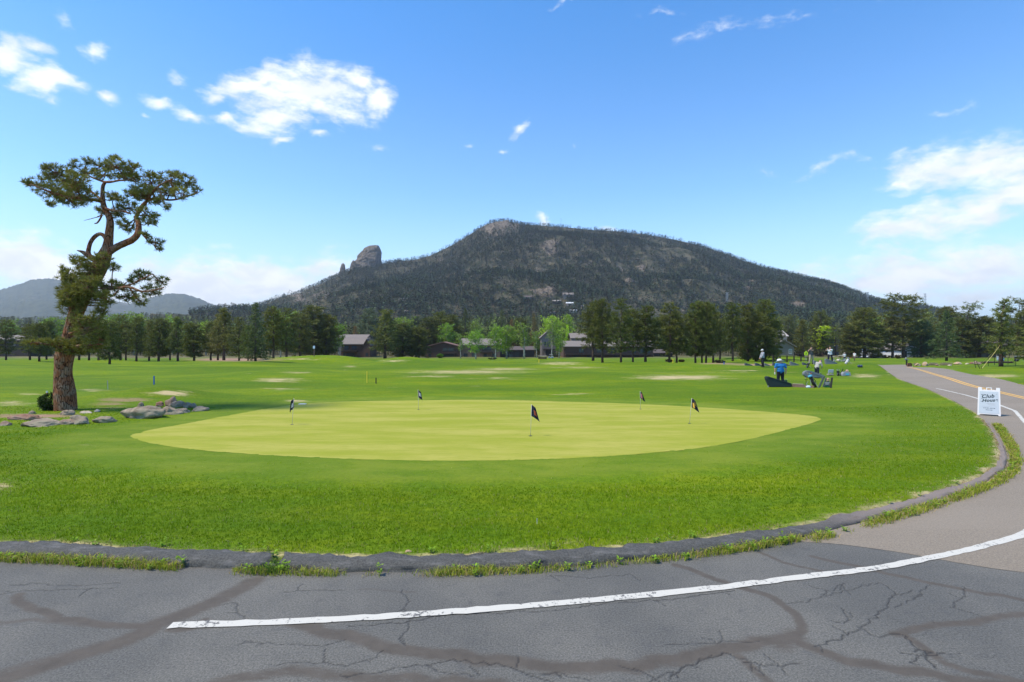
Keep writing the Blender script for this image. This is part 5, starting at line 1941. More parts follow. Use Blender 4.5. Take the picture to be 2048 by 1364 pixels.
for i, (px, base, w, h, mt, lb) in enumerate([
        (1838, 732, 13, 7, 'tan', 'orange rock at the left of the roadside rock bed'), (1853, 732, 13, 9.5, 'tan', 'tallest orange rock in the roadside rock bed'), (1877, 731.5, 9, 4, 'pink', 'small pale rock in the dry grass of the rock bed'),
        (1919, 729, 17, 6, 'tan', 'flat tan slab of rock right of the layered spruce'), (1958, 729, 17, 8, 'pink', 'pinkish block at the left end of the fallen log'), (1901, 731.5, 8, 3, 'pale', 'small pale rock under the layered spruce'),
        (1945, 728, 10, 5, 'red', 'dark brown rock touching the pinkish block'), (1936, 728.5, 8, 3, 'pale', 'tiny pale stone between the tan slab and the log')]):
    rock(px, base, w, h, mt, lb, 100 + i * 3, 'rocks beside the road crest', .6)

# ------------------------------------------------------------------ plain materials for objects
WHITE = plain('white_plastic', (.63, .62, .62), .45, .03)
PANEL = plain('sign_panel', (.43, .475, .52), .4, .03)
POLEW = plain('pole_white', (.55, .52, .48), .5, .05)
INK = plain('dark_ink', (.03, .05, .06), .6, .05)
GREYINK = plain('grey_ink', (.30, .30, .33), .6, .05)
NAVY = plain('navy_cloth', (.012, .016, .04), .8, .2)
ORANGE = plain('orange_cloth', (.72, .13, .05), .8, .15)
YELLOW = plain('yellow_paint', (.80, .60, .04), .5, .06)
BLUE = plain('blue_paint', (.015, .10, .38), .5, .1)
REDP = plain('orange_red_paint', (.60, .12, .03), .5, .1)
BLACK = plain('black_plastic', (.012, .012, .014), .5, .2)
DARKGREEN = plain('dark_green_canvas', (.020, .034, .036), .85, .2, 5, bump=.3)
GREYBOARD = plain('grey_board', (.17, .185, .20), .8, .18, 3, bump=.2)
DARKBOARD = plain('slate_board', (.085, .10, .115), .8, .18, 3, bump=.2)
STEEL = plain('grey_steel', (.32, .33, .34), .45, .1, metal=.6)
TIMBER = plain('weathered_timber', (.19, .125, .10), .85, .35, 8, bump=.5)
PALEWOOD = plain('pale_timber', (.46, .38, .29), .8, .2, 8, bump=.4)
DARKWOOD = plain('dark_fence_wood', (.035, .026, .022), .85, .3, 8)
GREENP = plain('green_plastic', (.02, .16, .05), .5, .15)
DKGREENP = plain('dark_green_plastic', (.015, .07, .03), .5, .15)
TURQ = plain('turquoise_cover', (.10, .45, .60), .5, .1)
SKIN = plain('skin', (.48, .27, .19), .6, .08)
STRAP = plain('yellow_strap', (.50, .42, .13), .7, .15)
LIMEY = plain('fluorescent_sheeting', (.62, .85, .02), .4, .03)
GLASS = plain('window_glass', (.045, .06, .075), .12, .2, spec=.8)
RUBBER = plain('tyre_rubber', (.02, .02, .02), .8, .2)
GRIPT = plain('tan_leather', (.45, .30, .20), .6, .15)


# ------------------------------------------------------------------ putting green flags
def flagstick(px, base, top, label, emblem, lean, turn, bits):
    p = at(px, base)
    p.z += .012
    H = (base - top) / FP * p.y
    t = empty('practice_flag', p, turn)
    tag(t, label, 'flag', 'practice flags on the putting green')
    lx = lean
    MB().tube([(0, 0, -.03), (lx * .5, 0, H * .5), (lx, 0, H)], .0065, 8).build('pole', POLEW, t, smooth=True)
    MB().lathe([(.054, 0.002), (.054, .006), (.050, .006)], 20).build('cup', BLACK, t)
    # limp cloth folded round the pole
    n, m = 13, 15
    W_, hh = .34, .34 * H / .95
    V = []
    for i in range(n):
        v = i / (n - 1)
        for k in range(m):
            u = k / (m - 1)
            droop = u * (.10 + .28 * v) * .8
            sx = math.cos(turn * 0 + .5)
            x = lx + (u * W_ * (.34 + .35 * v)) * 1
            y = .045 * math.sin(u * 9 + v * 1.5) * u
            z = H - .01 - v * hh * (1 - .15 * u) - droop * .55 - u * u * .05
            V.append((x, y, z))
    F, F2 = [], []
    for i in range(n - 1):
        for k in range(m - 1):
            f = (i * m + k, i * m + k + 1, (i + 1) * m + k + 1, (i + 1) * m + k)
            (F2 if any(a <= k <= b and c <= i <= d for a, b, c, d in bits) else F).append(f)
    cloth = MB().add(V, F + F2).build('flag_cloth', NAVY, t, smooth=True)
    cloth.data.materials.append(emblem)
    for f in cloth.data.polygons:
        pass
    mset = {tuple(sorted(f)) for f in F2}
    for f in cloth.data.polygons:
        if tuple(sorted(f.vertices)) in mset: f.material_index = 1
    sd = cloth.modifiers.new('thick', 'SOLIDIFY')
    sd.thickness = .004
    return t


EMB = {'orange': ORANGE, 'white': WHITE, 'pink': plain('pink_print', (.65, .20, .22), .8, .1), 'gold': plain('gold_print', (.75, .42, .05), .8, .1)}
flagstick(1061, 873, 810, 'nearest practice flag, navy with an orange emblem, at the front of the putting green', EMB['orange'], .03, .0, [(6, 10, 4, 8)])
flagstick(584, 850, 797, 'left-leaning navy practice flag at the left end of the putting green', EMB['white'], -.10, 2.6, [(5, 8, 4, 8)])
flagstick(837, 820, 780, 'small distant navy practice flag with a white patch at the back of the green', EMB['white'], -.02, -.3, [(5, 9, 3, 7)])
flagstick(1281, 819, 783, 'distant navy practice flag with a pink band at the right back of the green', EMB['pink'], -.02, .35, [(3, 6, 3, 10)])
flagstick(1379, 848, 797, 'practice flag with red and gold print at the right end of the green', EMB['gold'], .08, -.1, [(2, 5, 5, 10), (8, 11, 2, 6)])


# ------------------------------------------------------------------ the folding sign
def text_mesh(name, s, size, mat, parent, loc, shear=0.0, bold=0.0, rotx=90, space=1.0, rz=0.0, tilt=0.0):
    cu = bpy.data.curves.new(name, 'FONT')
    cu.body = s
    cu.size = size
    cu.shear = shear
    cu.offset = bold
    cu.extrude = .0008
    cu.space_character = space
    cu.align_x = 'CENTER'
    ob = bpy.data.objects.new(name, cu)
    COL.objects.link(ob)
    bpy.context.view_layer.update()
    me = bpy.data.meshes.new_from_object(ob.evaluated_get(bpy.context.evaluated_depsgraph_get()))
    bpy.data.objects.remove(ob)
    me.name = name
    me.materials.clear()
    me.materials.append(mat)
    o = bpy.data.objects.new(name, me)
    COL.objects.link(o)
    o.parent = parent
    o.location = loc
    o.rotation_euler = (R(rotx), tilt, rz)
    return o


def stroke(mb, pts, w, y=-.0):
    """a brush stroke on the panel: thick flat ribbon along points (x,z)"""
    P = smooth_line(resample(pts, .006), 3)
    T = np.gradient(P, axis=0)
    T /= np.hypot(T[:, 0], T[:, 1])[:, None] + 1e-9
    n = len(P)
    s = np.linspace(0, 1, n)
    ww = w * (.55 + .45 * np.abs(T[:, 1])) * np.clip(np.minimum(s, 1 - s) * 10 + .45, 0, 1)
    Nn = np.column_stack([-T[:, 1], T[:, 0]])
    A, B = P - Nn * ww[:, None] / 2, P + Nn * ww[:, None] / 2
    vs = [(a[0], y, a[1]) for a in A] + [(b[0], y, b[1]) for b in B]
    mb.add(vs, [(i, i + 1, n + i + 1, n + i) for i in range(n - 1)])


def folding_sign():
    p = at(1978, 832)
    Y = p.y
    yaw = -math.atan2(p.x, p.y)           # faces the camera's side of the road
    t = empty('folding_sign', (p.x, p.y, terrain0(p.x, p.y) + .01), yaw)
    tag(t, 'white folding sidewalk sign reading Club House at the roadside', 'sign')
    w0, w1, H = .345, .305, 1.02
    lean = R(14)

    def leg(sgn):
        f = MB()
        # frame of one leaf in its own plane (x, z along the leaf), cut-outs as in the photo
        th = .035
        f.prism([(-w0, 0.0), (-w0 + .06, 0.0), (-w0 + .085, .045), (w0 - .085, .045), (w0 - .06, 0), (w0, 0), (w1 + .02, .95), (w1 + .018, 1.10), (w1 - .095, 1.10), (w1 - .10, 1.005), (.105, 1.005),
                 (-.105, 1.005), (-w1 + .10, 1.005), (-w1 + .095, 1.10), (-w1 - .018, 1.10), (-w1 - .02, .95)], -th / 2, th / 2)
        return f
    for sgn, nm in ((1, 'front_leaf'), (-1, 'rear_leaf')):
        o = leg(sgn).build(nm, WHITE, t, bevel=.004)
        o.rotation_euler = (-lean * sgn, 0, 0)
        o.location = (0, -.27 * sgn, 0)
        if sgn == 1:
            front = o
    h = MB()
    h.box(-.085, -.055, -.014, .014, 1.003, 1.10).box(.055, .085, -.014, .014, 1.003, 1.10).box(-.085, .085, -.0145, .0145, 1.075, 1.105)
    hd = h.build('handle', WHITE, t, bevel=.005)
    hd.rotation_euler = (-lean, 0, 0)
    hd.location = (0, -.27, 0)
    pn = MB().prism([(-.300, .085), (.300, .085), (.275, .945), (-.275, .945)], -.0245, -.0185).build('sign_panel', PANEL, front)
    # hand lettered CLUB HOUSE as brush strokes
    y = -.0262
    mb = MB()
    def sh(pts, ox, oz, s=1.0):
        return [(ox + (a + .28 * b) * s, oz + b * s + .10 * (ox + a * s)) for a, b in pts]
    hgt, w = .145, .024
    S_ = lambda pts, ox, oz, sc=1.0, ww=w: stroke(mb, sh(pts, ox, oz, sc), ww, y)
    k2 = lambda s_, sz, x, z: text_mesh('lettering', s_, sz, INK, front, (x, y, z), .28, .0062, 90, 1.08, 0.0, R(-6))
    k2('Club', .185, -.035, .695)
    k2('House', .165, .025, .545)
    for sp_ in ([(-.225, .79), (-.215, .82), (-.185, .815), (-.175, .79)], [(-.245, .555), (-.225, .535), (-.195, .545), (-.175, .575)], [(-.22, .645), (-.205, .672), (-.175, .668)]):
        mb = MB()
        stroke(mb, sp_, .018, y)
        mb.build('swash', INK, front)
    fl = MB()
    fl.box(.205, .209, y, y + .001, .76, .86).prism([(.209, .855), (.245, .848), (.209, .82)], y, y + .001)
    fl.build('flag_emblem', GREYINK, front)
    k = lambda s, sz, x, z, mt, sp=1.0, shr=0.0: text_mesh('lettering', s, sz, mt, front, (x, y, z), shr, .0006, 90, sp)
    k('FAIRWAY', .042, .06, .455, GREYINK, 1.5)
    k('TAVERN', .042, .075, .405, GREYINK, 1.5)
    fl2 = MB().box(-.20, .22, y, y + .001, .350, .356)
    fl2.build('rule_line', GREYINK, front)
    k('7:00 AM - 8:00 PM', .046, .0, .275, INK, 1.0, .25)
    k('Every day', .05, .0, .205, INK, 1.0, .3)


folding_sign()


# ------------------------------------------------------------------ stakes and small posts
def post(name, px, base, top, w, mat, label, cat='post', capmat=None, lean=0.0, band=None):
    p = at(px, base)
    s = p.y / FP
    H = (base - top) * s
    t = empty(name, p)
    tag(t, label, cat)
    mb = MB()
    r = w * s / 2
    mb.tube([(0, 0, -.1), (lean * s, 0, H)], r, 8)
    mb.build('post', mat, t)
    if capmat:
        MB().tube([(lean * s, 0, H - .02), (lean * s, 0, H + r * 2.2)], r * 1.25, 8).build('top', capmat, t)
    return t


post('stake', 308, 769, 752, 2.6, BLUE, 'blue stake standing on the fairway right of the old pine')
post('stake', 216, 779, 761, 1.3, STEEL, 'thin grey rod in the grass between the old pine and the blue stake', lean=-1)
post('stake', 94, 792, 785, 2.6, REDP, 'short orange stake with a white top left of the old pine', capmat=WHITE)
post('stake', 734, 766, 743, 1.6, YELLOW, 'yellow stake with a bent top on the fairway')
post('stake', 752, 767, 755.5, 2.2, BLACK, 'short black stake right of the yellow one')
post('stake', 1078, 725, 718, 1.3, YELLOW, 'tiny yellow stake below the tee bench')
post('stake', 1720, 716, 708, 2.6, WHITE, 'short white post under the big round-headed pine')
post('stake', 1448, 729, 724, 2.0, BLUE, 'tiny blue stake at the left end of the tan path')
post('stake', 1346, 726, 718, 1.4, YELLOW, 'tiny yellow stake between the two reddish trunks')
post('stake', 1074, 1049, 1037, .9, WHITE, 'white peg in the lawn near the kerb')

# flat white marker at the far left of the green
p = at(605, 809)
tag(MB().box(-.16, .16, -.10, .10, 0, .035).build('ground_marker', WHITE, bevel=.01), 'flat white marker lying at the left back edge of the green', 'marker').location = p
# dead clod on the lawn
p = at(815, 1104)
o = rock(815, 1104, 17, 6, 'tan', 'small tan clod of dry turf on the lawn by the kerb', 555, None, .2)
o.name = 'turf_clod'
o['category'] = 'clod'


def board_sign(name, px, base, top, bw, bh, mat, label, postmat, pw=1.0):
    p = at(px, base)
    s = p.y / FP
    t = empty(name, p)
    tag(t, label, 'sign')
    H = (base - top) * s
    MB().box(-pw * s / 2, pw * s / 2, .0, pw * s, -.1, H).build('post', postmat, t)
    MB().box(-bw * s / 2, bw * s / 2, -.03, -.003, H - bh * s, H + .02).build('panel', mat, t, bevel=.01)
    return t


board_sign('information_sign', 628, 713, 692, 4.2, 5.2, plain('pale_blue_panel', (.55, .66, .80), .5, .05), 'small pale blue sign on a thin post before the huge dark pine', TIMBER, 1.3)

# school crossing sign: pentagon
p = at(1612, 722)
s = p.y / FP
t = empty('crossing_sign', p)
tag(t, 'fluorescent yellow pentagon pedestrian sign beside the rail fence', 'sign')
MB().box(-.6 * s, .6 * s, .0, 1.0 * s, -.1, 15 * s).build('post', STEEL, t)
cz = 15.5 * s
MB().prism([(-3.1 * s, cz - 4.2 * s), (3.1 * s, cz - 4.2 * s), (4.1 * s, cz + .6 * s), (0, cz + 5 * s), (-4.1 * s, cz + .6 * s)], -.03, -.005).build('panel', LIMEY, t)
fg = MB().cap((0, -.034, cz + 1.6 * s), (0, -.034, cz + 1.7 * s), .55 * s, n=8).cap((0, -.034, cz + .8 * s), (0, -.034, cz - 1 * s), .6 * s, n=8).cap((0, -.034, cz - 1 * s), (.9 * s, -.034, cz - 3 * s), .32 * s, n=6).cap((0, -.034, cz - 1 * s), (-.9 * s, -.034, cz - 3 * s), .32 * s, n=6).cap((-1.2 * s, -.034, cz - .3 * s), (1.2 * s, -.034, cz - .3 * s), .25 * s, n=6)
for i, v in enumerate(fg.v): fg.v[i] = (v[0], -.034 + (v[1] + .034) * .03, v[2])
fg.build('walking_figure', BLACK, t)


# ------------------------------------------------------------------ fence
def rail_fence():
    a, b = at(1543, 720), at(1616, 720)
    ya = 84.0
    A = Vector(((1546 - 1024) / FP * ya, ya, 0))
    B = Vector(((1616 - 1024) / FP * ya, ya, 0))
    t = empty('rail_fence', (A.x, A.y, 0))
    tag(t, 'dark wooden rail fence in front of the gabled house', 'fence')
    n = 6
    prev = None
    for i in range(n):
        q = A.lerp(B, i / (n - 1))
        z = tz(q.x, q.y)
        MB().box(q.x - A.x - .07, q.x - A.x + .07, -.07, .07, z - .1, z + 1.15).build('fence_post', DARKWOOD, t)
        if prev:
            for h in (.55, 1.0):
                MB().tube([(prev[0] - A.x, .0, prev[1] + h), (q.x - A.x, .0, z + h)], .045, 6).build('fence_rail', DARKWOOD, t)
        prev = (q.x, z)


rail_fence()


# ------------------------------------------------------------------ houses
def siding(name, col, sc=9.0):
    m, t, b = newmat(name)
    P = nd(t, 'TexCoord').outputs['Object']
    wv = nd(t, 'TexWave', wave_type='BANDS', bands_direction='X', ins={'Scale': sc * .3, 'Distortion': .4, 'Vector': P})
    n = noise_(t, mapping(t, P, sc=(6, 6, .6)), 2, 5, .6)
    c = mix(t, n, tuple(x * .75 for x in col), tuple(x * 1.22 for x in col))
    c = mix(t, mrange(t, wv.outputs['Fac'], .0, .25, .45, 0), c, tuple(x * .5 for x in col))
    t.links.new(c, b.inputs['Base Color'])
    b.inputs['Roughness'].default_value = .85
    return m


def roofing(name, col):
    m, t, b = newmat(name)
    P = nd(t, 'TexCoord').outputs['Object']
    n = noise_(t, mapping(t, P, sc=(1, 3, 3)), 3, 6, .7)
    c = mix(t, mrange(t, n, .3, .7), tuple(x * .8 for x in col), tuple(x * 1.2 for x in col))
    t.links.new(c, b.inputs['Base Color'])
    b.inputs['Roughness'].default_value = .9
    bp = nd(t, 'Bump', ins={'Strength': .5, 'Distance': .03, 'Height': n})
    t.links.new(bp.outputs[0], b.inputs['Normal'])
    return m


WALLM = {'brown': siding('brown_siding', (.095, .050, .032)), 'tan': siding('tan_siding', (.19, .115, .07)), 'dark': siding('dark_siding', (.040, .028, .022)), 'greybrown': siding('grey_brown_siding', (.20, .165, .14)),
         'white': siding('white_siding', (.60, .63, .68)), 'olive': siding('olive_siding', (.14, .135, .10)), 'pale': siding('pale_stucco', (.56, .42, .33)), 'blue': siding('blue_grey_siding', (.20, .25, .32))}
ROOFM = {'grey': roofing('grey_shingle', (.195, .165, .145)), 'brown': roofing('brown_shingle', (.10, .075, .068)), 'pale': roofing('pale_roof', (.40, .36, .34)), 'redbrown': roofing('red_brown_trim', (.21, .115, .095)), 'white': roofing('white_roof', (.78, .79, .82))}
DOORM = plain('dark_door', (.03, .026, .024), .5, .2)
TRIM = plain('white_trim', (.70, .70, .70), .5, .05)


def house(label, px0, px1, base, eave, ridge, Y, d=8.0, ridge_axis='x', wall='brown', roof='grey', wins=(), balc=(), doors=(), chim=None, over=.5, rz=0.0, cat='house', name='house', winframe=None):
    """px0..px1 photo width, base/eave/ridge photo rows at distance Y; windows etc. in 0..1 of the front"""
    if Y < 126 or 140 <= Y < 160: Y = 178 + (Y - 148) * .6
    elif 160 <= Y < 260: Y += 26
    s = Y / FP
    zb = CH + (682 - base) * s
    x0, x1 = (px0 - 1024) * s, (px1 - 1024) * s
    w = x1 - x0
    e, rg = (base - eave) * s, (base - ridge) * s
    t = empty(name, ((x0 + x1) / 2, Y, zb), rz)
    tag(t, label, cat, 'houses along the edge of the course' if Y < 260 else 'houses on the mountain slope')
    hw = w / 2
    if ridge_axis == 'x':
        MB().prism([(0, -9), (d, -9), (d, e), (d / 2, rg), (0, e)], -hw, hw, 'x').build('wall', WALLM[wall], t)
        k = (rg - e) / (d / 2)
        rf = MB()
        rf.prism([(-over, e - over * k + .03), (d / 2, rg + .03), (d + over, e - over * k + .03), (d + over, e - over * k + .22), (d / 2, rg + .24), (-over, e - over * k + .22)], -hw - over, hw + over, 'x')
    else:
        MB().prism([(-hw, -9), (hw, -9), (hw, e), (0, rg), (-hw, e)], 0, d, 'y').build('wall', WALLM[wall], t)
        k = (rg - e) / hw
        rf = MB()
        rf.prism([(-hw - over, e - over * k + .03), (0, rg + .03), (hw + over, e - over * k + .03), (hw + over, e - over * k + .24), (0, rg + .26), (-hw - over, e - over * k + .24)], -over, d + over, 'y')
    ro = rf.build('roof', ROOFM[roof], t)
    for (u, v, ww, hh) in wins:
        cx, cz = -hw + u * w, v * e
        a, b = ww * w / 2, hh * e / 2
        fr = .07
        f = MB().box(cx - a - fr, cx - a, -.06, -.002, cz - b - fr, cz + b + fr).box(cx + a, cx + a + fr, -.06, -.002, cz - b - fr, cz + b + fr)
        f.box(cx - a, cx + a, -.06, -.002, cz - b - fr, cz - b).box(cx - a, cx + a, -.06, -.002, cz + b, cz + b + fr).box(cx - .025, cx + .025, -.055, -.012, cz - b, cz + b)
        fo = f.build('window', winframe or (TRIM if wall in ('white', 'olive') or 'white window' in label else DOORM), t)
        MB().box(cx - a, cx + a, -.030, -.012, cz - b, cz + b).build('pane', GLASS, fo)
    for (u, ww, hh) in doors:
        cx = -hw + u * w
        do = MB().box(cx - ww * w / 2, cx + ww * w / 2, -.05, -.002, -.3, hh * e).build('door', DOORM, t)
        MB().box(cx + ww * w * .36, cx + ww * w * .40, -.09, -.05, hh * e * .45, hh * e * .50).build('handle', STEEL, do)
    for (u0, u1, v, vt, dp) in balc:
        a, b, z, zt = -hw + u0 * w, -hw + u1 * w, v * e, vt * e
        bo = MB().box(a, b, -dp, -.003, z - .22, z).build('balcony', WALLM['dark'], t)
        rl = MB().box(a, b, -dp, -dp + .07, z + (zt - z) * .92, zt).box(a, a + .08, -dp + .001, -.01, z + (zt - z) * .92, zt - .005).box(b - .08, b, -dp + .001, -.01, z + (zt - z) * .92, zt - .005)
        nb = max(5, int((b - a) / .28))
        for i in range(nb + 1):
            xx = a + .02 + (b - a - .06) * i / nb
            rl.box(xx, xx + .04, -dp + .015, -dp + .055, z, z + (zt - z) * .92)
        rl.build('railing', WALLM['dark'], bo)
        for xx in (a + .1, b - .25):
            MB().box(xx, xx + .15, -dp + .05, -dp + .2, -1.5, z - .22).build('balcony_post', WALLM['dark'], t)
    if chim:
        cx = -hw + chim * w
        zr = rg + .9
        MB().box(cx - .45, cx + .45, d * .3, d * .3 + .8, e * .7, zr).build('chimney', WALLM['greybrown'], ro)
    return t


house('long low house with a grey roof at the far left edge of the trees', -40, 56, 712, 680, 671, 165, 10, 'x', 'dark', 'grey', wins=[(.72, .72, .04, .2), (.3, .5, .1, .3)], doors=[(.5, .06, .6)])
house('brown chalet with a deck over a dark carport, right of the huge dark pine', 683, 729, 717, 688, 677, 152, 9, 'x', 'brown', 'grey', wins=[(.22, .74, .16, .26), (.55, .74, .2, .26)], balc=[(.02, .72, .54, .74, 1.6)], doors=[(.4, .36, .40), (.12, .1, .38)])
house('brown chimney gable end joined to the right of the chalet', 727, 740, 717, 690, 679, 151, 9, 'y', 'brown', 'brown', chim=.5, over=.25, wins=[(.5, .3, .3, .2)])
house('grey roofed house mostly hidden behind the chalet', 676, 732, 708, 676, 670, 172, 8, 'x', 'greybrown', 'grey')
house('low brown house with a broad gable and a railed balcony', 851, 922, 718, 694, 685, 150, 10, 'y', 'brown', 'redbrown', wins=[(.56, .78, .12, .24), (.72, .78, .14, .24)], balc=[(.40, .88, .50, .72, 1.8)], doors=[(.62, .36, .40), (.12, .08, .42)])
house('brown condominium with a grey gabled roof and pale lower window', 922, 1000, 718, 690, 678, 150.6, 10, 'x', 'tan', 'grey', wins=[(.32, .28, .08, .25), (.66, .74, .22, .24), (.85, .25, .08, .25)], balc=[(.5, .82, .52, .70, 1.5)], doors=[(.62, .08, .40), (.12, .10, .40)])
house('dark brown low wing between the condominium and the grey upper house', 1000, 1068, 718, 700, 694, 153, 9, 'x', 'dark', 'brown', wins=[(.3, .35, .08, .4), (.7, .35, .08, .4)], doors=[(.5, .1, .7)])
house('grey brown upper house with a steep gable behind the yellow green tree', 1083, 1112, 709, 674, 661, 168, 9, 'y', 'greybrown', 'grey', wins=[(.5, .62, .14, .22), (.25, .62, .12, .2)], balc=[(.1, .95, .32, .46, 1.5)], doors=[(.5, .4, .28)])
house('long brown building with a deck along its whole front behind the bare-stemmed pines', 1127, 1306, 719, 693, 683, 148, 10, 'x', 'brown', 'grey', wins=[(.2, .68, .05, .3), (.4, .68, .05, .3), (.55, .68, .04, .3), (.80, .72, .02, .5), (.88, .68, .055, .46), (.95, .68, .03, .4)], balc=[(.02, .99, .42, .60, 1.8)], doors=[(.15, .08, .34), (.3, .08, .34), (.6, .08, .34), (.82, .05, .34)])
house('grey roofed house showing above the left end of the long building', 1143, 1172, 700, 676, 667, 170, 8, 'x', 'greybrown', 'grey', wins=[(.5, .6, .2, .3)])
house('dark roofed house glimpsed between trunks right of the long building', 1308, 1345, 716, 706, 700, 165, 8, 'x', 'dark', 'brown')
house('grey brown gabled house with one white window right of the dark pines', 1545, 1588, 711, 693, 681, 128, 9, 'y', 'greybrown', 'grey', wins=[(.83, .45, .11, .45)], over=.5, chim=.2)
house('tan roofed house behind the top of the gabled house', 1550, 1574, 700, 672, 661, 175, 9, 'x', 'pale', 'pale')
house('brown roofed house peeping over the lime green tree', 1656, 1678, 690, 662, 652, 185, 9, 'y', 'greybrown', 'brown', wins=[(.5, .8, .3, .2)])
house('white house with a wide window and low gable behind the tall flat-domed pine', 1802, 1843, 713, 699, 689, 148, 10, 'y', 'white', 'grey', wins=[(.68, .48, .34, .36)], doors=[(.2, .16, .8)])
house('small white wing showing under the big round-headed pine', 1744, 1762, 713, 700, 695, 150, 8, 'x', 'white', 'grey', doors=[(.7, .2, .8)])
house('dark flat-fronted house with an upper deck at the right of the trees', 1922, 2012, 715, 690, 682, 145, 9, 'x', 'olive', 'brown', wins=[(.6, .75, .12, .3), (.8, .75, .12, .3)], balc=[(.3, .98, .58, .76, 1.8)], doors=[(.25, .16, .48), (.62, .1, .48)])
# little houses on the slope, far off
for lb, px, py, w, h, Y, wl, rf in [
        ('pale pink flat house alone on the mountain slope', 805, 601, 17, 6, 760, 'pale', 'pale'), ('low pale roof between trees under the pink flat house', 813, 624, 10, 3, 690, 'dark', 'pale'),
        ('blue grey house on the slope above the chalet', 733, 615, 12, 6, 720, 'blue', 'grey'), ('dark roofed house highest on the slope above the poplar', 1057, 598, 20, 7, 770, 'dark', 'brown'),
        ('long grey house among rocks above the poplar', 1137, 594, 22, 9, 780, 'greybrown', 'grey'), ('bright white roofed house above the poplar', 1140, 609, 14, 5, 735, 'pale', 'white'),
        ('white house just above the tops of the bare-stemmed pines', 1147, 624, 14, 5, 690, 'white', 'white'), ('house with a thin white roof below the long grey house', 1114, 605, 16, 5, 745, 'dark', 'pale'),
        ('whitish cabin left of the white house above the poplar', 1106, 626, 10, 4, 690, 'white', 'grey'), ('small tan house behind the yellow green trees', 1167, 616, 8, 7, 715, 'pale', 'pale')]:
    # lift the little house to the slope it stands on
    u = (px - 1024) / FP
    ys = np.arange(640, 1300, 2.0)
    zz = mt_height(np.full(ys.shape, u), ys)[0]
    hit = np.nonzero(CH + (682 - py) / FP * ys <= zz)[0]
    Yh = float(ys[hit[0]]) - 6 if len(hit) else Y
    house(lb, px - w / 2, px + w / 2, py + 1, py - h * .55, py - h, Yh, 9, 'x', wl, rf, wins=[(.3, .5, .14, .4), (.7, .5, .14, .4)], name='hillside_house')


# ------------------------------------------------------------------ pylons and masts on the mountain
def pylon(px, base, top, w, label, kind='lattice'):
    u = (px - 1024) / FP
    ys = np.arange(640, 1420, 2.0)
    zz = mt_height(np.full(ys.shape, u), ys)[0]
    hit = np.nonzero(CH + (682 - base) / FP * ys <= zz)[0]
    Y = float(ys[hit[0]]) if len(hit) else Y_R
    s = Y / FP
    z = CH + (682 - base) * s
    H, hw = (base - top) * s, w * s / 2
    t = empty('power_pylon' if kind == 'lattice' else 'radio_mast', (u * Y, Y, z))
    tag(t, label, 'pylon' if kind == 'lattice' else 'mast')
    mb = MB()
    rr = .22
    if kind == 'lattice':
        for sx in (-1, 1):
            for sy in (-1, 1):
                mb.tube([(sx * hw, sy * hw, -8), (sx * hw * .55, sy * hw * .55, H)], rr, 4)
        n = 6
        for i in range(n):
            for sx in (-1, 1):
                a, b = i / n, (i + 1) / n
                fa, fb = hw * (1 - .45 * a), hw * (1 - .45 * b)
                mb.tube([(sx * fa, -fa, H * a), (-sx * fb, -fb, H * b)], rr * .7, 4)
    else:
        mb.tube([(0, 0, -6), (0, 0, H)], rr, 5)
    mb.build('mast', STEEL, t)
    ar = MB()
    for i, f in enumerate((.98, .80, .62) if kind == 'lattice' else (.95,)):
        k = hw * 1.9 if kind == 'lattice' else hw
        ar.box(-k, k, -.2, .2, H * f - .25, H * f + .25)
    ar.build('cross_arm', STEEL, t)


pylon(1454, 608, 585, 4.0, 'tall grey lattice pylon in front of the mountain above the dark pines')
pylon(1735, 606, 584, 3.6, 'lattice pylon on the right shoulder of the mountain, against the sky')
pylon(1850, 618, 587, 3.2, 'slim pylon right of the tall flat-domed pine, against the sky')
pylon(1093, 452, 435, 2.0, 'thin radio mast on the summit ridge, the left of the two', 'mast')
pylon(1122, 453, 437, 3.0, 'radio mast with a broad head on the summit ridge, the right of the two', 'mast')

# ------------------------------------------------------------------ people
def fuse(mb, name, mat, parent, vox, smooth_it=4):
    """fuse overlapping capsules into one continuous skin"""
    o = mb.build(name + '_tmp', mat)
    md = o.modifiers.new('r', 'REMESH')
    md.mode = 'VOXEL'
    md.voxel_size = vox
    ms = o.modifiers.new('s', 'SMOOTH')
    ms.iterations = smooth_it
    ms.factor = .5
    bpy.context.view_layer.update()
    me = bpy.data.meshes.new_from_object(o.evaluated_get(bpy.context.evaluated_depsgraph_get()))
    bpy.data.objects.remove(o)
    me.name = name
    me.materials.clear()
    me.materials.append(mat)
    me.polygons.foreach_set('use_smooth', np.full(len(me.polygons), True))
    n = bpy.data.objects.new(name, me)
    COL.objects.link(n)
    n.parent = parent
    return n


STAND = dict(pelvis=(0, 0, .93), waist=(0, 0, 1.08), chest=(0, 0, 1.30), neck=(0, 0, 1.47), head=(0, .03, 1.62), sL=(-.19, 0, 1.41), sR=(.19, 0, 1.41), eL=(-.25, -.02, 1.12), eR=(.25, -.02, 1.12),
             wL=(-.26, .05, .87), wR=(.26, .05, .87), hL=(-.09, 0, .90), hR=(.09, 0, .90), kL=(-.11, .02, .49), kR=(.11, .02, .49), aL=(-.12, -.03, .09), aR=(.12, -.03, .09))


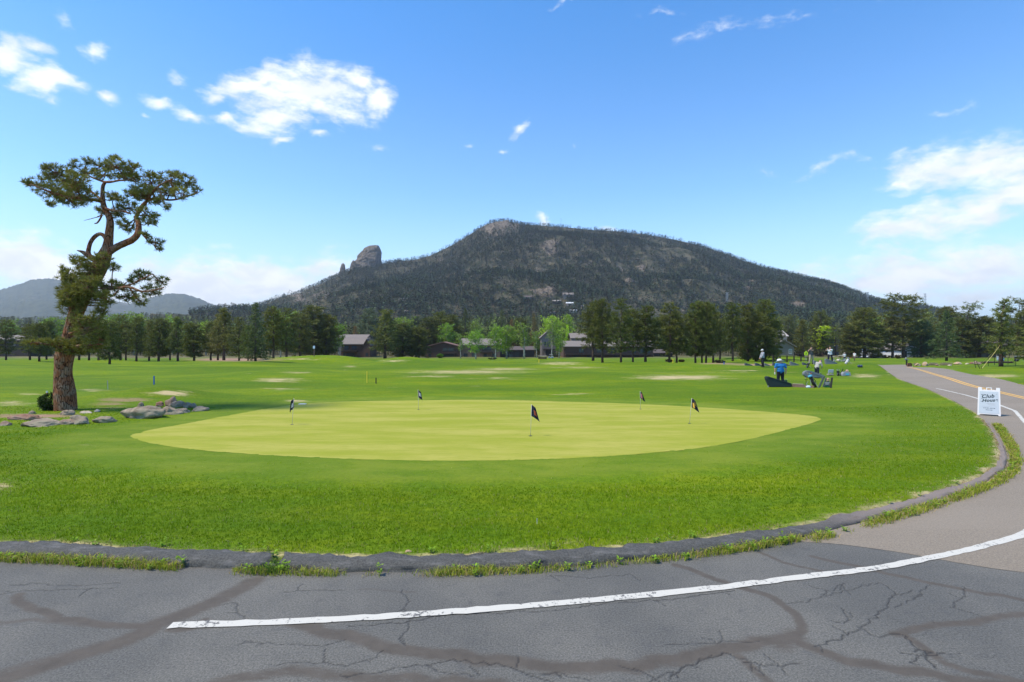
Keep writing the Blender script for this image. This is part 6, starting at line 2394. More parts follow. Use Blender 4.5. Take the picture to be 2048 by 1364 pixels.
def person(label, px, base, height, face, joints=None, shirt=None, sleeves='short', trousers=None, shorts=False, hat=None, vox=.012, fingers=True, glove=None, hair=None, group=None, Yd=None, bulk=1.1):
    """joints are for a figure 1.75 m tall that looks along +y"""
    if Yd is None:
        p = at(px, base)
    else:
        x = (px - 1024) / FP * Yd
        p = Vector((x, Yd, tz(x, Yd)))
    t = empty('person', p, face)
    tag(t, label, 'person', group)
    J = {k: Vector(v) for k, v in STAND.items()}
    for k, v in (joints or {}).items(): J[k] = Vector(v)
    sc = height / 1.75
    t.scale = (sc * bulk, sc * (1 + (bulk - 1) * .6), sc)
    side = (J['sR'] - J['sL']).normalized()
    up = (J['neck'] - J['pelvis']).normalized()
    fwd = up.cross(side).normalized()
    hd = (J['head'] - J['neck']).normalized()
    look = (fwd - hd * fwd.dot(hd)).normalized()
    b = MB()
    # head, face, ears, neck
    b.cap(J['neck'] - up * .04, J['head'] - hd * .06, .060, .056)
    b.cap(J['head'] - hd * .035 + look * .015, J['head'] + hd * .045, .078, .092, 14)
    b.cap(J['head'] - hd * .085 + look * .045, J['head'] - hd * .06 + look * .045, .042, .052)
    b.cap(J['head'] + look * .095 - hd * .0, J['head'] + look * .108 - hd * .030, .011, .016, 8)
    b.cap(J['head'] + look * .088 + hd * .03 - side * .035, J['head'] + look * .088 + hd * .03 + side * .035, .014, .014, 8)
    b.cap(J['head'] + look * .086 - hd * .068 - side * .018, J['head'] + look * .086 - hd * .068 + side * .018, .011, .011, 8)
    for s in (-1, 1):
        b.cap(J['head'] + side * s * .088 + hd * .015, J['head'] + side * s * .086 - hd * .025, .016, .012, 8)
    # trunk
    b.cap(J['chest'] - side * .085, J['chest'] + side * .085, .105, .105, 12)
    b.cap(J['sL'] + side * .04 - up * .02, J['sR'] - side * .04 - up * .02, .062, .062)
    b.cap(J['waist'] - side * .06, J['waist'] + side * .06, .100, .100, 12)
    b.cap(J['pelvis'] - side * .08, J['pelvis'] + side * .08, .100, .100, 12)
    b.cap(J['chest'], J['pelvis'], .115, .11, 12)
    for s, S_, E, W_, H, K, A in ((-1, 'sL', 'eL', 'wL', 'hL', 'kL', 'aL'), (1, 'sR', 'eR', 'wR', 'hR', 'kR', 'aR')):
        b.cap(J[S_], J[E], .055, .042)
        b.cap(J[E], J[W_], .043, .029)
        b.cap(J[H], J[K], .088, .056, 12)
        b.cap(J[K], J[K].lerp(J[A], .35), .056, .058)
        b.cap(J[K].lerp(J[A], .35), J[A], .057, .036)
        ft = fwd.copy(); ft.z = 0
        ft = ft.normalized() if ft.length > .1 else Vector((0, 1, 0))
        b.cap(J[A] + Vector((0, 0, -.045)) - ft * .04, J[A] + Vector((0, 0, -.055)) + ft * .14, .040, .032)
        hdv = (J[W_] - J[E]).normalized()
        sd2 = hdv.cross(Vector((side.x * s, side.y * s, side.z * s))).normalized()
        if sd2.length < .1: sd2 = fwd
        pc = J[W_] + hdv * .055
        b.cap(J[W_], pc + sd2 * .018, .026, .024, 8).cap(J[W_], pc - sd2 * .018, .026, .022, 8)
        for i, ln in enumerate((.062, .072, .068, .052)):
            q = pc + hdv * .018 + sd2 * (.030 - .020 * i)
            m_ = q + hdv * ln * .55 - side * s * .008
            b.cap(q, m_, .0105, .010, 6).cap(m_, m_ + hdv * ln * .42 - side * s * .022, .010, .0085, 6)
        th = J[W_] + hdv * .02 + sd2 * .03
        b.cap(th, th + hdv * .035 + sd2 * .022, .0125, .0115, 6).cap(th + hdv * .035 + sd2 * .022, th + hdv * .062 + sd2 * .022 - side * s * .012, .0115, .009, 6)
    fuse(b, 'body', SKIN, t, vox)
    c = MB()
    c.cap(J['chest'] - side * .09, J['chest'] + side * .09, .128, .128, 14)
    c.cap(J['sL'] + side * .03 - up * .02, J['sR'] - side * .03 - up * .02, .080, .080)
    c.cap(J['waist'] - side * .06, J['waist'] + side * .06, .128, .128, 14)
    c.cap(J['pelvis'] - side * .07 + up * .03, J['pelvis'] + side * .07 + up * .03, .128, .128, 14)
    c.cap(J['chest'], J['pelvis'], .138, .134, 14)
    for S_, E, W_ in (('sL', 'eL', 'wL'), ('sR', 'eR', 'wR')):
        if sleeves == 'short':
            c.cap(J[S_], J[S_].lerp(J[E], .72), .075, .068)
        else:
            c.cap(J[S_], J[E], .075, .058)
            c.cap(J[E], J[E].lerp(J[W_], .92), .058, .042)
    fuse(c, 'shirt', shirt, t, vox)
    l = MB()
    l.cap(J['pelvis'] - side * .075, J['pelvis'] + side * .075, .118, .118, 14)
    for H, K, A in (('hL', 'kL', 'aL'), ('hR', 'kR', 'aR')):
        if shorts:
            l.cap(J[H], J[H].lerp(J[K], .85), .108, .092)
        else:
            l.cap(J[H], J[K], .106, .078)
            l.cap(J[K], J[A] + (J[K] - J[A]).normalized() * .03, .078, .062)
    fuse(l, 'trousers', trousers, t, vox)
    sh = MB()
    ft = fwd.copy(); ft.z = 0
    ft = ft.normalized() if ft.length > .1 else Vector((0, 1, 0))
    for A in ('aL', 'aR'):
        sh.cap(J[A] + Vector((0, 0, -.040)) - ft * .045, J[A] + Vector((0, 0, -.048)) + ft * .145, .050, .042)
    fuse(sh, 'shoes', BLACK if not shorts else WHITE, t, vox)
    rot = hd.to_track_quat('Z', 'Y').to_matrix().to_4x4()
    if hat:
        kind, hm = hat
        h = MB()
        if kind == 'bucket':
            h.lathe([(.215, -.055), (.220, -.045), (.125, .015), (.118, .085), (.096, .125), (.04, .140), (.005, .142)], 26)
        else:
            h.lathe([(.104, .0), (.108, .03), (.100, .075), (.07, .11), (.02, .122), (.004, .123)], 22)
            h.prism([(-.075, .08), (.075, .08), (.06, .18), (-.06, .18)], .004, .016, 'z')
        ho = h.build('hat', hm, t, smooth=False)
        q = Matrix((side, look, hd)).transposed()
        ho.matrix_local = Matrix.Translation(J['head'] + hd * .035) @ q.to_4x4()
    if hair:
        h = MB().cap(J['head'] - look * .02 - hd * .01, J['head'] + hd * .050 - look * .008, .094, .098, 14)
        fuse(h, 'hair', hair, t, vox)
    if glove:
        g = MB()
        W_, E = J['wL'], J['eL']
        hdv = (W_ - E).normalized()
        g.cap(W_ - hdv * .01, W_ + hdv * .08, .036, .034)
        for i in range(4):
            q = W_ + hdv * .075 + fwd * (.030 - .02 * i)
            g.cap(q, q + hdv * .06, .0135, .012, 6)
        fuse(g, 'glove', glove, t, .008)
    return t, J, sc


HAIR = plain('grey_hair', (.34, .33, .32), .8, .2)
HAIRB = plain('brown_hair', (.06, .04, .025), .7, .2)
cl = lambda n, c: plain(n, c, .85, .14, 5, bump=.25)
BLUESH, BLACKTR, WHITESH, GREYSH, DARKSH = cl('blue_shirt_cloth', (.014, .15, .40)), cl('black_trouser_cloth', (.008, .009, .016)), cl('white_shirt_cloth', (.66, .66, .68)), cl('grey_shirt_cloth', (.42, .41, .39)), cl('dark_shirt_cloth', (.075, .08, .09))
NAVYTR, KHAKI = cl('navy_trouser_cloth', (.012, .016, .032)), cl('khaki_cloth', (.33, .28, .21))
# the man in blue, back to us, head bowed, arms hanging
person('man in royal blue T-shirt and white bucket hat behind the dark green wedge', 1561, 775.5, 1.70, 0,
       dict(head=(0, .085, 1.585), neck=(0, .02, 1.47), eL=(-.275, -.01, 1.13), eR=(.285, -.01, 1.13), wL=(-.275, .02, .865), wR=(.285, .03, .87), aL=(-.14, -.03, .09), aR=(.14, -.03, .09), sL=(-.205, 0, 1.41), sR=(.205, 0, 1.41)),
       BLUESH, 'short', BLACKTR, hat=('bucket', WHITE), vox=.011, glove=WHITE, bulk=1.28, Yd=at(1561, 774.5).y + 1.0)
# stooping figure behind the grey wedge
person('stooping person in a pale grey long-sleeved top and dark trousers behind the grey wedge', 1633.5, 756.5, 1.62, R(-70),
       dict(chest=(0, .14, 1.24), neck=(0, .27, 1.36), head=(0, .37, 1.43), waist=(0, .04, 1.06), sL=(-.19, .22, 1.33), sR=(.19, .22, 1.33), eL=(-.24, .26, 1.05), eR=(.24, .28, 1.05), wL=(-.12, .40, .84), wR=(.12, .42, .86)),
       cl('pale_grey_cloth', (.36, .34, .30)), 'long', NAVYTR, hat=('cap', plain('grey_cap', (.10, .10, .11), .8)), vox=.015)
person('golfer in a white cap and grey top standing at the far left bay', 1525.5, 737, 1.72, R(90), dict(wL=(-.08, .22, .88), wR=(.08, .24, .90), eL=(-.20, .10, 1.12), eR=(.20, .10, 1.12)), cl('grey_blue_cloth', (.30, .31, .36)), 'long', BLACKTR,
       hat=('cap', WHITE), vox=.018, Yd=53.0)
SW = dict(wL=(.22, .20, 1.46), wR=(.30, .16, 1.50), eL=(.02, .24, 1.36), eR=(.34, -.02, 1.30), sL=(-.15, .08, 1.40), sR=(.19, -.04, 1.42), kL=(-.16, .06, .50), kR=(.15, .02, .49), aL=(-.20, -.02, .09), aR=(.20, -.03, .09))
gx = person('golfer in dark shirt and khaki trousers swinging beside the yellow sign', 1622, 738, 1.70, R(200), SW, DARKSH, 'short', KHAKI, hair=HAIRB, vox=.018, Yd=54.5)
person('golfer in a white shirt with both arms raised in front of the golf carts', 1660, 738, 1.66, R(170), SW, WHITESH, 'short', BLACKTR, hair=HAIRB, vox=.018, Yd=54.5)
person('person in a white top standing behind the right golf cart', 1689, 723, 1.72, R(180), None, WHITESH, 'short', NAVYTR, hair=HAIR, vox=.022, Yd=103.0)
person('person in a white shirt walking under the big round-headed pine', 1709, 720, 1.70, R(120), dict(aL=(-.12, .22, .10), aR=(.12, -.25, .12), kL=(-.11, .16, .50), kR=(.11, -.06, .50)), WHITESH, 'short', plain('brown_trousers', (.12, .08, .06), .8), hair=HAIRB, vox=.022, Yd=108.0)


# ------------------------------------------------------------------ practice range things
def wedge(name, px, base, prof, mat, label, group, thick=.30, turn=0.0, Yd=None):
    """a bay divider: side outline in photo pixels relative to (px, base)"""
    p = at(px, base) if Yd is None else Vector(((px - 1024) / FP * Yd, Yd, tz((px - 1024) / FP * Yd, Yd)))
    s = p.y / FP
    t = empty(name, p, turn)
    tag(t, label, 'divider', group)
    P = [(x * s, max(z * s, -.06)) for x, z in prof]
    MB().prism(P, 0, thick, 'y').build('board', mat, t, bevel=.035)
    xs = [q[0] for q in P]
    rr = MB()
    rr.box(min(xs) + .12, min(xs) + .17, .05, .10, -.1, .10).box(max(xs) - .17, max(xs) - .12, thick - .1, thick - .05, -.1, .10)
    rr.build('peg', STEEL, t)
    # hem along the sloping top edge
    k = sorted(P, key=lambda q: -q[1])[:1][0]
    e = max(P, key=lambda q: q[0] * .6 + q[1] * .4)
    MB().tube([(k[0], -.012, k[1] - .05), (e[0] - .03, -.012, e[1] - .04)], .016, 6).build('hem', mat, t)
    return t


GW = 'bay dividers on the practice range'
wedge('range_divider', 1559, 774.5, [(-18, 0), (-26, 18), (-25.5, 20.5), (-23, 22), (25, 7.5), (25.5, 5), (25.5, 0)], DARKGREEN, 'nearest divider, a dark green padded wedge in front of the man in blue', GW, .35)
wedge('range_divider', 1629, 757.5, [(-14, 2), (-20, 7), (-21, 10), (-19, 14), (-14, 16), (-8, 16), (20, 6.5), (22, 4), (20, 2), (4, 2)], GREYBOARD, 'light grey wedge divider in front of the stooping person', GW, .35)
far_w = [(1498, 15, 4, 'DARK', 'leftmost slate wedge of the far row of bays'), (1518, 14, 4.5, 'DARK', 'second slate wedge from the left in the far row, in front of the white-capped golfer'), (1535, 11, 4, 'GREY', 'pale grey wedge right of the white-capped golfer in the far row'),
         (1553, 14, 5, 'DARK', 'slate wedge of the far row hidden behind the man in blue'), (1572, 17, 4.5, 'DARK', 'long slate wedge just right of the blue-shirted man in the far row'), (1590, 18, 6, 'GREY', 'tallest grey wedge of the far row, left of the yellow sign'),
         (1612, 12, 4, 'DARK', 'low dark wedge of the far row under the yellow sign'), (1636, 16, 6, 'GREY', 'grey wedge of the far row behind the stooping person'), (1663, 24, 8, 'GREY', 'longest grey wedge of the far row in front of the golfer in white')]
for px, w, h, mt, lb in far_w:
    h *= 1.35
    wedge('range_divider', px, 733.5, [(-w * .45, -1), (-w * .5, h * .9), (-w * .45, h), (w * .5, h * .22), (w * .5, -1)], GREYBOARD if mt == 'GREY' else DARKBOARD, lb, GW, .25, 0, 54.0)


def golf_bag(px, base, top, w, label, tilt=(0, 0), mat=BLACK, accent=None, clubs=6, turn=0.0, legs=True, Yd=None):
    p = at(px, base) if Yd is None else Vector(((px - 1024) / FP * Yd, Yd, tz((px - 1024) / FP * Yd, Yd)))
    s = p.y / FP
    H = (base - top) * s
    r = w * s / 2
    t = empty('golf_bag', p, turn)
    tag(t, label, 'golf bag', 'golf bags on the practice range')
    L = H * .74
    tx, ty = tilt
    ax = Vector((tx, ty, L))
    b = MB().tube([(0, 0, 0), ax * .1, ax * .5, ax * .9, ax], [r * .85, r * .92, r * .88, r * 1.0, r * 1.08], 14)
    b.build('bag_body', mat, t, smooth=True)
    MB().tube([ax * .15 + Vector((0, -r * .75, 0)), ax * .5 + Vector((0, -r * .8, 0)), ax * .6 + Vector((0, -r * .7, 0))], [r * .5, r * .55, r * .2], 8).build('pocket', mat, t, smooth=True)
    MB().tube([ax * .96, ax * 1.04], r * 1.12, 14).build('collar', accent or mat, t)
    MB().tube([ax * .85 + Vector((r, 0, 0)), ax * .6 + Vector((r * 1.9, 0, 0)), ax * .3 + Vector((r, 0, 0))], r * .16, 6).build('strap', mat, t)
    if legs:
        for sx in (-1, 1):
            MB().tube([ax * .88, (tx * .5 + sx * r * 2.2, -r * 2.2 - abs(ty), 0)], .011, 6).build('leg', STEEL, t)
    rr = np.random.default_rng(int(px))
    for i in range(clubs):
        a = i / clubs * 6.28
        q0 = ax * .98 + Vector((math.cos(a), math.sin(a), 0)) * r * .6
        q1 = q0 + ax.normalized() * H * rr.uniform(.12, .26) + Vector((math.cos(a), math.sin(a), 0)) * r * .4
        cb = MB().tube([q0, q1], .007, 6)
        cb.build('club_shaft', STEEL, t)
        hd = MB().ball(q1 + Vector((.02, 0, .01)), (r * .36, r * .26, r * .26) if i < 3 else (r * .26, r * .1, r * .2), 8, 6)
        hd.build('club_head', (ORANGE, TURQ, GRIPT, STEEL, STEEL, BLACK)[i % 6] if accent is not None else STEEL, t, smooth=True)
    return t


golf_bag(1631, 775, 744, 7.2, 'black stand golf bag with orange and turquoise club covers leaning left, nearest in the range', (-.34, 0), BLACK, TURQ, 6)
golf_bag(1676, 751.5, 739, 5, 'small upright black golf bag beside the leaning dark board', (0.0, 0), BLACK, None, 4)
golf_bag(1614, 737, 726, 4, 'dark golf bag leaning by the low dark wedge under the yellow sign', (.12, 0), BLACK, None, 3, Yd=52.5)
golf_bag(1691, 733, 720, 5, 'pale golf bag with a dark top, leaning right beyond the golfer in white', (.30, 0), plain('pale_bag_cloth', (.50, .50, .52), .7), BLACK, 3, Yd=54.0)
golf_bag(1996, 721, 710, 5.2, 'pale blue golf bag with a white cap left of the staked pine trunk', (0, 0), plain('pale_blue_cloth', (.35, .42, .52), .7), WHITE, 4)
golf_bag(2005, 722, 713, 5, 'blue and white golf bag right against the staked pine trunk', (0, 0), plain('mid_blue_cloth', (.14, .27, .44), .7), WHITE, 3)
golf_bag(2032, 723, 712, 7.5, 'round black golf bag with white tips between the guyed pines', (.15, 0), BLACK, None, 5)


def leaning_board(px, base, top, dx, w, mat, label, Yd=None):
    p = at(px, base) if Yd is None else Vector(((px - 1024) / FP * Yd, Yd, tz((px - 1024) / FP * Yd, Yd)))
    s = p.y / FP
    t = empty('leaning_board', p)
    tag(t, label, 'board')
    H = (base - top) * s
    W_ = w * s
    MB().prism([(-W_ / 2, 0), (W_ / 2, 0), (dx * s + W_ / 2, H), (dx * s - W_ / 2, H)], 0, .05, 'y').build('slat', mat, t, bevel=.008)
    MB().tube([(dx * s * .8, .03, H * .8), (dx * s * 1.0, .45, -.02)], .018, 6).build('prop', STEEL, t)
    return t


leaning_board(1638, 775.5, 753, 11, 4.2, plain('grey_green_board', (.10, .12, .10), .8), 'long grey board leaning right beside the black golf bag')
leaning_board(1647, 774, 756, 6, 3.0, DARKBOARD, 'shorter grey board leaning right behind the green range sign')
leaning_board(1662, 776, 755, 2.6, 3.6, plain('brown_black_board', (.05, .045, .04), .8), 'dark upright board behind the green range sign')
leaning_board(1680, 751.5, 738, 6.5, 1.6, BLACK, 'thin black board leaning right next to the small black golf bag')


def ball_basket(px, base, w, h, label, mat=DKGREENP, Yd=None):
    p = at(px, base) if Yd is None else Vector(((px - 1024) / FP * Yd, Yd, tz((px - 1024) / FP * Yd, Yd)))
    s = p.y / FP
    t = empty('ball_basket', p)
    tag(t, label, 'basket', 'baskets of practice balls')
    r, H = w * s / 2, h * s
    b = MB()
    n = 16
    for k in range(n):
        a = 2 * math.pi * k / n
        b.tube([(r * .78 * math.cos(a), r * .78 * math.sin(a), 0), (r * math.cos(a), r * math.sin(a), H)], .012, 4)
    for f in (.02, .35, .68, 1):
        rr = r * (.78 + .22 * f)
        b.tube([(rr * math.cos(2 * math.pi * k / 18), rr * math.sin(2 * math.pi * k / 18), H * f) for k in range(19)], .012, 4)
    b.build('wire_basket', mat, t)
    MB().lathe([(r * .76, .01), (r * .95, H * .8), (.01, H * .8)], 16).build('liner', mat, t)
    MB().tube([(r * math.cos(a), 0, H + r * .8 * math.sin(a)) for a in [math.pi * i / 8 for i in range(9)]], .010, 5).build('handle', STEEL, t)
    return t


ball_basket(1571, 766, 6.2, 5.5, 'green wire ball basket beside the man in blue')
ball_basket(1641, 752, 3.6, 4.6, 'dark green ball basket at the feet of the stooping person', DKGREENP)
# range signs and seats
p = at(1655, 775)
s = p.y / FP
t = empty('range_sign', p)
tag(t, 'low sign with a white lettered panel and green lower edge among the boards', 'sign')
MB().box(-6 * s, 6 * s, 0, .04, 1.2 * s, 11.5 * s).build('panel', plain('sign_navy', (.08, .11, .14), .6), t, bevel=.01)
MB().box(-6 * s, 6 * s, -.006, .046, .2 * s, 3.2 * s).build('green_edge', GREENP, t)
li = MB()
for i in range(4):
    li.box(-4.6 * s, (4.2 - i * .6) * s, -.009, -.003, (9.6 - i * 1.35) * s, (10.3 - i * 1.35) * s)
li.build('lettering', WHITE, t)
for sx in (-1, 1):
    MB().box(sx * 5 * s - .02, sx * 5 * s + .02, .045, .08, -.1, 11 * s).build('post', STEEL, t)

p = at(1662, 751)
s = p.y / FP
t = empty('notice_board', p)
tag(t, 'pale grey notice board on short legs, left of the small black golf bag', 'sign')
MB().box(-5.2 * s, 5.2 * s, 0, .05, 5.5 * s, 11.5 * s).build('panel', plain('pale_grey_panel', (.38, .42, .46), .6), t, bevel=.01)
MB().box(-5.4 * s, 5.4 * s, -.05, .25, .8 * s, 3.2 * s).build('tray', plain('tray_tan', (.40, .36, .30), .7), t, bevel=.02)
MB().box(-5.2 * s, 5.2 * s, -.012, -.002, 10.4 * s, 12 * s).build('top_rail', WHITE, t)
for sx in (-1, 1):
    MB().box(sx * 4.4 * s - .03, sx * 4.4 * s + .03, .052, .10, -.1, 9 * s).build('leg', STEEL, t)


def cooler(px, base, w, h, label, mats):
    p = at(px, base)
    s = p.y / FP
    t = empty('gear_bag', p)
    tag(t, label, 'bag')
    W_, H = w * s / 2, h * s
    MB().prism([(-W_, 0), (W_, 0), (W_ * .9, H * .55), (W_ * .4, H * .7), (-W_ * .8, H * .62), (-W_, H * .3)], 0, W_ * .9, 'y').build('bag_body', mats[0], t, bevel=.03)
    MB().ball((W_ * .25, W_ * .4, H * .78), (W_ * .38, W_ * .35, H * .22), 10, 7).build('top_roll', mats[1], t, smooth=True)
    MB().box(-W_ * .3, W_ * .45, -.02, -.004, H * .12, H * .42).build('front_pocket', mats[2], t, bevel=.006)
    MB().tube([(-W_ * .7, W_ * .3, H * .6), (-W_ * .2, W_ * .3, H * .92), (W_ * .2, W_ * .3, H * .66)], .018, 6).build('strap', BLACK, t)
    return t


cooler(1694, 752, 17, 12.5, 'grey and turquoise gear bag with a tan roll on top, rightmost on the range tee', (plain('mid_grey_cloth', (.30, .32, .36), .8), GRIPT, TURQ))
o = at(1660.5, 762)
rolls = empty('towel_roll', at(1660, 774.5))
tag(rolls, 'two tan rolls stacked on the dark upright board behind the range sign', 'rolls')
s = at(1660, 774.5).y / FP
for k, z in enumerate((13.2, 16.4)):
    MB().ball((0, .2, z * s), (3.0 * s, 2.4 * s, 1.9 * s), 12, 8).build('roll', GRIPT, rolls, smooth=True)
MB().box(-1.2 * s, 1.2 * s, .16, .24, 0, 12.4 * s).build('stand', DARKWOOD, rolls)
# timber edging of the near bay
p0, p1 = at(1584, 774), at(1628, 776)
L = (p1 - p0).length
t = empty('timber_sleeper', p0, math.atan2(p1.y - p0.y, p1.x - p0.x))
tag(t, 'weathered reddish timber sleeper edging the near bay between wedge and golf bag', 'sleeper')
MB().box(0, L, 0, .16, -.05, .13).box(0, L * .55, .003, .155, .132, .19).build('beam', TIMBER, t, bevel=.012)
MB().box(L * .02, L * .5, .02, .14, .1905, .206).build('top_board', PALEWOOD, t)
# thin stand with a ball at its foot
p = at(1612, 775)
s = p.y / FP
t = empty('tee_stand', p)
tag(t, 'thin dark wire stand between the sleeper and the golf bag', 'stand')
MB().tube([(0, 0, -.05), (0, 0, 16 * s)], .012, 6).build('pole', BLACK, t)
MB().tube([(-3 * s, 0, 16 * s), (3.2 * s, 0, 16.2 * s)], .014, 6).build('cross_bar', BLACK, t)
MB().tube([(2 * s, 0, -.02), (3 * s, .1, 8 * s), (6 * s, .1, 12 * s)], .012, 6).build('brace', STEEL, t)
p = at(1617, 775.5)
tag(MB().ball((0, 0, .05), (.16, .12, .09), 12, 8).build('ball_tray', plain('pale_blue_plastic', (.50, .60, .72), .5), smooth=True), 'small pale blue tray on the grass at the foot of the black golf bag', 'tray').location = p
p = at(1720, 735)
t = empty('tee_marker', p)
tag(t, 'tee marker of two dark blue balls on the bare patch by the road', 'marker')
for sx in (-1, 1): MB().ball((sx * .11, 0, .13), .13, 12, 8).build('ball', plain('dark_blue_plastic', (.03, .05, .10), .4), t, smooth=True)
MB().tube([(-.1, 0, .12), (.1, 0, .12)], .03, 6).build('bar', STEEL, t)


# ------------------------------------------------------------------ golf carts
def golf_cart(px, base, label, w=15.0, turn=0.0, top=12.5, body=None, Yd=None):
    p = at(px, base) if Yd is None else Vector(((px - 1024) / FP * Yd, Yd, tz((px - 1024) / FP * Yd, Yd)))
    s = w * p.y / FP / 2.4
    t = empty('golf_cart', p, turn)
    tag(t, label, 'golf cart', 'golf carts beside the range')
    t.scale = (s, s, s)
    MB().prism([(-1.15, .25), (1.15, .25), (1.2, .50), (1.0, .80), (.72, .86), (.62, .45), (-.35, .42), (-.40, .62), (-1.15, .66)], -.55, .55, 'y').build('body', body or plain('cart_cream', (.50, .47, .40), .5), t, bevel=.03)
    MB().box(-.75, -.20, -.5, .5, .63, .76).box(-.86, -.74, -.5, .5, .66, 1.12).build('seat', plain('cart_seat', (.55, .5, .42), .6), t, bevel=.03)
    MB().box(-.95, .75, -.62, .62, 1.78, 1.86).build('roof', plain('cart_roof', (.62, .58, .50), .5), t, bevel=.03)
    for x, lx in ((-.85, -.95), (.62, .85)):
        for y in (-.52, .52):
            MB().tube([(x, y, 1.80), (lx, y, .66)], .022, 6).build('roof_post', STEEL, t)
    MB().tube([(.6, .2, .85), (.35, .2, 1.05)], .025, 6).build('steering_column', BLACK, t)
    sw = MB().tube([(.35 + .08 * math.cos(a) , .2 + .17 * math.sin(a), 1.05 + .15 * math.cos(a)) for a in [2 * math.pi * i / 14 for i in range(15)]], .015, 5)
    sw.build('steering_wheel', BLACK, t)
    for x in (-.75, .78):
        for y in (-.52, .52):
            wb = MB().tube([(x, y - .08, .23), (x, y + .08, .23)], .23, 16).build('wheel', RUBBER, t)
            MB().tube([(x, y - .085, .23), (x, y + .085, .23)], .11, 12).build('rim', STEEL, wb)
    return t


golf_cart(1662, 721.5, 'cream golf cart with a tan roof behind the white-shirted golfer', 15, R(180), Yd=98.0)
golf_cart(1683, 721.5, 'golf cart with a pale roof and a person behind it, right of the other cart', 17, R(180), Yd=100.0)
golf_cart(1102, 716.5, 'blue grey golf cart parked at the end of the tee bench', 10, R(160), body=plain('cart_blue', (.22, .33, .45), .5))

# tee bench with a wooden roof-like top
p = at(1085, 719)
s = p.y / FP
t = empty('tee_bench', p)
tag(t, 'low timber bench with a pale plank top below the grey upper house', 'bench')
MB().box(-9 * s, 9 * s, .0, .9, 6.4 * s, 7.4 * s).build('plank_top', PALEWOOD, t)
MB().box(-8.2 * s, 8.2 * s, .3, .6, 1.2 * s, 4.4 * s).build('side_boards', plain('red_brown_boards', (.16, .085, .06), .85, .3), t)
for sx in (-1, 1): MB().box(sx * 7.6 * s - .08, sx * 7.6 * s + .08, .1, .25, -.2, 6.4 * s).build('leg', DARKWOOD, t)

# ------------------------------------------------------------------ right side: guyed pines, log, poles
def guyed(px, base, top, hw, label, straps, attach, key='young'):
    tr = plant_tree(key, px, base, top, hw, label, Y=at(px, base).y, rz=.7)
    p = at(px, base)
    for i, (ex, ey, dy, lb) in enumerate(straps):
        e = at(ex, ey)
        a = Vector((p.x, p.y, CH + (682 - attach) / FP * p.y))
        q = Vector((e.x, e.y, e.z))
        t = empty('guy_strap', q)
        tag(t, lb, 'strap', 'yellow straps holding the young pines')
        MB().tube([(0, 0, .05), (a - q) * .5 + Vector((0, 0, -.03)), a - q], .026, 5).build('strap', STRAP, t)
        MB().tube([Vector((0, 0, -.1)), Vector((-.03, 0, .28))], .022, 6).build('peg', DARKWOOD, t)


guyed(2002, 733, 597, 24, 'young pine with a spire top held up by yellow straps, right of the road', [(1959, 732, 0, 'longer yellow strap from the staked pine down to the left'), (1963.5, 738, 0, 'nearer yellow strap from the staked pine to a dark peg'), (2029, 729, 0, 'yellow strap running right from the staked pine')], 688)
guyed(2064, 736, 640, 30, 'second staked pine cut by the right picture edge', [(2026, 720, 0, 'orange-tinted thin strap running up to the picture edge'), (2030, 718.5, 0, 'upper thin strap beside it running up to the picture edge')], 680)
for px, base, top, lean, lb in [(1976.5, 732, 714, 0, 'slim dark pole left of the staked pine trunk'), (1989, 730, 712, 0, 'slim dark pole behind the pale blue golf bag'), (2016, 729, 714, 0, 'slim dark pole between the staked pine and the black golf bag'), (2031.5, 732, 720, 0, 'short dark pole under the round black golf bag'),
                                (1952, 736, 720, -4, 'left of the two dark stakes leaning left'), (1961, 738, 722, -9, 'right of the two dark stakes leaning left, at the strap end')]:
    post('thin_pole', px, base, top, .9, BLACK, lb, 'pole', None, lean)
a, b = at(1960, 727.5), at(2026, 726.5)
t = empty('fallen_log', a)
tag(t, 'long dark log lying on the grass behind the staked pine', 'log')
n = 12
MB().tube([(b - a) * (i / n) + Vector((0, 0, .16 + random.uniform(-.02, .02))) for i in range(n + 1)], [.17 + random.uniform(-.02, .02) for _ in range(n + 1)], 10).build('stem', BARK['pine'], t, smooth=True)
# ball washer post and leaning bag by the crest
p = at(1814, 731)
s = p.y / FP
t = empty('ball_washer', p)
tag(t, 'dark ball washer post with a flat tray top at the road crest', 'ball washer')
MB().box(-1.1 * s, 1.1 * s, 0, 2 * s, -.1, 11 * s).build('post', BLACK, t, bevel=.01)
MB().box(-4 * s, 3 * s, -.05, 3 * s, 11 * s, 13 * s).build('tray', plain('washer_grey', (.17, .17, .16), .6), t, bevel=.02)
MB().ball((-1 * s, .1, 14.3 * s), (1.6 * s, 1.6 * s, 1.6 * s), 10, 7).build('cap', STEEL, t, smooth=True)
p = at(1819, 733.5)
s = p.y / FP
t = empty('trash_bin', p)
tag(t, 'red brown slatted bin leaning beside the ball washer', 'bin')
for k in range(6):
    x = (-4 + k * 1.5) * s
    MB().prism([(x, 0), (x + 1.25 * s, 0), (x + (1.25 + .5) * s, (8 - abs(k - 2.5) * .5) * s), (x + .5 * s, (8 - abs(k - 2.5) * .5) * s)], 0, .10, 'y').build('slat', (plain('redwood', (.22, .095, .06), .8, .3) if k % 2 == 0 else DARKWOOD), t)
MB().box(-3.6 * s, 4.4 * s, .102, .25, .3 * s, 6.4 * s).build('drum', DARKWOOD, t, bevel=.02)
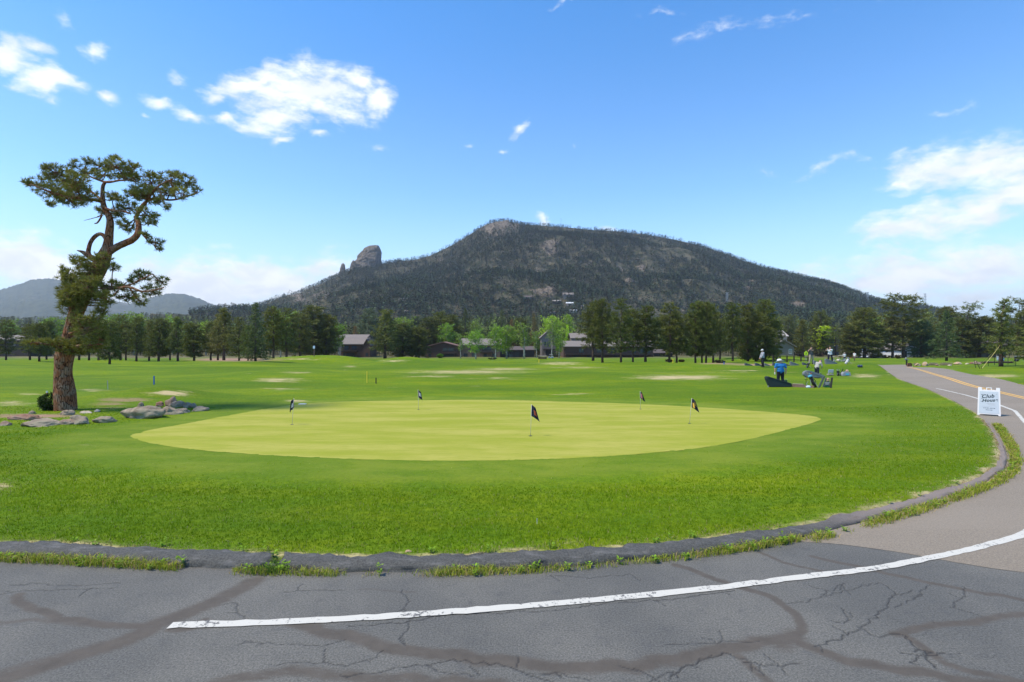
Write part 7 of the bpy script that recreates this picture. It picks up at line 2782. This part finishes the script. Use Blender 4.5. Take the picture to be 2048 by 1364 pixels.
# dry ornamental grass in the rock bed
r = np.random.default_rng(8)
pts = []
for px in np.concatenate([r.uniform(1858, 1876, 260), r.uniform(1880, 1905, 340), r.uniform(1826, 1836, 60)]):
    q = at(float(px), 731.0 - r.uniform(0, 1.5))
    pts.append(q[:])
V, F = blades(np.array(pts), r.uniform(.2, .55, len(pts)), np.full(len(pts), .03), .5, 3)
c = np.array([.34, .27, .19]) * r.uniform(.7, 1.2, (len(pts), 1))
tag(np_mesh('dry_grass', V, F, GRASSM, cols={'tint': np.repeat(c, 5, 0)}), kind='stuff')
# low shrubs in the half shade below the big round pine and before the houses
SHRUBS = [(1748, 716, 17, 7, (.10, .055, .035), 'red brown low shrub under the big round-headed pine'), (1772, 716, 16, 6, (.085, .060, .035), 'brownish shrub in front of the low white wing'), (1796, 717, 14, 7, (.075, .06, .035), 'brownish shrub at the corner of the white house'),
          (1880, 714, 22, 7, (.13, .05, .025), 'rusty red shrub behind the layered spruce'), (1905, 714, 26, 6, (.10, .11, .03), 'clipped yellow green hedge right of the layered spruce'), (1600, 713, 26, 14, (.030, .032, .016), 'large dark bush behind the yellow sign'),
          (1640, 713, 30, 16, (.032, .036, .016), 'large dark bush behind the golf carts'), (1622, 700, 12, 14, (.12, .06, .03), 'rust tinted shrub under the drooping conifer'), (1338, 724, 15, 6, (.075, .05, .035), 'brown shrub at the foot of the reddish-trunked pine'),
          (1363, 724, 12, 5, (.075, .055, .035), 'brown shrub just right of the reddish-trunked pine'), (1440, 726, 22, 6, (.035, .034, .026), 'dark low bush by the tan path'), (1112, 714, 16, 9, (.06, .085, .03), 'grey green bush at the left end of the long building'),
          (880, 716, 14, 8, (.10, .22, .02), 'bright green bush at the corner of the low brown house'), (1085, 709, 12, 8, (.06, .10, .03), 'green bush below the steep gable'), (985, 719, 18, 4, (.055, .075, .03), 'low bush before the condominium door')]
for i, (px, base, w, h, c, lb) in enumerate(SHRUBS):
    p = at(px, base, 60)
    s = p.y / FP
    t = empty('shrub', p)
    tag(t, lb, 'shrub')
    V, F, A = [], [], []
    st = MB()
    r = np.random.default_rng(300 + i)
    for k in range(70):
        q = r.normal(0, 1, 3); q /= np.linalg.norm(q); q *= r.uniform(.5, 1) ** .5
        pt = np.array([q[0] * w * s / 2, q[1] * w * s / 2.6, h * s * (.5 + .45 * q[2])])
        st.tube([(pt[0] * .2, pt[1] * .2, -.05), tuple(pt)], [.02, .008], 3, cap=False)
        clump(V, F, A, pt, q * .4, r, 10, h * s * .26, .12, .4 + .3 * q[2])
    st.build('stem', BARK['pine'], t)
    f = np_mesh('foliage', np.array(V), np.array(F), LEAF, t, attrs={'var': A})
    f.color = c + (1,)
